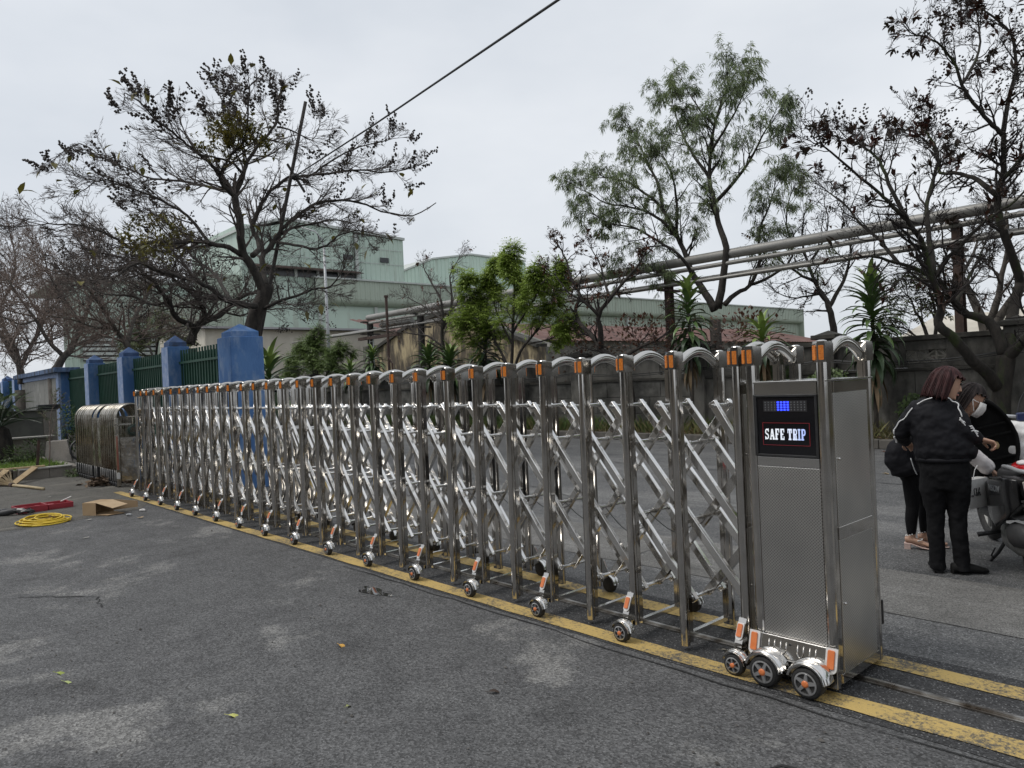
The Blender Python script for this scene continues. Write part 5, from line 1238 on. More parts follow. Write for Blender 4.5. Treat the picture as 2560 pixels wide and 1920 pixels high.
p=px(930,885,y=11.0); dracaena('small dracaena with a pale spiky top right of the street lamp',(p.x,11.0,.14),p.z,75,.72,.10,7,8,.2,2.1)
p=px(875,920,y=10.8); dracaena('low dracaena tuft close to the foot of the street lamp',(p.x,10.8,.14),p.z,55,.72,.10,8,4,.25,1.6)
random.seed(61)
p=px(672,905,y=4.2); dracaena('dracaena with long arching leaves just right of the big blue pillar',(p.x,4.2,.05),p.z,60,1.0,.12,9,10,.2,1.1,group='strap leaved dracaena plants along the wall')

# ---------------- cycad, weeds and sapling in the planter
random.seed(71)
t=thing('cycad','dark cycad with stiff feathery fronds on a stubby trunk in the planter','plant',(-17.2,-.72,.15),0)
MB().lathe((0,0,0),(0,0,1),[(.22,0),(.25,.15),(.23,.5),(.17,.78),(.08,.84)],12).build('trunk',M['bark'],t)
M['cyc']=mat('cycad_leaf',(.022,.045,.022),(.035,.06,.03),scale=4,rough=.4,world=True)
def frond(L,el,curl):
    b=MB(); n=16; q=V((0,0,0)); a=el; pts=[]
    for i in range(n+1):
        pts.append((q.copy(),a)); q=q+V((math.cos(a),0,math.sin(a)))*(L/n); a-=curl/n
    b.tube([p for p,_ in pts],[.012*(1-.8*i/n) for i in range(n+1)],4)
    for i in range(2,n+1):
        p,a=pts[i]; Lw=.20*math.sin(math.pi*min(1,(i/n)*.85+.12))+.03
        for s in (-1,1):
            for h in (0,.5):
                e=p+V((math.cos(a)*L/n*h,0,math.sin(a)*L/n*h)); d=V((math.cos(a)*.55,s*.9,math.sin(a)*.55+.25)).normalized()
                quadleaf(b,e,d,V((0,0,1)),Lw,.014,.2)
    return b
fm=[frond(1.15,R(50),1.1).mesh('frond',M['cyc']),frond(1.2,R(25),.8).mesh('frond',M['cyc']),frond(1.0,R(75),.9).mesh('frond',M['cyc'])]
for i in range(26): put('frond',fm[i%3],t,(0,0,.82),(0,0,i*2.399+U(-.2,.2)))
M['grass']=leafmat('grass_blade',(.16,.27,.05),(.23,.34,.075),3,trans=.3)
def blades(name,n,fx,h,label=None,m='grass',w=.009):
    b=MB()
    for i in range(n):
        x,y,z=fx(); hh=U(*h); a=U(0,6.28); s=V((math.cos(a),math.sin(a),0)); d=V((U(-.5,.5),U(-.5,.5),1)).normalized()
        p=V((x,y,z)); b.add([p-s*w,p+s*w,p+d*hh*.6+s*w*.7+V((d.x,d.y,0))*hh*.15,p+d*hh+V((d.x,d.y,-.1))*hh*.5],[(0,1,2,3)])
    return tag(b.build(name,M[m],fix=False),label,kind='stuff')
blades('grass',9000,lambda:(-14.8-6*random.random()**1.4,U(-4.5,.05),.15),(.06,.17))
M['weed']=leafmat('weed_leaf',(.06,.10,.03),(.10,.15,.045),4,trans=.2)
def bush(name,label,c,r,n,sz,m,cat='plant',group=None):
    t=thing(name,label,cat,c,0,group); b=MB(); s=MB(); 
    for i in range(7):
        a=U(0,6.28); e=V((r[0]*.7*math.cos(a),r[1]*.7*math.sin(a),r[2]*U(.8,1.6))); s.tube([(0,0,0),e*.5+V((0,0,.05)),e],[.008,.006,.003],4)
    for i in range(n):
        d=V((random.gauss(0,1),random.gauss(0,1),random.gauss(0,1))).normalized(); k=random.random()**.4
        p=V((d.x*r[0]*k,d.y*r[1]*k,r[2]+d.z*r[2]*k)); quadleaf(b,p,(d+V((U(-.6,.6),U(-.6,.6),U(-.5,.2)))).normalized(),V((0,0,1)),U(*sz),U(*sz)*.45)
    s.build('stem',M['twig'],t); tag(b.build('foliage',M[m],t,fix=False),kind='stuff'); return t
bush('weed_clump','leafy dark weeds at the foot of the cycad',(-16.6,-.55,.15),(.35,.3,.22),420,(.05,.10),'weed')
bush('weed_clump','green weeds growing against the granite bench wall',(-17.3,-.12,.15),(.4,.25,.26),420,(.05,.09),'weed')
bush('weed_clump','small tuft of weeds beside the foot of the folded gate',(-14.2,.05,.0),(.22,.15,.07),200,(.04,.08),'weed')
bush('creeper','climbing green creeper up the corner of the blue board wall',(-18.0,.75,.2),(.22,.25,.62),700,(.05,.10),'weed')
bush('potted_plant','large leaved plant on top of the tall slab wall',(-19.9,-.3,1.30),(.45,.5,.22),60,(.28,.42),'weed')
bush('weed_clump','scrubby weeds on the concrete base under the fence behind the folded gate',(-16.6,1.05,.0),(.6,.2,.2),300,(.05,.1),'weed')
tag(MB().box((-20.1,.45,1.301),(-19.8,.95,1.42)).build('stone_trough',M['black_plastic'],bevel=.02),'dark oblong trough resting on the tall slab wall','trough')
random.seed(72)
T=MB();TW=MB();LV=MB();tips=[]
b0=V((-14.95,-.22,.15)); cs=dict(max=2,n=(3,2.5,2),ang=(20,50),ratio=(.5,.75),rmin=.003,wig=.2,up=(.1,.05,.02))
limb(T,TW,[b0,b0+V((.02,.02,.45)),b0+V((0,.05,.9)),b0+V((.03,.1,1.2))],.014,.004,cs,tips,7,.45,.25,6)
for pts,d,l in tips:
    for k in range(3): quadleaf(LV,pts[0].lerp(pts[-1],random.random()),rot_about(d,R(50),U(0,6.28)),V((0,0,1)),U(.03,.06),U(.015,.03))
finish_tree('sapling','thin twiggy sapling with tiny leaves at the corner of the planter',b0,T,TW,M['twig_pale'],M['twig_pale'],LV,M['weed'],cat='plant')
b=MB(); b.bar((-15.0,-.42,.15),(-15.05,-.36,.72),.05,.02,(1,0,0)); tag(b.build('wooden_stake',M['rust']),'short reddish wooden stake in the planter grass beside the sapling','stake')
tag(MB().tube([V((-16.2,.6,.15))+V((.02*k,.22*math.cos(R(k*24)),.25+.22*math.sin(R(k*24)))) for k in range(16)],.025,6).build('black_hose',M['black_plastic'],smooth=True),'black hose loop behind the leaning stone slab','hose')
# verge planting: litter, grass, ivy on the wall
random.seed(81)
b=MB()
M['litter']=leafmat('dry_leaf',(.13,.085,.045),(.22,.16,.09),6,rough=.8,trans=.05)
for i in range(6500):
    x=U(-31,10); y=10.36+1.0*random.random()**.8; a=U(0,6.28); quadleaf(b,V((x,y,.145+U(0,.05))),V((math.cos(a),math.sin(a),U(-.2,.5))),V((U(-.5,.5),U(-.5,.5),1)),U(.06,.16),U(.025,.06),.3)
tag(b.build('leaf_litter',M['litter'],fix=False),kind='stuff')
M['drygrass']=leafmat('dry_grass',(.12,.13,.04),(.20,.17,.08),4,trans=.2)
blades('verge_grass',7500,lambda:(U(-31,10),U(10.4,11.35),.14),(.12,.42),m='drygrass',w=.008)
blades('green_verge_grass',4500,lambda:(-17+U(-13,13)*random.random(),U(10.45,11.3),.14),(.15,.5),m='weed',w=.010)
for lab,c,r,n in (('red brown scrub with broad dry leaves along the wall top left of the middle dracaena',(-9.6,11.9,1.2),(1.5,.5,.95),1100),('reddish tangle of leaves and stems along the wall top right of the middle dracaena',(-6.6,11.95,1.2),(1.3,.5,.85),850),('sparse red leaved scrub on the wall beside the bushy green tree',(-11.6,11.9,1.1),(1.2,.45,.95),520)):
    bush('red_scrub',lab,c,r,n,(.10,.2),'leaf_red','shrub','red leaved scrub along the wall top')
for nm,(x,z,rx,rz,n) in {'ivy climbing the wall left of the tallest dracaena':(-4.35,.8,.55,.65,900),'ivy patch on the wall behind the drive cabinet':(-5.6,1.0,.7,.75,1100),'green weeds growing high beside the right pier of the wall':(-2.75,.45,.35,.4,350)}.items():
    t=thing('ivy',nm,'plant',(x,11.33,.14),0,'climbing plants on the boundary wall'); b=MB()
    for i in range(n):
        a=U(0,6.28); k=math.sqrt(random.random()); p=V((rx*k*math.cos(a)*(1-.3*random.random()),-.02-.09*random.random(),z*.9+rz*k*math.sin(a)))
        quadleaf(b,p,V((U(-1,1),U(-.5,.1),U(-1,.3))).normalized(),V((0,-1,.3)),U(.06,.11),U(.045,.07),.3)
    s=MB(); 
    for k in range(6): s.tube([(U(-rx,rx)*.5,0,0),(U(-rx,rx)*.5,-.02,z*.6),(U(-rx,rx)*.8,-.02,z*1.3)],.008,4)
    s.build('stem',M['twig'],t); tag(b.build('foliage',M['weed'],t,fix=False),kind='stuff')

# tree copies added out of view at right to darken the cabinet side's reflection
def copy_tree(o,loc,rz,sc,label):
    r=o.copy(); COL.objects.link(r); r.location=loc; r.rotation_euler=(0,0,rz); r.scale=(sc,)*3; r['label']=label
    for ch in o.children: c=ch.copy(); COL.objects.link(c); c.parent=r
    return r
_src=bpy.data.objects['leafy_tree']
for k,(x,y,sc) in enumerate(((4.6,12.9,1.5),(7.6,13.2,1.7),(10.8,12.8,1.5),(14.5,12.6,1.7),(19,9.5,1.8))): copy_tree(_src,(x,y,.05),k*1.3,sc,'leafy tree added unseen beyond the right edge, %s along the wall'%('first','second','third','fourth','fifth')[k])
# ================================================================ people
M['skin']=mat('skin',(.50,.31,.22),(.44,.26,.18),scale=9,rough=.5)
M['cloth_black']=mat('black_cloth',(.006,.006,.008),(.011,.011,.014),scale=5,rough=.72,spec=.22,bump=.25,bscale=14)
M['cloth_trouser']=mat('black_trouser_cloth',(.005,.005,.006),(.009,.009,.010),scale=6,rough=.9,spec=.2,bump=.3,bscale=12)
M['white_cloth']=mat('white_cloth',(.70,.66,.65),(.58,.54,.54),scale=10,rough=.85,bump=.4,bscale=25)
M['piping']=mat('white_piping',(.78,.78,.78),rough=.6)
M['hair_red']=mat('dark_red_hair',(.062,.024,.024),(.014,.008,.008),scale=45,rough=.6,spec=.25,stretch=(1,1,.07),bump=.5,bscale=60,lo=.42,hi=.68)
M['hair_dark']=mat('dark_brown_hair',(.035,.025,.023),(.010,.008,.008),scale=45,rough=.6,spec=.25,stretch=(1,1,.07),bump=.5,bscale=60)
M['shoe']=mat('black_shoe',(.010,.010,.010),rough=.7,spec=.2)
M['pink_sole']=mat('pale_pink_leather',(.62,.47,.42),(.55,.41,.37),scale=20,rough=.5)
M['eye']=mat('eye',(.015,.012,.01),rough=.2); M['lip']=mat('lip',(.36,.14,.12),rough=.5)
def solid(mb,name,m,parent,vox=.008,sm=5,split=None):
    """union of overlapping closed shapes into one continuous skin"""
    me=mb.mesh(name,m); b=bmesh.new(); b.from_mesh(me); bmesh.ops.recalc_face_normals(b,faces=b.faces); b.to_mesh(me); b.free()
    o=bpy.data.objects.new(name,me); COL.objects.link(o)
    r=o.modifiers.new('remesh','REMESH'); r.mode='VOXEL'; r.voxel_size=vox; r.use_smooth_shade=True
    s=o.modifiers.new('smooth','SMOOTH'); s.iterations=sm; s.factor=.5
    dg=bpy.context.evaluated_depsgraph_get(); dg.update(); me2=bpy.data.meshes.new_from_object(o.evaluated_get(dg)); me2.name=name
    o.modifiers.clear(); o.data=me2; me2.polygons.foreach_set('use_smooth',[True]*len(me2.polygons))
    if not me2.materials: me2.materials.append(m)
    if parent: o.parent=parent
    return o
def chain(mb,pts,radii,n=12,sq=1.0,up=None):
    P=[V(p) for p in pts]; mb.tube(P,radii,n,sq=sq,up=up); 
    for p,r in zip(P,radii): mb.ball(p,r*.99 if sq==1 else (r*.9,r*.9,r*.9),0,10,6)
def sections(mb,secs,n=18):   # (cx,cy,z,hw,hd)
    mb.loft([((cx,cy,z),(hw,0,0),(0,hd,0)) for cx,cy,z,hw,hd in secs],n)
def hand(mb,w,d,pn,side,sc=1.0,curl=55,spread=.0):
    """palm, four unequal bent fingers and a thumb that leaves the side of the palm; pn: direction the palm faces"""
    w=V(w);d=V(d).normalized();pn=(V(pn)-d*V(pn).dot(d)).normalized(); s=d.cross(pn).normalized()*side
    k=w+d*.075*sc
    mb.loft([(w-d*.01,s*.024*sc,pn*.017*sc),(w+d*.03*sc,s*.034*sc,pn*.016*sc),(k,s*.038*sc,pn*.013*sc),(k+d*.006,s*.034*sc,pn*.010*sc)],12)
    for i,(L,r) in enumerate(((.066,.0082),(.074,.0085),(.069,.0082),(.054,.0072))):
        p=k+s*(.028-.0187*i)*sc; a=0; pts=[p-d*.012*sc,p]; 
        for j,f in enumerate((.45,.32,.26)):
            a+=R(curl*(.75,1.0,.7)[j]); q=pts[-1]+(d*math.cos(a)+pn*math.sin(a))*(L*f*sc); pts.append(q)
        mb.tube(pts,[r*sc*x for x in (1.05,1.05,1,.92,.75)],8)
    p=w+d*.022*sc+s*.026*sc
    pts=[p,p+(s*.7+d*.6+pn*.25).normalized()*.03*sc]; pts.append(pts[-1]+(d*.85+s*.1+pn*.55).normalized()*.026*sc); pts.append(pts[-1]+(d*.7-s*.25+pn*.7).normalized()*.02*sc)
    mb.tube(pts,[.013*sc,.0105*sc,.0095*sc,.007*sc],8)
def head(mb,c,f,up,sc=1.0):
    """skull, jaw, nose, chin and ears; f: facing direction. Returns the frame"""
    c=V(c); f=V(f).normalized(); up=V(up); up=(up-f*up.dot(f)).normalized(); s=f.cross(up).normalized()
    S=[(-.112,.030,.022,.03),(-.098,.052,.040,.035),(-.075,.060,.052,.022),(-.045,.072,.064,.010),(-.01,.086,.071,.0),(.03,.093,.074,-.004),(.065,.088,.070,-.006),(.09,.068,.056,-.008),(.108,.036,.030,-.01),(.113,.012,.010,-.01)]
    mb.loft([(c+up*z*sc+f*off*sc,f*a*sc,s*b*sc) for z,a,b,off in S],20)
    mb.loft([(c+up*.018*sc+f*.080*sc,f*.010*sc,s*.008*sc),(c+up*-.012*sc+f*.092*sc,f*.014*sc,s*.011*sc),(c+up*-.028*sc+f*.094*sc,f*.016*sc,s*.016*sc),(c+up*-.036*sc+f*.084*sc,f*.010*sc,s*.012*sc)],10)
    mb.ball(c+up*-.094*sc+f*.066*sc,.018*sc); mb.ball(c+up*-.060*sc+f*.078*sc,(.012*sc,.012*sc,.008*sc))
    for q in (-1,1):
        e=c+s*q*.073*sc-f*.008*sc-up*.012*sc; mb.loft([(e-up*.030*sc,f*.010*sc,s*.006*sc),(e,f*.016*sc,s*.009*sc),(e+up*.026*sc,f*.017*sc,s*.009*sc),(e+up*.034*sc,f*.008*sc,s*.005*sc)],8)
    return c,f,up,s
def face_parts(parent,fr,sc=1.0,mouth=True):
    c,f,up,s=fr
    for q in (-1,1):
        MB().ball(c+f*.080*sc+s*q*.030*sc+up*.020*sc,.0105*sc,0,8,6).build('eye',M['eye'],parent,smooth=True)
        MB().bar(c+f*.087*sc+s*q*.016*sc+up*.041*sc,c+f*.076*sc+s*q*.048*sc+up*.040*sc,.006,.004,tuple(f)).build('eyebrow',M['eye'],parent)
    if mouth: MB().ball(c+f*.088*sc-up*.060*sc,(.010,.016,.006),0,8,5).build('lips',M['lip'],parent,smooth=True)
def hair_shell(name,fr,m,parent,sc,bottom,open_deg,flare=.015,thick=.016,seed=1,part=0,n=64,k=22):
    """hair as a shell of grooved locks from crown to tips, open over the face"""
    random.seed(seed); c,f,up,s=fr; b=MB(); vs=[]
    cols=n; ph=[random.uniform(0,6.28) for _ in range(8)]
    def pt(i,j,th):
        a=(i/cols)*2*math.pi        # 0 = face direction
        dev=abs(math.degrees(math.atan2(math.sin(a),math.cos(a))))
        bt=bottom(dev); t=j/k
        groove=.0035*math.sin(i*2.9+ph[0])+.003*math.sin(i*1.3+ph[1]+t*2)
        if t<.5:
            q=t/.5*math.pi/2; rz=.124; zz=math.cos(q)*rz; rr=math.sin(q)
        else: zz=-(t-.5)/.5*max(0.0,bt); rr=1+flare*((t-.5)/.5)*8*.5*(1 if bt>.06 else .1)
        if dev<open_deg and zz<.055: zz=.055+.012*math.sin(i*1.7); rr=min(rr,1.0)
        low=max(0,-zz)
        if low>.09: rr*=1-.15*(low-.09)/.08
        ra=.102+th+groove; rb=.083+th+groove
        return c+up*(zz*sc+.004)+f*(ra*rr*math.cos(a)-.010)*sc+s*(rb*rr*math.sin(a))*sc
    for th in (thick*.55,-.012):
        for j in range(k+1):
            for i in range(cols): vs.append(pt(i,max(j,.02),th))
    o=(k+1)*cols; fs=[]
    for j in range(k):
        for i in range(cols):
            i2=(i+1)%cols; fs.append((j*cols+i,j*cols+i2,(j+1)*cols+i2,(j+1)*cols+i)); fs.append((o+j*cols+i,o+(j+1)*cols+i,o+(j+1)*cols+i2,o+j*cols+i2))
    for i in range(cols): i2=(i+1)%cols; fs.append((k*cols+i,k*cols+i2,o+k*cols+i2,o+k*cols+i))
    b.add(vs,fs); ob=b.build(name,m,parent,smooth=True)
    lk=MB()
    for q in range(85):
        i=random.randint(0,cols-1); dev=abs(math.degrees(math.atan2(math.sin(i/cols*2*math.pi),math.cos(i/cols*2*math.pi))))
        if dev<open_deg+6: continue
        o_=random.uniform(-.002,.005); lk.tube([pt((i+.35*math.sin(j*.3+q))%cols if 0 else i,j,thick*.55+.002+o_*(j/k)) for j in range(3,k+1,3)]+[pt(i,k,thick*.55+o_*1.5)+up*(-random.uniform(0,.016))],.0028,4)
    lk.build('locks',m,ob,smooth=True); return ob

# ---------- the woman in the track suit, seen from behind
W1=thing('person','woman with a dark red bob and black track jacket with white piping, seen from behind','person',(.52,2.47,0),R(17.6))
B=MB()
hf=V((.93,.20,-.32)); fr=head(B,(.022,.01,1.325),hf,(.28,.12,1),.95)
chain(B,[(-.045,0,1.16),(-.025,.005,1.22),(.005,.012,1.26)],[.062,.052,.05])
sections(B,[(-.02,0,.70,.12,.09),(-.02,0,.85,.125,.085),(-.05,0,1.0,.12,.085),(-.065,0,1.12,.12,.08),(-.06,0,1.19,.08,.06)])
chain(B,[(-.16,0,1.14),(-.275,.02,.99),(-.255,.20,.90)],[.04,.034,.024]); chain(B,[(.04,0,1.14),(.105,-.03,.985),(.205,.03,.935)],[.04,.034,.024])
hand(B,(-.252,.205,.897),(.25,.9,-.25),(.5,-.1,-.8),1,.95,45); hand(B,(.208,.032,.934),(.86,.25,-.30),(-.15,-.3,-.95),1,1.0,58)
chain(B,[(-.09,0,.66),(-.084,.01,.385),(-.08,0,.08)],[.06,.045,.03]); chain(B,[(.06,0,.66),(.054,.01,.375),(.067,0,.08)],[.06,.045,.03])
chain(B,[(-.08,0,.05),(-.075,.13,.03)],[.028,.02]); chain(B,[(.067,0,.05),(.155,.05,.03)],[.028,.02])
body=solid(B,'body',M['skin'],W1,.0052,3); face_parts(body,fr,.95)
J=MB()
sections(J,[(-.022,.0,.795,.158,.118),(-.020,.0,.808,.172,.13),(-.016,0,.845,.186,.145),(-.022,0,.90,.184,.145),(-.045,0,1.0,.172,.133),(-.062,0,1.09,.166,.125),(-.068,0,1.15,.152,.112),(-.066,.0,1.195,.122,.092),(-.056,.005,1.225,.088,.074),(-.046,.01,1.25,.07,.066),(-.036,.015,1.282,.066,.064),(-.034,.016,1.288,.05,.05)])
chain(J,[(-.165,0,1.155),(-.225,.0,1.08),(-.278,.02,.99),(-.272,.09,.945),(-.256,.19,.905)],[.066,.061,.058,.052,.042])
chain(J,[(.04,.0,1.155),(.085,-.02,1.07),(.108,-.03,.995),(.150,-.01,.962),(.200,.028,.936)],[.066,.064,.062,.055,.038])
J.ball((.14,-.01,.85),(.05,.06,.05)); 
jk=solid(J,'jacket',M['cloth_black'],W1,.0085,4)
tex=bpy.data.textures.new('folds','CLOUDS'); tex.noise_scale=.10; tex.noise_depth=2
dm=jk.modifiers.new('folds','DISPLACE'); dm.texture=tex; dm.strength=.030; dm.mid_level=.5; dm.texture_coords='LOCAL'
tex2=bpy.data.textures.new('creases','CLOUDS'); tex2.noise_scale=.04; tex2.noise_depth=1
dm=jk.modifiers.new('creases','DISPLACE'); dm.texture=tex2; dm.strength=.012; dm.texture_coords='LOCAL'
MB().tube([V((-.036+.068*math.cos(a),.015+.066*math.sin(a),1.283+.006*math.sin(a))) for a in [R(k*20) for k in range(19)]],.008,6).build('collar',M['cloth_black'],jk,smooth=True)
MB().tube([V((-.022+.160*math.cos(a),.122*math.sin(a),.798)) for a in [R(k*15) for k in range(25)]],.016,8).build('hem_band',M['cloth_black'],jk,smooth=True)
def pip(pts,r=.0042): MB().tube(limb_pts(pts,4),r,6).build('piping',M['piping'],jk,smooth=True)
pip([(-.07,-.105,1.235),(-.12,-.085,1.218),(-.165,-.072,1.19)]); pip([(-.195,-.058,1.165),(-.222,-.056,1.13),(-.248,-.055,1.09),(-.282,-.048,1.068),(-.300,-.038,1.035),(-.318,-.03,1.01)])
pip([(-.320,-.02,1.005),(-.322,-.012,.985),(-.312,-.004,.965),(-.322,.01,.95),(-.312,.02,.93),(-.31,.03,.91)],.006)
pip([(.0,-.088,1.238),(.03,-.08,1.228),(.05,-.073,1.205),(.068,-.073,1.20),(.085,-.078,1.185),(.082,-.085,1.16),(.095,-.092,1.13),(.102,-.092,1.10)])
for dz,ph in ((0,0),(.016,1.3),(.03,2.2)):
    pip([(.085+.10*t+.006*math.sin(9*t+ph),-.100+.050*t,1.078-.105*t+dz*.8*(.4+t*.6)+.008*math.sin(17*t+ph)) for t in [k/9 for k in range(11)]],.0044)
T_=MB()
sections(T_,[(-.02,0,.84,.14,.11),(-.02,0,.80,.157,.118),(-.017,0,.72,.160,.128),(-.016,0,.64,.152,.118),(-.016,0,.59,.14,.105)])
for cx,kx,hx in ((-.092,-.084,-.080),(.062,.054,.068)):
    T_.loft([((cx*.95,0,.68),(.085,0,0),(0,.10,0)),((cx,0,.58),(.082,0,0),(0,.092,0)),(((cx+kx)/2,.005,.48),(.068,0,0),(0,.078,0)),((kx,.008,.375),(.058,0,0),(0,.066,0)),((kx,.004,.27),(.055,0,0),(0,.062,0)),((hx,0,.12),(.051,0,0),(0,.060,0)),((hx,.0,.022),(.054,0,0),(0,.076,0))],16)
tr_=solid(T_,'trousers',M['cloth_trouser'],W1,.0085,4)
dm=tr_.modifiers.new('folds','DISPLACE'); dm.texture=tex; dm.strength=.018; dm.texture_coords='LOCAL'
dm=tr_.modifiers.new('creases','DISPLACE'); dm.texture=tex2; dm.strength=.010; dm.texture_coords='LOCAL'
def shoe(x,y,az,L=.235,m=M['shoe'],par=W1):
    d=V((math.cos(az),math.sin(az),0)); s=V((-d.y,d.x,0)); o=V((x,y,0)); b=MB()
    b.loft([(o-d*.06+V((0,0,.002)),d*.001+s*.026,V((0,0,.001))),(o-d*.06+V((0,0,.04)),s*.028,V((0,0,.036))),(o+V((0,0,.045)),s*.036,V((0,0,.042))),(o+d*.06+V((0,0,.038)),s*.040,V((0,0,.034))),(o+d*.12+V((0,0,.028)),s*.042,V((0,0,.024))),(o+d*(L-.065)+V((0,0,.02)),s*.028,V((0,0,.014))),(o+d*(L-.06)+V((0,0,.02)),s*.008,V((0,0,.006)))],14)
    return b.build('shoe',m,par,smooth=True)
shoe(-.085,.0,R(100)); shoe(.060,-.01,R(22))
hair_shell('hair',fr,M['hair_red'],W1,.98,lambda dev: .122+.012*math.sin(dev*.35) if dev>74 else .085,74,.030,.018,3)

# ---------- the woman in the mask bending over the scooter
W2=thing('person','woman in a white face mask and black vest over white sleeves, bending over the scooter','person',(.08,3.1,0),R(19.6))
B=MB()
hf=V((.86,.10,-.50)); fr=head(B,(.395,-.24,1.195),hf,(.45,.0,.9),.95)
chain(B,[(.30,-.16,1.02),(.335,-.20,1.07),(.36,-.23,1.11)],[.06,.05,.047])
B.loft([((.03,0,.62),(.12,0,-.02),(0,.10,0)),((.06,0,.74),(.11,0,-.04),(0,.09,0)),((.14,-.06,.86),(.10,0,-.06),(0,.10,0)),((.24,-.12,.98),(.09,0,-.07),(0,.12,0)),((.30,-.16,1.04),(.06,0,-.05),(0,.08,0))],18)
chain(B,[(.28,-.27,.98),(.375,-.28,.80),(.500,-.20,.665)],[.038,.032,.022]); chain(B,[(.30,.02,.99),(.36,.1,.80),(.46,.16,.66)],[.038,.032,.022])
hand(B,(.503,-.198,.66),(.66,.2,-.62),(-.5,.1,-.6),1,.95,35); hand(B,(.462,.16,.655),(.6,.3,-.6),(-.4,-.3,-.7),1,.95,40)
chain(B,[(-.01,-.06,.60),(-.022,-.05,.34),(-.036,-.06,.09)],[.06,.042,.026]); chain(B,[(.05,.06,.60),(.075,.08,.34),(.055,.06,.09)],[.06,.042,.026])
for (x,y,az) in ((-.036,-.06,-.05),(.055,.06,-.12)):
    d=V((math.cos(az),math.sin(az),0)); B.loft([(V((x,y,.075))-d*.05,V((0,.022,0)),V((0,0,.022))),(V((x,y,.075)),V((0,.028,0)),V((0,0,.03))),(V((x,y,.05))+d*.07,V((0,.033,0)),V((0,0,.02))),(V((x,y,.035))+d*.125,V((0,.036,0)),V((0,0,.014))),(V((x,y,.032))+d*.16,V((0,.024,0)),V((0,0,.010)))],12)
body=solid(B,'body',M['skin'],W2,.0052,3); face_parts(body,fr,.95,False)
Vt=MB()
Vt.loft([((.01,0,.56),(.145,0,-.01),(0,.125,0)),((.025,0,.66),(.135,0,-.03),(0,.12,0)),((.07,0,.78),(.125,0,-.05),(0,.115,0)),((.15,-.06,.89),(.115,0,-.07),(0,.125,0)),((.235,-.12,.985),(.10,0,-.075),(0,.135,0)),((.30,-.16,1.045),(.07,0,-.06),(0,.09,0)),((.33,-.19,1.075),(.055,0,-.045),(0,.06,0))],20)
vest=solid(Vt,'vest',M['cloth_black'],W2,.009,4); dm=vest.modifiers.new('folds','DISPLACE'); dm.texture=tex; dm.strength=.02; dm.texture_coords='LOCAL'
Sl=MB()
chain(Sl,[(.27,-.26,.99),(.325,-.275,.91),(.375,-.285,.80),(.44,-.25,.725),(.475,-.222,.685),(.496,-.20,.662)],[.062,.056,.052,.062,.060,.03])
chain(Sl,[(.29,.01,.99),(.335,.07,.90),(.36,.10,.80),(.42,.14,.71),(.45,.16,.67)],[.06,.056,.052,.058,.03])
sl=solid(Sl,'sleeves',M['white_cloth'],W2,.008,3); dm=sl.modifiers.new('folds','DISPLACE'); dm.texture=tex; dm.strength=.022; dm.texture_coords='LOCAL'
L_=MB()
L_.loft([((.02,0,.72),(.12,0,0),(0,.11,0)),((.01,0,.62),(.125,0,0),(0,.12,0)),((.01,0,.54),(.11,0,0),(0,.11,0))],16)
for pts in ([(-.02,-.06,.60),(-.022,-.055,.46),(-.022,-.05,.34),(-.034,-.055,.23),(-.037,-.06,.135)],[(.05,.06,.60),(.065,.07,.46),(.075,.08,.34),(.062,.07,.23),(.055,.06,.135)]): chain(L_,pts,[.075,.062,.05,.047,.036])
solid(L_,'trousers',M['cloth_trouser'],W2,.0085,4)
for (x,y,az) in ((-.036,-.06,-.05),(.055,.06,-.12)):
    d=V((math.cos(az),math.sin(az),0)); s=V((-d.y,d.x,0)); o=V((x,y,0)); b=MB()
    b.prism([o-d*.055+s*q*.028+V((0,0,.0)) if 0 else o-d*.055-s*.026,o-d*.01-s*.024,o-d*.01+s*.024,o-d*.055+s*.026],(0,0,.045))
    b.loft([(o-d*.055+V((0,0,.046)),s*.026,V((0,0,.006))),(o+V((0,0,.042)),s*.026,V((0,0,.006))),(o+d*.07+V((0,0,.018)),s*.032,V((0,0,.007))),(o+d*.13+V((0,0,.009)),s*.036,V((0,0,.008))),(o+d*.17+V((0,0,.009)),s*.022,V((0,0,.007)))],10)
    sd=b.build('sandal',M['pink_sole'],W2)
    for k,(zz,dd,tl) in enumerate(((.115,-.01,.35),(.075,.055,.2))):
        for i in range(12):
            a=2*math.pi*i/12; MB().ball(o+d*(dd+.032*math.cos(a)*(1 if k==0 else .6))+s*.034*math.sin(a)+V((0,0,zz+tl*.03*math.cos(a))),.0055,0,6,4).build('pearl',M['white_trim'],sd,smooth=True)
hair_shell('hair',fr,M['hair_dark'],W2,.97,lambda dev: .19 if dev>92 else .10,90,.008,.014,5)
# mask with ear loops
c,f,up,s=fr; b=MB(); vs=[]; n=9
for i in range(n):
    a=R(-62+124*i/(n-1))
    for z,rr in ((.008,1.0),(-.03,1.10),(-.07,1.06),(-.108,.82)):
        bulge=.018*math.cos(a)**2 if z<0 else .01*math.cos(a)**2
        vs.append(c+up*z+f*((.083*rr+bulge)*math.cos(a)+.012)+s*((.074*rr+bulge)*math.sin(a)))
b.add(vs,[(4*i+j,4*i+j+1,4*i+5+j,4*i+4+j) for i in range(n-1) for j in range(3)]); mk=b.build('face_mask',M['white_trim'],W2,smooth=True); q=mk.modifiers.new('solid','SOLIDIFY'); q.thickness=.004; q.offset=1
for q in (-1,1):
    for z in (0,-.07): MB().tube([c+up*z+f*.045+s*q*.076,c+up*(z*.5)+f*.02+s*q*.086,c+up*.005-f*.005+s*q*.088],.003,5).build('ear_loop',M['white_trim'],mk)
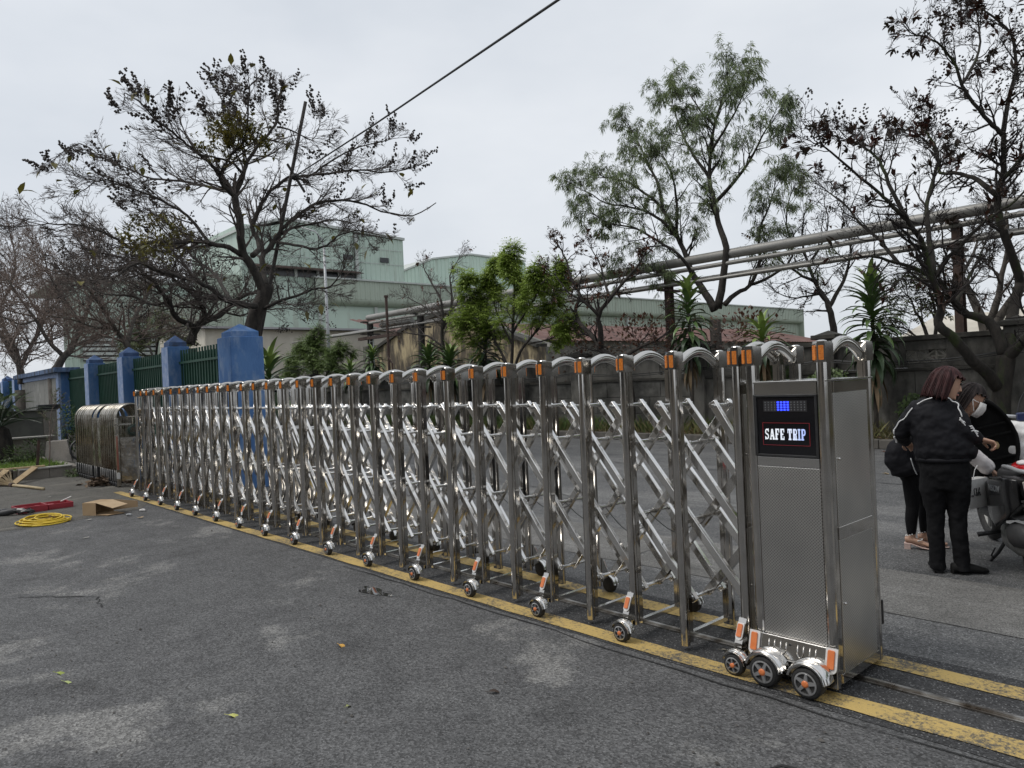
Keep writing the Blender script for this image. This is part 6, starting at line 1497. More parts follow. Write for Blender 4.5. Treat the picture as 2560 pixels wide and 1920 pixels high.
# shoulder bag of the masked woman: a thing she carries
t=thing('shoulder_bag','slouchy black shoulder bag hanging at the hip of the woman in the mask','bag',(.08,3.1,0),R(19.6))
b=MB(); b.loft([((-.02,-.14,.60),(.06,0,.02),(0,.03,0)),((-.07,-.14,.63),(.09,0,.04),(0,.06,0)),((-.11,-.13,.72),(.095,0,.03),(0,.075,0)),((-.12,-.13,.81),(.085,0,.03),(0,.07,0)),((-.10,-.13,.88),(.06,0,.02),(0,.05,0)),((-.08,-.13,.915),(.03,0,.01),(0,.025,0))],16)
bg_=solid(b,'pouch',M['cloth_black'],t,.009,4); dm=bg_.modifiers.new('folds','DISPLACE'); dm.texture=tex; dm.strength=.03; dm.texture_coords='LOCAL'
MB().tube(limb_pts([(-.08,-.13,.90),(.03,-.12,1.02),(.15,-.16,1.06),(.24,-.16,1.09)],4),.011,6).build('strap',M['cloth_black'],t,smooth=True)
MB().tube(limb_pts([(-.02,-.19,.74),(.0,-.20,.66),(.02,-.20,.61)],3),.004,5).build('zip',M['galv'],t,smooth=True)

# ================================================================ scooter with its seat lid open
M['paint_dark']=mat('dark_grey_gloss',(.010,.010,.011),(.016,.016,.017),scale=3,rough=.2)
M['grey_plastic']=mat('grey_plastic',(.025,.025,.026),(.04,.04,.041),scale=8,rough=.55,bump=.2,bscale=90)
M['alu']=mat('cast_aluminium',(.30,.30,.29),(.2,.2,.19),scale=8,rough=.5,metal=.6)
M['red_lens']=mat('red_lens',(.35,.01,.015),(.45,.02,.02),scale=20,rough=.12); M['clear_lens']=mat('clear_lens',(.55,.53,.48),(.35,.33,.29),scale=40,rough=.12,bump=.4,bscale=120)
a5=R(11.9+18)
base=V((.95,3.35,0))+V((math.cos(R(11.9))*-.02+math.sin(R(11.9))*.70, math.sin(R(11.9))*-.02-math.cos(R(11.9))*.70,0))
SCO=thing('scooter','dark grey motor scooter leaning on its side stand with the seat lid raised','scooter',base,a5)
SCO.rotation_euler=(0,R(-5),a5)
def sp(mb,name,m,smooth=True,bevel=0,par=SCO): return mb.build(name,m,par,smooth=smooth,bevel=bevel)
def wheel_s(y,nm):
    ty=MB(); n=28; vs=[]; r0,rt=.215,.047
    for i in range(n):
        a=2*math.pi*i/n
        for j in range(8):
            q=2*math.pi*j/8; rr=r0+rt*math.cos(q); vs.append((rt*1.05*math.sin(q),y+rr*math.cos(a),.262+rr*math.sin(a)))
    ty.add(vs,[(i*8+j,i*8+(j+1)%8,((i+1)%n)*8+(j+1)%8,((i+1)%n)*8+j) for i in range(n) for j in range(8)])
    w=sp(ty,nm,M['rubber']); r=MB(); r.lathe((-.03,y,.262),(1,0,0),[(.05,0),(.05,.06)],14)
    for k in range(5):
        a=2*math.pi*k/5; r.bar((0,y,.262),(0,y+.19*math.cos(a),.262+.19*math.sin(a)),.045,.03,(1,0,0))
    vs=[]; r.tube([(0,y+.18*math.cos(R(t)),.262+.18*math.sin(R(t))) for t in range(0,361,15)],.018,6); r.build('rim',M['alu'],w)
wheel_s(0,'rear_wheel'); wheel_s(1.26,'front_wheel')
# body shell: a tapering hull from tail to under the seat, open on top
b=MB(); b.loft([((0,-.33,.70),(.05,0,0),(0,0,.03)),((0,-.30,.69),(.105,0,0),(0,.0,.075)),((0,-.18,.64),(.15,0,0),(0,0,.12)),((0,.05,.58),(.175,0,0),(0,0,.17)),((0,.30,.53),(.18,0,0),(0,0,.20)),((0,.50,.50),(.16,0,0),(0,0,.19)),((0,.62,.46),(.13,0,0),(0,0,.15))],20)
shell=sp(b,'body_shell',M['paint_dark'])
b=MB(); b.loft([((0,-.16,.70),(.10,0,0),(0,0,.055)),((0,.1,.69),(.125,0,0),(0,0,.075)),((0,.45,.66),(.125,0,0),(0,0,.07)),((0,.58,.62),(.09,0,0),(0,0,.04))],16); sp(b,'storage_well',M['black_plastic'])
b=MB(); b.ball((-.04,-.02,.765),(.115,.16,.045),0,16,8); rb=b; 
sp(MB().box((-.11,-.355,.655),(.11,-.29,.735)),'tail_lamp',M['red_lens'],False,.02)
for q in (-1,1):
    p=[(q*.11,-.335,.655),(q*.115,-.33,.72),(q*.165,-.22,.70),(q*.16,-.225,.635)]
    sp(MB().prism(p,(-q*.02,.03,0)),'indicator',M['clear_lens'],False,.006)
    sp(MB().tube(limb_pts([(q*.03,-.30,.765),(q*.12,-.30,.77),(q*.17,-.22,.772),(q*.175,-.05,.775),(q*.165,.12,.76)],4),.014,8),'grab_rail',M['galv'])
    sp(MB().loft([((q*.172,-.14,.62),(.01,0,0),(0,0,.085)),((q*.20,.08,.55),(.012,0,0),(0,0,.15)),((q*.215,.30,.49),(.012,0,0),(0,0,.18)),((q*.185,.52,.46),(.012,0,0),(0,0,.14))],12),'side_panel',M['paint_dark'])
# mudguard with ribs, plate
sp(MB().loft([((0,-.30,.66),(.10,0,0),(0,.02,.03)),((0,-.33,.52),(.095,0,0),(0,.015,.02)),((0,-.36,.40),(.085,0,0),(0,.012,.02)),((0,-.39,.26),(.07,0,0),(0,.01,.02))],12),'mudguard',M['black_plastic'])
for k in range(9): sp(MB().box((-.17+.004*k,-.20,.56-.028*k),(-.06,-.17,.572-.028*k)),'rib',M['grey_plastic'],False)
pl_=sp(MB().hexa([(-.095,-.385,.40),(.095,-.385,.40),(.095,-.378,.40),(-.095,-.378,.40),(-.095,-.358,.55),(.095,-.358,.55),(.095,-.350,.55),(-.095,-.350,.55)]),'number_plate',M['white_trim'],False,.004)
sp(MB().tube([(-.092,-.388,.403),(-.092,-.362,.547),(.092,-.362,.547),(.092,-.388,.403),(-.092,-.388,.403)],.003,5),'plate_border',M['galv'],par=pl_)
sp(MB().tube(limb_pts([(-.078,-.3645,.522),(-.070,-.363,.532),(-.058,-.3635,.528),(-.060,-.366,.515),(-.078,-.369,.497),(-.055,-.369,.497)],4),.004,5),'digit',M['black_plastic'],par=pl_)
sp(MB().box((-.05,-.371,.476),(-.042,-.366,.483)),'dot',M['black_plastic'],False,par=pl_)
# running gear on the left side
b=MB(); b.loft([((-.13,-.17,.31),(.05,0,0),(0,0,.06)),((-.15,-.06,.31),(.06,0,0),(0,0,.085)),((-.15,.10,.29),(.06,0,0),(0,0,.09)),((-.13,.22,.28),(.05,0,0),(0,0,.06))],12); sp(b,'air_filter',M['grey_plastic'])
b=MB(); b.loft([((-.11,-.06,.24),(.05,0,0),(0,0,.07)),((-.12,.12,.22),(.06,0,0),(0,0,.09)),((-.12,.36,.22),(.055,0,0),(0,0,.085)),((-.10,.50,.24),(.04,0,0),(0,0,.05))],12); sp(b,'engine_case',M['alu'])
sp(MB().tube([(.12,.5,.22),(.15,.2,.2),(.16,-.1,.24),(.165,-.3,.30)],[.03,.05,.06,.055],12),'exhaust',M['alu'])
sp(MB().tube([(-.12,.46,.24),(-.20,.46,.235),(-.30,.45,.23)],[.014,.016,.018],8),'foot_peg',M['black_plastic'])
sp(MB().tube([(-.13,.40,.20),(-.19,.44,.09),(-.24,.50,.012),(-.30,.53,.010)],[.013,.012,.012,.010],8),'side_stand',M['grey_plastic'])
sp(MB().tube([(-.10,.16,.17),(-.14,.05,.09),(-.16,-.10,.06)],[.013,.012,.012],8),'centre_stand',M['black_plastic'])
sp(MB().tube([(-.22,.48,.05),(-.25,.38,.09),(-.24,.30,.16)],.006,6),'stand_lever',M['grey_plastic'])
# front half
b=MB(); b.box((-.15,.60,.28),(.15,1.0,.34)); sp(b,'floorboard',M['black_plastic'],False,.02)
b=MB(); b.loft([((0,1.0,.30),(.15,0,0),(0,.04,0)),((0,1.04,.50),(.20,0,0),(0,.05,0)),((0,1.02,.72),(.20,0,0),(0,.06,0)),((0,.96,.90),(.12,0,0),(0,.07,0)),((0,.93,.98),(.07,0,0),(0,.06,0))],16); sp(b,'leg_shield',M['paint_dark'])
b=MB(); b.loft([((0,1.02,.60),(.06,0,0),(0,0,.03)),((0,1.2,.56),(.075,0,0),(0,0,.025)),((0,1.36,.52),(.07,0,0),(0,0,.02)),((0,1.48,.42),(.05,0,0),(0,0,.015))],12); sp(b,'front_mudguard',M['paint_dark'])
for q in (-1,1): sp(MB().tube([(q*.07,1.26,.26),(q*.07,1.08,.68)],.02,8),'fork',M['alu'])
b=MB(); b.tube([(-.34,.82,.99),(-.12,.92,1.03),(.12,.92,1.03),(.34,.82,.99)],.013,8); hb=sp(b,'handlebar',M['galv'])
b=MB(); b.ball((0,.95,1.02),(.13,.09,.07),0,14,8); sp(b,'handlebar_cowl',M['paint_dark'],par=hb)
M['blue_plastic']=mat('dark_blue_plastic',(.02,.03,.09),rough=.35)
for q in (-1,1):
    sp(MB().cyl((q*.22,.875,1.01),(q*.35,.815,.988),.018,10),'grip',M['galv'] if q<0 else M['black_plastic'],par=hb); sp(MB().box((q*.20-.03,.84,.985),(q*.20+.03,.90,1.05)),'switch_box',M['blue_plastic'],False,.01,par=hb)
    sp(MB().tube(limb_pts([(q*.18,.89,1.03),(q*.22,.9,1.15),(q*.28,.88,1.24)],3),.005,6),'mirror_stem',M['black_plastic'],par=hb); sp(MB().ball((q*.30,.87,1.27),(.06,.015,.04),0,12,6),'mirror',M['black_plastic'],par=hb)
# seat lid hinged at the front, standing up
lid=MB(); n=26; vs=[]
c0=V((-.06,.74,.88)); lu=V((-.16,-.12,.98)).normalized(); lr=V((1,-.05,.16)).normalized(); ln=lu.cross(lr).normalized()
def lp(a,k,dy): 
    x=math.cos(a); z=math.sin(a); w=.185*(1-.18*max(0,z)); return c0+lr*(w*k*x)+lu*(.325*k*z)+ln*dy
prof=[(.0,.03),(.70,.03),(.86,.025),(.9,.0),(1.0,-.005),(1.02,.02),(.98,.07),(.8,.11),(0,.125)]
sgn=1 if ln.y>0 else -1
for k,dy in prof[1:-1]:
    for i in range(n): vs.append(lp(2*math.pi*i/n,k,dy*sgn))
fs=[(r*n+i,r*n+(i+1)%n,(r+1)*n+(i+1)%n,(r+1)*n+i) for r in range(len(prof)-3) for i in range(n)]+[tuple(range(n-1,-1,-1)),tuple((len(prof)-3)*n+i for i in range(n))]
lid.add(vs,fs); M['lid_black']=mat('matt_black_lining',(.006,.006,.006),(.012,.012,.012),scale=14,rough=.85,spec=.15)
ld=sp(lid,'seat_lid',M['lid_black'])
for dz,w in ((.10,.13),(.02,.15),(-.16,.14)): sp(MB().bar(c0+lu*dz-lr*w+ln*.02*sgn,c0+lu*dz+lr*w+ln*.02*sgn,.012,.025,tuple(ln)),'stiffener',M['lid_black'],False,par=ld)
sp(MB().ball(c0+lu*-.06+lr*.03+ln*.022*sgn,(.022,.012,.03),0,10,6),'sticker',mat('tan_sticker',(.42,.30,.15),rough=.6),par=ld)
sp(MB().bar((0,.60,.52),(-.06,.62,.62),.16,.03,(0,1,0)),'hinge',M['black_plastic'],False)
# lettering on the left flank
def text(name,s,size,m,parent,mw,ext=.0008,sx=1,shear=0):
    cu=bpy.data.curves.new(name,'FONT'); cu.body=s; cu.size=size; cu.extrude=ext; cu.shear=shear; cu.resolution_u=3
    o=bpy.data.objects.new(name,cu); COL.objects.link(o); dg=bpy.context.evaluated_depsgraph_get(); dg.update()
    me=bpy.data.meshes.new_from_object(o.evaluated_get(dg)); me.name=name; bpy.data.objects.remove(o); me.materials.clear(); me.materials.append(m)
    me.transform(mw@Matrix.Diagonal((sx,1,1,1))); return put(name,me,parent)
ax=V((.07,-1,.06)).normalized(); nrm=V((-1,-.07,.12)); nrm=(nrm-ax*nrm.dot(ax)).normalized(); upv=nrm.cross(ax).normalized()
mw=Matrix.Identity(4)
for i in range(3): mw[i][0]=ax[i]; mw[i][1]=upv[i]; mw[i][2]=nrm[i]
mw.translation=V((-.2315,.30,.575))
text('lettering','VISION',.062,M['galv'],shell,mw,.0015,1,.2)
# loose things on and by the scooter
tag(put('red_helmet_bag',rb.mesh('red_helmet_bag',[M['red_lens']],True)),'red and white rounded bundle lying in the open seat compartment of the scooter','bag')
rbo=bpy.data.objects['red_helmet_bag']; rbo.matrix_world=Matrix.Translation(base)@Matrix.Rotation(a5,4,'Z')@Matrix.Rotation(R(-5),4,'Y')
def onsc(p): return (Matrix.Translation(base)@Matrix.Rotation(a5,4,'Z')@Matrix.Rotation(R(-5),4,'Y'))@V(p)
MB().ball((-.09,-.06,.80),(.045,.06,.018),0,10,6).build('white_patch',M['white_cloth'],rbo,smooth=True)
b=MB(); b.loft([(onsc((.10,.86,.70)),V((.13,.02,0)),V((0,.08,0))),(onsc((.11,.86,.80)),V((.19,.03,0)),V((0,.10,0))),(onsc((.12,.86,.90)),V((.18,.03,0)),V((0,.09,0))),(onsc((.10,.87,.98)),V((.12,.02,0)),V((0,.05,0))),(onsc((.08,.88,1.0)),V((.04,.02,0)),V((0,.02,0)))],16)
o=solid(b,'white_bag',M['white_trim'],None,.012,3); dm=o.modifiers.new('folds','DISPLACE'); dm.texture=tex; dm.strength=.04; tag(o,'bulging white carrier bag hung in front of the raised seat lid of the scooter','bag')
# paper carrier bag with script lettering hanging behind the rear flank
pb=px(2421,1202,D=5.35); pe=px(2492,1206,D=5.55); bl=px(2418,1275,D=5.35)
t=thing('paper_bag','white paper shopping bag with black script lettering held beside the scooter','bag',(pb.x,pb.y,bl.z))
e1=(pe-pb); e1.z=0; wdt=.26; e1.normalize(); hgt=pb.z-bl.z; nb=V((e1.y,-e1.x,0)); 
if nb.dot(CAM-pb)<0: nb=-nb
b=MB(); b.hexa([V((0,0,0))+nb*.0,e1*wdt,e1*wdt-nb*.09,-nb*.09,V((0,0,hgt)),e1*wdt+V((0,0,hgt)),e1*wdt-nb*.07+V((0,0,hgt)),-nb*.07+V((0,0,hgt))]); b.build('bag_body',M['white_trim'],t)
MB().tube([e1*.06+V((0,0,hgt)),e1*.09+V((0,0,hgt+.07)),e1*.13+V((0,0,hgt+.10))],.003,5).build('handle',M['white_trim'],t)
def script(strokes,o,s):
    for st in strokes:
        pts=[o+e1*(p[0]*s)+V((0,0,p[1]*s))+nb*.002 for p in st]; MB().tube(limb_pts(pts,5),.0028,5).build('script_stroke',M['black_plastic'],t,smooth=True)
script([[(.95,.92),(.85,1.02),(.62,.98),(.55,.80),(.62,.58),(.60,.35),(.42,.12),(.15,.02),(-.05,.10),(.05,.22),(.2,.18)],
        [(.80,.10),(1.0,.30),(1.22,.75),(1.28,1.0),(1.18,.95),(1.08,.55),(1.05,.15),(1.15,.02),(1.32,.12),(1.34,.36),(1.25,.42),(1.5,.40)],
        [(1.48,.05),(1.68,.45),(1.86,.88),(1.86,1.05),(1.74,.92),(1.62,.45),(1.54,.02),(1.68,.30),(1.86,.46),(1.94,.36),(1.88,.10),(1.98,.02),(2.15,.18)]],e1*.035+V((0,0,hgt*.42)),.056)
# ================================================================ white car parked behind the gate, by the kerb
M['car_white']=mat('white_car_paint',(.72,.73,.74),rough=.2)
CAR=thing('parked_car','white hatchback parked by the kerb, seen in glimpses through the far gate posts','car',(-26.9,9.2,0),0)
b=MB()
secs=[(-2.0,.55,.75,.60),(-1.95,.45,.95,.78),(-1.2,.35,1.02,.84),(0,.33,1.04,.86),(1.2,.35,1.06,.86),(1.85,.42,1.05,.82),(1.98,.5,.98,.76)]
vs=[];k=10
for x,z0,z1,w in secs:
    for (y,z) in ((-w*.8,z0),(-w,z0+.15),(-w,(z0+z1)/2),(-w*.97,z1-.08),(-w*.9,z1),(w*.9,z1),(w*.97,z1-.08),(w,(z0+z1)/2),(w,z0+.15),(w*.8,z0)): vs.append((x,y,z))
b.add(vs,[(i*k+j,i*k+(j+1)%k,(i+1)*k+(j+1)%k,(i+1)*k+j) for i in range(len(secs)-1) for j in range(k)]+[tuple(range(k-1,-1,-1)),tuple((len(secs)-1)*k+j for j in range(k))])
autosmooth(b.build('body',M['car_white'],CAR),50)
b=MB(); cab_=[(-.95,1.03,.74),(-.35,1.50,.62),(.2,1.60,.62),(1.2,1.60,.61),(1.62,1.52,.58),(1.90,1.05,.72)]
top=[(x,z,w) for x,z,w in cab_]; vs=[]
for x,z,w in top: vs+=[(x,-w,z),(x,w,z)]
vs+=[(x,-.80,1.0) for x,_,_ in top]+[(x,.80,1.0) for x,_,_ in top]; n=len(top)
fs=[(2*i,2*i+1,2*i+3,2*i+2) for i in range(n-1)]+[(2*n+i,2*i,2*i+2,2*n+i+1) for i in range(n-1)]+[(3*n+i,3*n+i+1,2*i+3,2*i+1) for i in range(n-1)]
b.add(vs,fs); b.build('cabin_glass',M['dark_glass'],CAR)
rf=MB(); rf.loft([((-.32,0,1.515),(0,.60,0),(0,0,.015)),((.2,0,1.615),(0,.63,0),(0,0,.02)),((1.2,0,1.62),(0,.62,0),(0,0,.02)),((1.75,0,1.56),(0,.58,0),(0,0,.02))],12); rf.build('roof',M['car_white'],CAR)
for s in (-1,1):
    for p,q in (((-.95,.77,1.02),(-.33,.635,1.51)),((.35,.80,1.02),(.40,.64,1.61)),((1.25,.80,1.02),(1.30,.63,1.61)),((1.88,.75,1.03),(1.66,.60,1.54))): MB().bar((p[0],s*p[1],p[2]),(q[0],s*q[1],q[2]),.09,.03,(0,1,0)).build('roof_pillar',M['car_white'],CAR)
    MB().box((1.88,s*.66-.13,.80),(1.995,s*.66+.13,1.06)).build('tail_lamp',M['red_lens'],CAR,bevel=.03); MB().box((-2.0,s*.58-.16,.72),(-1.88,s*.58+.16,.88)).build('headlight',M['clear_lens'],CAR,bevel=.03)
    MB().ball((-.62,s*.92,1.08),(.07,.10,.07),0,10,6).build('mirror',M['car_white'],CAR,smooth=True)
    for x in (-1.25,1.25):
        w=MB().lathe((x,s*.70,.31),(0,s,0),[(.31,0),(.315,.03),(.315,.15),(.30,.18),(.2,.175)],22).build('wheel',M['rubber'],CAR,smooth=True); MB().lathe((x,s*.877,.31),(0,s,0),[(.19,0),(.18,.01),(.05,.015)],16).build('rim',M['alloy'],w,smooth=True)
MB().box((1.965,-.26,.62),(1.99,.26,.74)).build('number_plate',M['white_trim'],CAR); MB().box((-1.9,-.78,.25),(1.95,.78,.5)).build('underbody',M['black_plastic'],CAR)

# ================================================================ tools and litter on the ground at the left
random.seed(91)
M['card']=mat('cardboard',(.42,.30,.18),(.36,.25,.145),scale=6,rough=.9); M['card_edge']=mat('cardboard_inside',(.50,.37,.23),(.44,.32,.19),scale=6,rough=.9)
def gp_(u,v,z=0): return px(u,v,z=z)
# cardboard box on its side, flaps open
o=gp_(207,1290); t=thing('cardboard_box','small open cardboard box lying on its side with flaps folded out','box',(o.x,o.y,.005))
ex=(gp_(240,1290)-o); ex.z=0; w_=ex.length; ex.normalize(); ey=V((-ex.y,ex.x,0)); 
if ey.dot(CAM-o)>0: ey=-ey
H=.16; Dp=.30; W_=w_*1.0
def bx3(x0,x1,y0,y1,z0,z1,nm,m): 
    P=lambda x,y,z: ex*x+ey*y+V((0,0,z)); return MB().hexa([P(x0,y0,z0),P(x1,y0,z0),P(x1,y1,z0),P(x0,y1,z0),P(x0,y0,z1),P(x1,y0,z1),P(x1,y1,z1),P(x0,y1,z1)]).build(nm,m,t)
bx3(0,W_,0,.004,0,H,'side',M['card']); bx3(0,W_,Dp-.004,Dp,0,H,'side',M['card']); bx3(0,W_,.0042,Dp-.0042,0,.004,'side',M['card_edge']); bx3(0,W_,.0042,Dp-.0042,H-.004,H,'side',M['card']); bx3(0,.004,.0042,Dp-.0042,.0042,H-.0042,'back',M['card'])
P=lambda x,y,z: ex*x+ey*y+V((0,0,z))
MB().prism([P(W_,0.005,H*.98),P(W_+.24,.02,H*.55),P(W_+.32,Dp*.62,H*.72),P(W_+.02,Dp*.9,H*1.0)],(0,0,.004)).build('flap',M['card_edge'],t)
MB().prism([P(W_,Dp,.02),P(W_+.32,Dp+.06,.05),P(W_+.32,Dp+.06,.13),P(W_,Dp,H)],P(0,.004,0)).build('flap',M['card'],t)
MB().prism([P(W_,0.0,.004),P(W_+.22,-.04,.01),P(W_+.30,Dp*.5,.006),P(W_,Dp,.004)],(0,0,.004)).build('flap',M['card'],t)
# red tool case, open like a book
M['case_red']=mat('red_case_plastic',(.36,.035,.05),(.28,.03,.04),scale=8,rough=.45)
A=gp_(40,1288); Bq=gp_(186,1268); ex=(Bq-A); ex.z=0; Lc=ex.length; ex.normalize(); ey=V((-ex.y,ex.x,0)); ey=-ey if ey.dot(CAM-A)>0 else ey
t=thing('tool_case','open red plastic power tool case lying flat','tool case',(A.x,A.y,.005))
def tray(x0,x1,y0,y1,h,nm):
    b=MB(); P=lambda x,y,z: ex*x+ey*y+V((0,0,z))
    def q(a,c,d,e,f,g): b.hexa([P(a,c,f),P(d,c,f),P(d,e,f),P(a,e,f),P(a,c,g),P(d,c,g),P(d,e,g),P(a,e,g)])
    q(x0,y0,x1,y1,0,.012); q(x0,y0,x1,y0+.012,.012,h); q(x0,y1-.012,x1,y1,.012,h); q(x0,y0+.012,x0+.012,y1-.012,.012,h); q(x1-.012,y0+.012,x1,y1-.012,.012,h)
    o=b.build(nm,M['case_red'],t,bevel=.006); return o
tr1=tray(.02,Lc*.54,0,.34,.085,'case_half'); tr2=tray(Lc*.56,Lc,.03,.36,.075,'case_half')
for k in range(3): MB().hexa([ex*(.1+.16*k)+ey*y_+V((0,0,z_)) if 0 else ex*(.1+.16*k+dx)+ey*dy+V((0,0,dz)) for dx,dy,dz in ((0,.05,.02),(.09,.05,.02),(.09,.28,.02),(0,.28,.02),(.01,.06,.055),(.08,.06,.055),(.08,.26,.06),(.01,.26,.06))]).build('insert',M['case_red'],tr1,bevel=.008)
for k in range(3): MB().bar(ex*(Lc*.80+.03*k)+ey*(.1+.05*k)+V((0,0,.09)),ex*(Lc*.99+.02*k)+ey*(.18+.04*k)+V((0,0,.12)),.014,.010).build('bit',M['white_trim'],tr2)
# yellow cable coil
t=thing('yellow_cable','coil of yellow extension cable with a white plug','cable',tuple(gp_(110,1308)))
ym=mat('yellow_cable',(.72,.52,.04),(.62,.43,.03),scale=20,rough=.5)
b=MB(); pts=[]; nT=13
for k in range(nT*22):
    a=2*math.pi*k/22; lay=k/(nT*22); r=.205+.04*math.sin(a*.37)+.035*math.sin(k*.011+1)
    pts.append(V((r*math.cos(a)+.04*math.sin(k*.05),r*.95*math.sin(a)+.04*math.cos(k*.043),.012+.085*lay*(.6+.4*math.sin(a*.5)**2))))
b.tube(pts,.0085,6); b.build('coil',ym,t,smooth=True)
q=gp_(141,1306)-gp_(110,1308); MB().ball(q+V((0,0,.03)),(.03,.05,.025),0,10,6).build('plug',M['white_trim'],t,smooth=True); MB().tube([(.19,.08,.09),(.2,.02,.11),q+V((.0,.03,.03))],.007,6).build('tie',M['card'],t,smooth=True)
# grinder with black lead
o=gp_(20,1290); t=thing('angle_grinder','grey power tool with a tangle of black lead at the left edge','power tool',(o.x,o.y,.05)); d=V((.35,.5,.1)).normalized()
MB().tube([-d*.16,-d*.12,-d*.02,d*.1,d*.13],[.028,.04,.043,.035,.02],12).build('motor_housing',M['grey_plastic'],t,smooth=True)
MB().tube([d*.12,d*.18+V((0,0,-.02)),d*.19+V((0,0,-.04))],[.03,.035,.05],12).build('gear_head',M['alu'],t)
MB().tube([V((.2*math.cos(k*.5)*(.6+.03*k%3)-.05,.16*math.sin(k*.55)+.1,-.03+.05*abs(math.sin(k*.7)))) for k in range(44)],.008,6).build('lead',M['black_plastic'],t,smooth=True)
# broom
t0=gp_(30,1213,.03); t1=gp_(109,1222,.03); t=thing('broom','coconut rib broom with a pale bamboo handle lying on the concrete','broom',(t0.x,t0.y,.0)); d=(t1-t0); d.z=0
MB().tube([V((0,0,.03)),d*.5+V((0,0,.035)),d+V((0,0,.03))],[.026,.024,.025],8).build('handle',mat('bamboo',(.52,.43,.27),(.42,.33,.19),scale=12,rough=.6),t,smooth=True)
MB().cyl(V((0,0,.03))-d.normalized()*.05,V((0,0,.03))+d.normalized()*.05,.045,10).build('band',M['rust'],t)
dn=-d.normalized(); sd=V((-dn.y,dn.x,0)); b=MB()
for k in range(130):
    a=U(-.38,.38); e=(dn*math.cos(a)+sd*math.sin(a))*U(.6,.95)+V((0,0,U(.005,.28)*(1 if sd.y*a>0 else .6))); b.tube([V((0,0,.03))+sd*U(-.03,.03),e*.5+V((0,0,.03)),e],[.004,.0035,.002],3)
tag(b.build('bristles',mat('palm_rib',(.40,.32,.20),(.30,.23,.14),scale=10,rough=.8),t),kind='stuff')
# planks
M['plank']=mat('sawn_plank',(.50,.38,.22),(.38,.27,.15),scale=3,rough=.8,stretch=(1,1,1),bump=.2,bscale=50)
pk=[('sawn timber plank leaning from the planter coping down to the concrete',(-14.42,-.55,.235),(-13.55,-1.05,.03),.10,.03),('long pale plank lying along the top of the planter coping',(-14.62,-.35,.235),(-14.75,-2.3,.24),.11,.03),('short plank resting against the recessed kerb at the left edge',(-14.6,-.98,.22),(-14.0,-1.35,.02),.10,.03)]
for l,a,c,w,h in pk: tag(MB().bar(a,c,w,h,(0,.3,1)).build('plank',M['plank'],bevel=.003),l,'plank','planks dropped by the planter')
# dead leaves in a heap at the foot of the folded gate
c=gp_(262,1212); t=thing('leaf_heap','heap of curled brown dead leaves at the foot of the folded gate','leaves',(c.x,c.y,.005)); 
M['dead']=leafmat('dead_leaf',(.07,.045,.03),(.17,.12,.08),7,rough=.85,trans=.02)
b=MB()
for k in range(130):
    a=U(0,6.28); r=random.random(); p=V((.42*r*math.cos(a)-.05,.34*r*math.sin(a),.02+.13*(1-r)*random.random())); leaf(b,p,V((U(-1,1),U(-1,1),U(-.2,.5))),V((U(-.5,.5),U(-.5,.5),1)),U(.11,.22),U(.05,.10),U(.1,.5),.5)
tag(b.build('dead_leaves',M['dead'],t,fix=False),kind='stuff')
b=MB()
for k in range(40):
    q=gp_(330+U(-25,25),1205+U(-4,6)); leaf(b,q+V((0,0,.015)),V((U(-1,1),U(-1,1),U(-.1,.4))),V((U(-.5,.5),U(-.5,.5),1)),U(.08,.16),U(.04,.07),U(.1,.4),.4)
tag(b.build('fallen_leaves',M['dead'],fix=False),kind='stuff')
# single leaves and scraps
def one(nm,lab,cat,u,v,L,w,col,az,tilt=.12,curl=.25,z=.013):
    p=gp_(u,v,z); b=MB(); leaf(b,V((0,0,0)),V((math.cos(az),math.sin(az),tilt)),V((.15,.1,1)),L,w,curl,.35,4); b.tube([V((0,0,0)),V((-math.cos(az)*.018,-math.sin(az)*.018,.004))],.0015,4)
    o=b.build(nm,mat(nm+'_skin',col,tuple(c*.75 for c in col),scale=20,rough=.55),loc=(p.x,p.y,p.z),fix=False); tag(o,lab,cat,'single leaves fallen on the asphalt')
one('fallen_leaf','orange yellow fallen leaf lying alone in the middle of the asphalt','leaf',848,1611,.055,.034,(.60,.33,.05),.2)
one('fallen_leaf','green fallen leaf, upper of the pair at the left on the asphalt','leaf',140,1681,.075,.03,(.30,.36,.06),.7)
one('fallen_leaf','pale green fallen leaf, lower of the pair at the left on the asphalt','leaf',160,1703,.07,.022,(.38,.44,.16),.6)
one('fallen_leaf','pale yellow green leaf lying on the light patch in the foreground','leaf',570,1787,.08,.03,(.55,.55,.16),.75)
one('fallen_leaf','small greenish curled leaf on the asphalt right of the foreground patch','leaf',866,1766,.04,.022,(.45,.48,.18),2.0)
one('fallen_leaf','dark brown curled leaf on the asphalt in front of the casters','leaf',1222,1729,.065,.03,(.05,.03,.02),.95,.35)
one('fallen_leaf','pale dry leaf lying on the road between the cabinet and the kerb','leaf',2208,1183,.13,.07,(.62,.47,.28),.4)
one('fallen_leaf','small rust coloured leaf lying at the kerb right of the cabinet','leaf',2205,1128,.11,.06,(.40,.18,.10),.5)
one('fallen_leaf','greyish dry leaf on the dark strip left of the double posts','leaf',1803,1624,.05,.022,(.24,.22,.18),.9,.2)
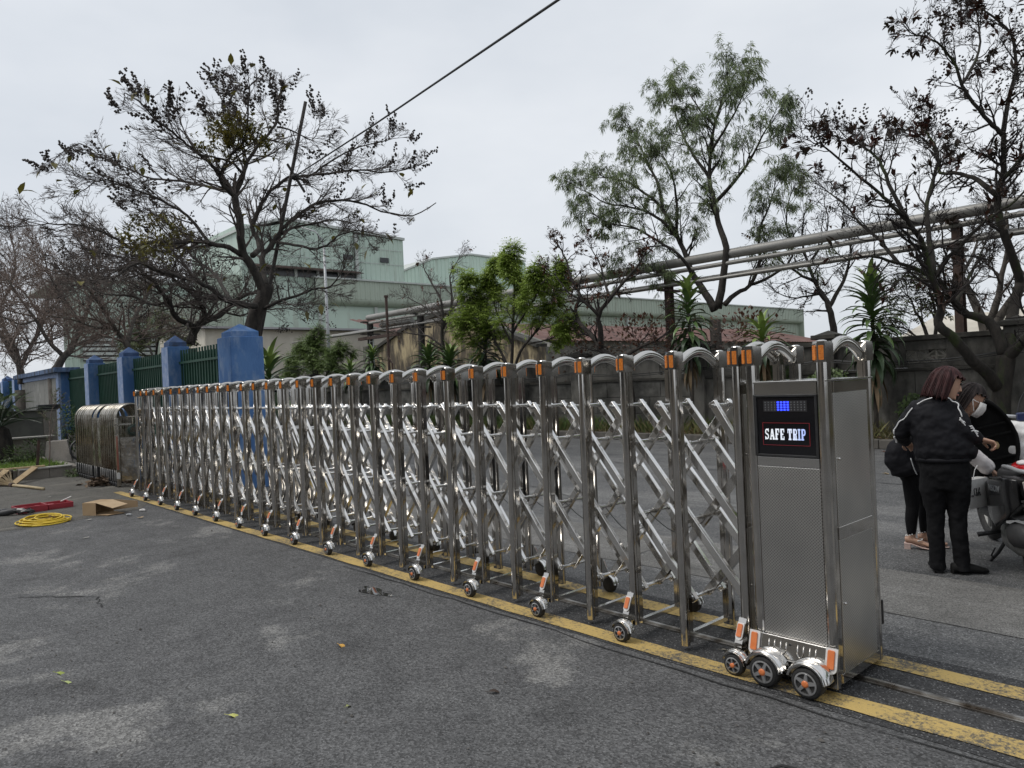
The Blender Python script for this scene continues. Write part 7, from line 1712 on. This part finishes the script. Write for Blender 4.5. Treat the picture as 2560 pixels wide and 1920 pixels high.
for (lab,u,v,col,s) in (('white and red battery shaped scrap right of the cardboard box',356,1276,(.7,.68,.66),.04),('crushed grey scrap of foil near the cardboard box',322,1287,(.4,.41,.42),.032)):
    p=gp_(u,v,.02); b=MB(); b.tube([(-s,0,.0),(0,0.005,.004),(s,.01,0)],[s*.4,s*.5,s*.35],7); o=b.build('litter_scrap',mat('scrap',col,tuple(c*.7 for c in col),scale=30,rough=.5),loc=tuple(p)); o.rotation_euler=(0,0,.5); tag(o,lab,'litter')
for (lab,u,v,az) in (('tan torn card scrap right of the box by the concrete edge',352,1294,.4),('small pale paper scrap at the concrete edge below the box',222,1300,.8),('pale paper scrap on the concrete beyond the cardboard box',123,1243,.5),('white slip of paper on the asphalt left of the line',215,1345,.9),('pale plastic scrap beside the end of the yellow line',332,1221,.2)):
    p=gp_(u,v,.012); s=U(.025,.045); q=MB(); q.prism([(-s,-s*.5,0),(s,-s*.3,.006),(s*.7,s*.5,.012),(-s*.5,s*.4,.004)],(0,0,.002)); o=q.build('paper_scrap',M['card_edge'] if 'tan' in lab else M['granite_top'],loc=tuple(p)); o.rotation_euler=(0,0,az); tag(o,lab,'litter')
# small shallow puddle on the asphalt
b=MB(); c=gp_(935,1478,.0075); pts=[]
for k in range(22): a=2*math.pi*k/22; r=1+.3*math.sin(a*3+1)+.2*math.sin(a*5); pts.append((c.x+.16*r*math.cos(a)*1.0,c.y+.06*r*math.sin(a),.0078))
b.add(pts,[tuple(range(22))]); tag(b.build('puddle',mat('water_film',(.03,.03,.03),rough=.04)),kind='structure')
# grit and small leaf crumbs scattered over the ground
b=MB(); random.seed(97)
for k in range(1500):
    if random.random()<.6: x,y,z=U(-10,3),U(-3.4,-.3),.009
    else: x,y,z=U(-14,-8),U(-3,.2),.009
    s=U(.003,.010)*(1 if random.random()<.9 else 1.8); b.add([(x-s,y,z),(x,y-s*.7,z),(x+s,y,z),(x,y+s*.7,z),(x,y,z+s*.6)],[(0,1,4),(1,2,4),(2,3,4),(3,0,4)])
tag(b.build('grit',mat('grit',(.16,.15,.14),(.05,.045,.04),scale=3,rough=.9,world=True),fix=False),kind='stuff')
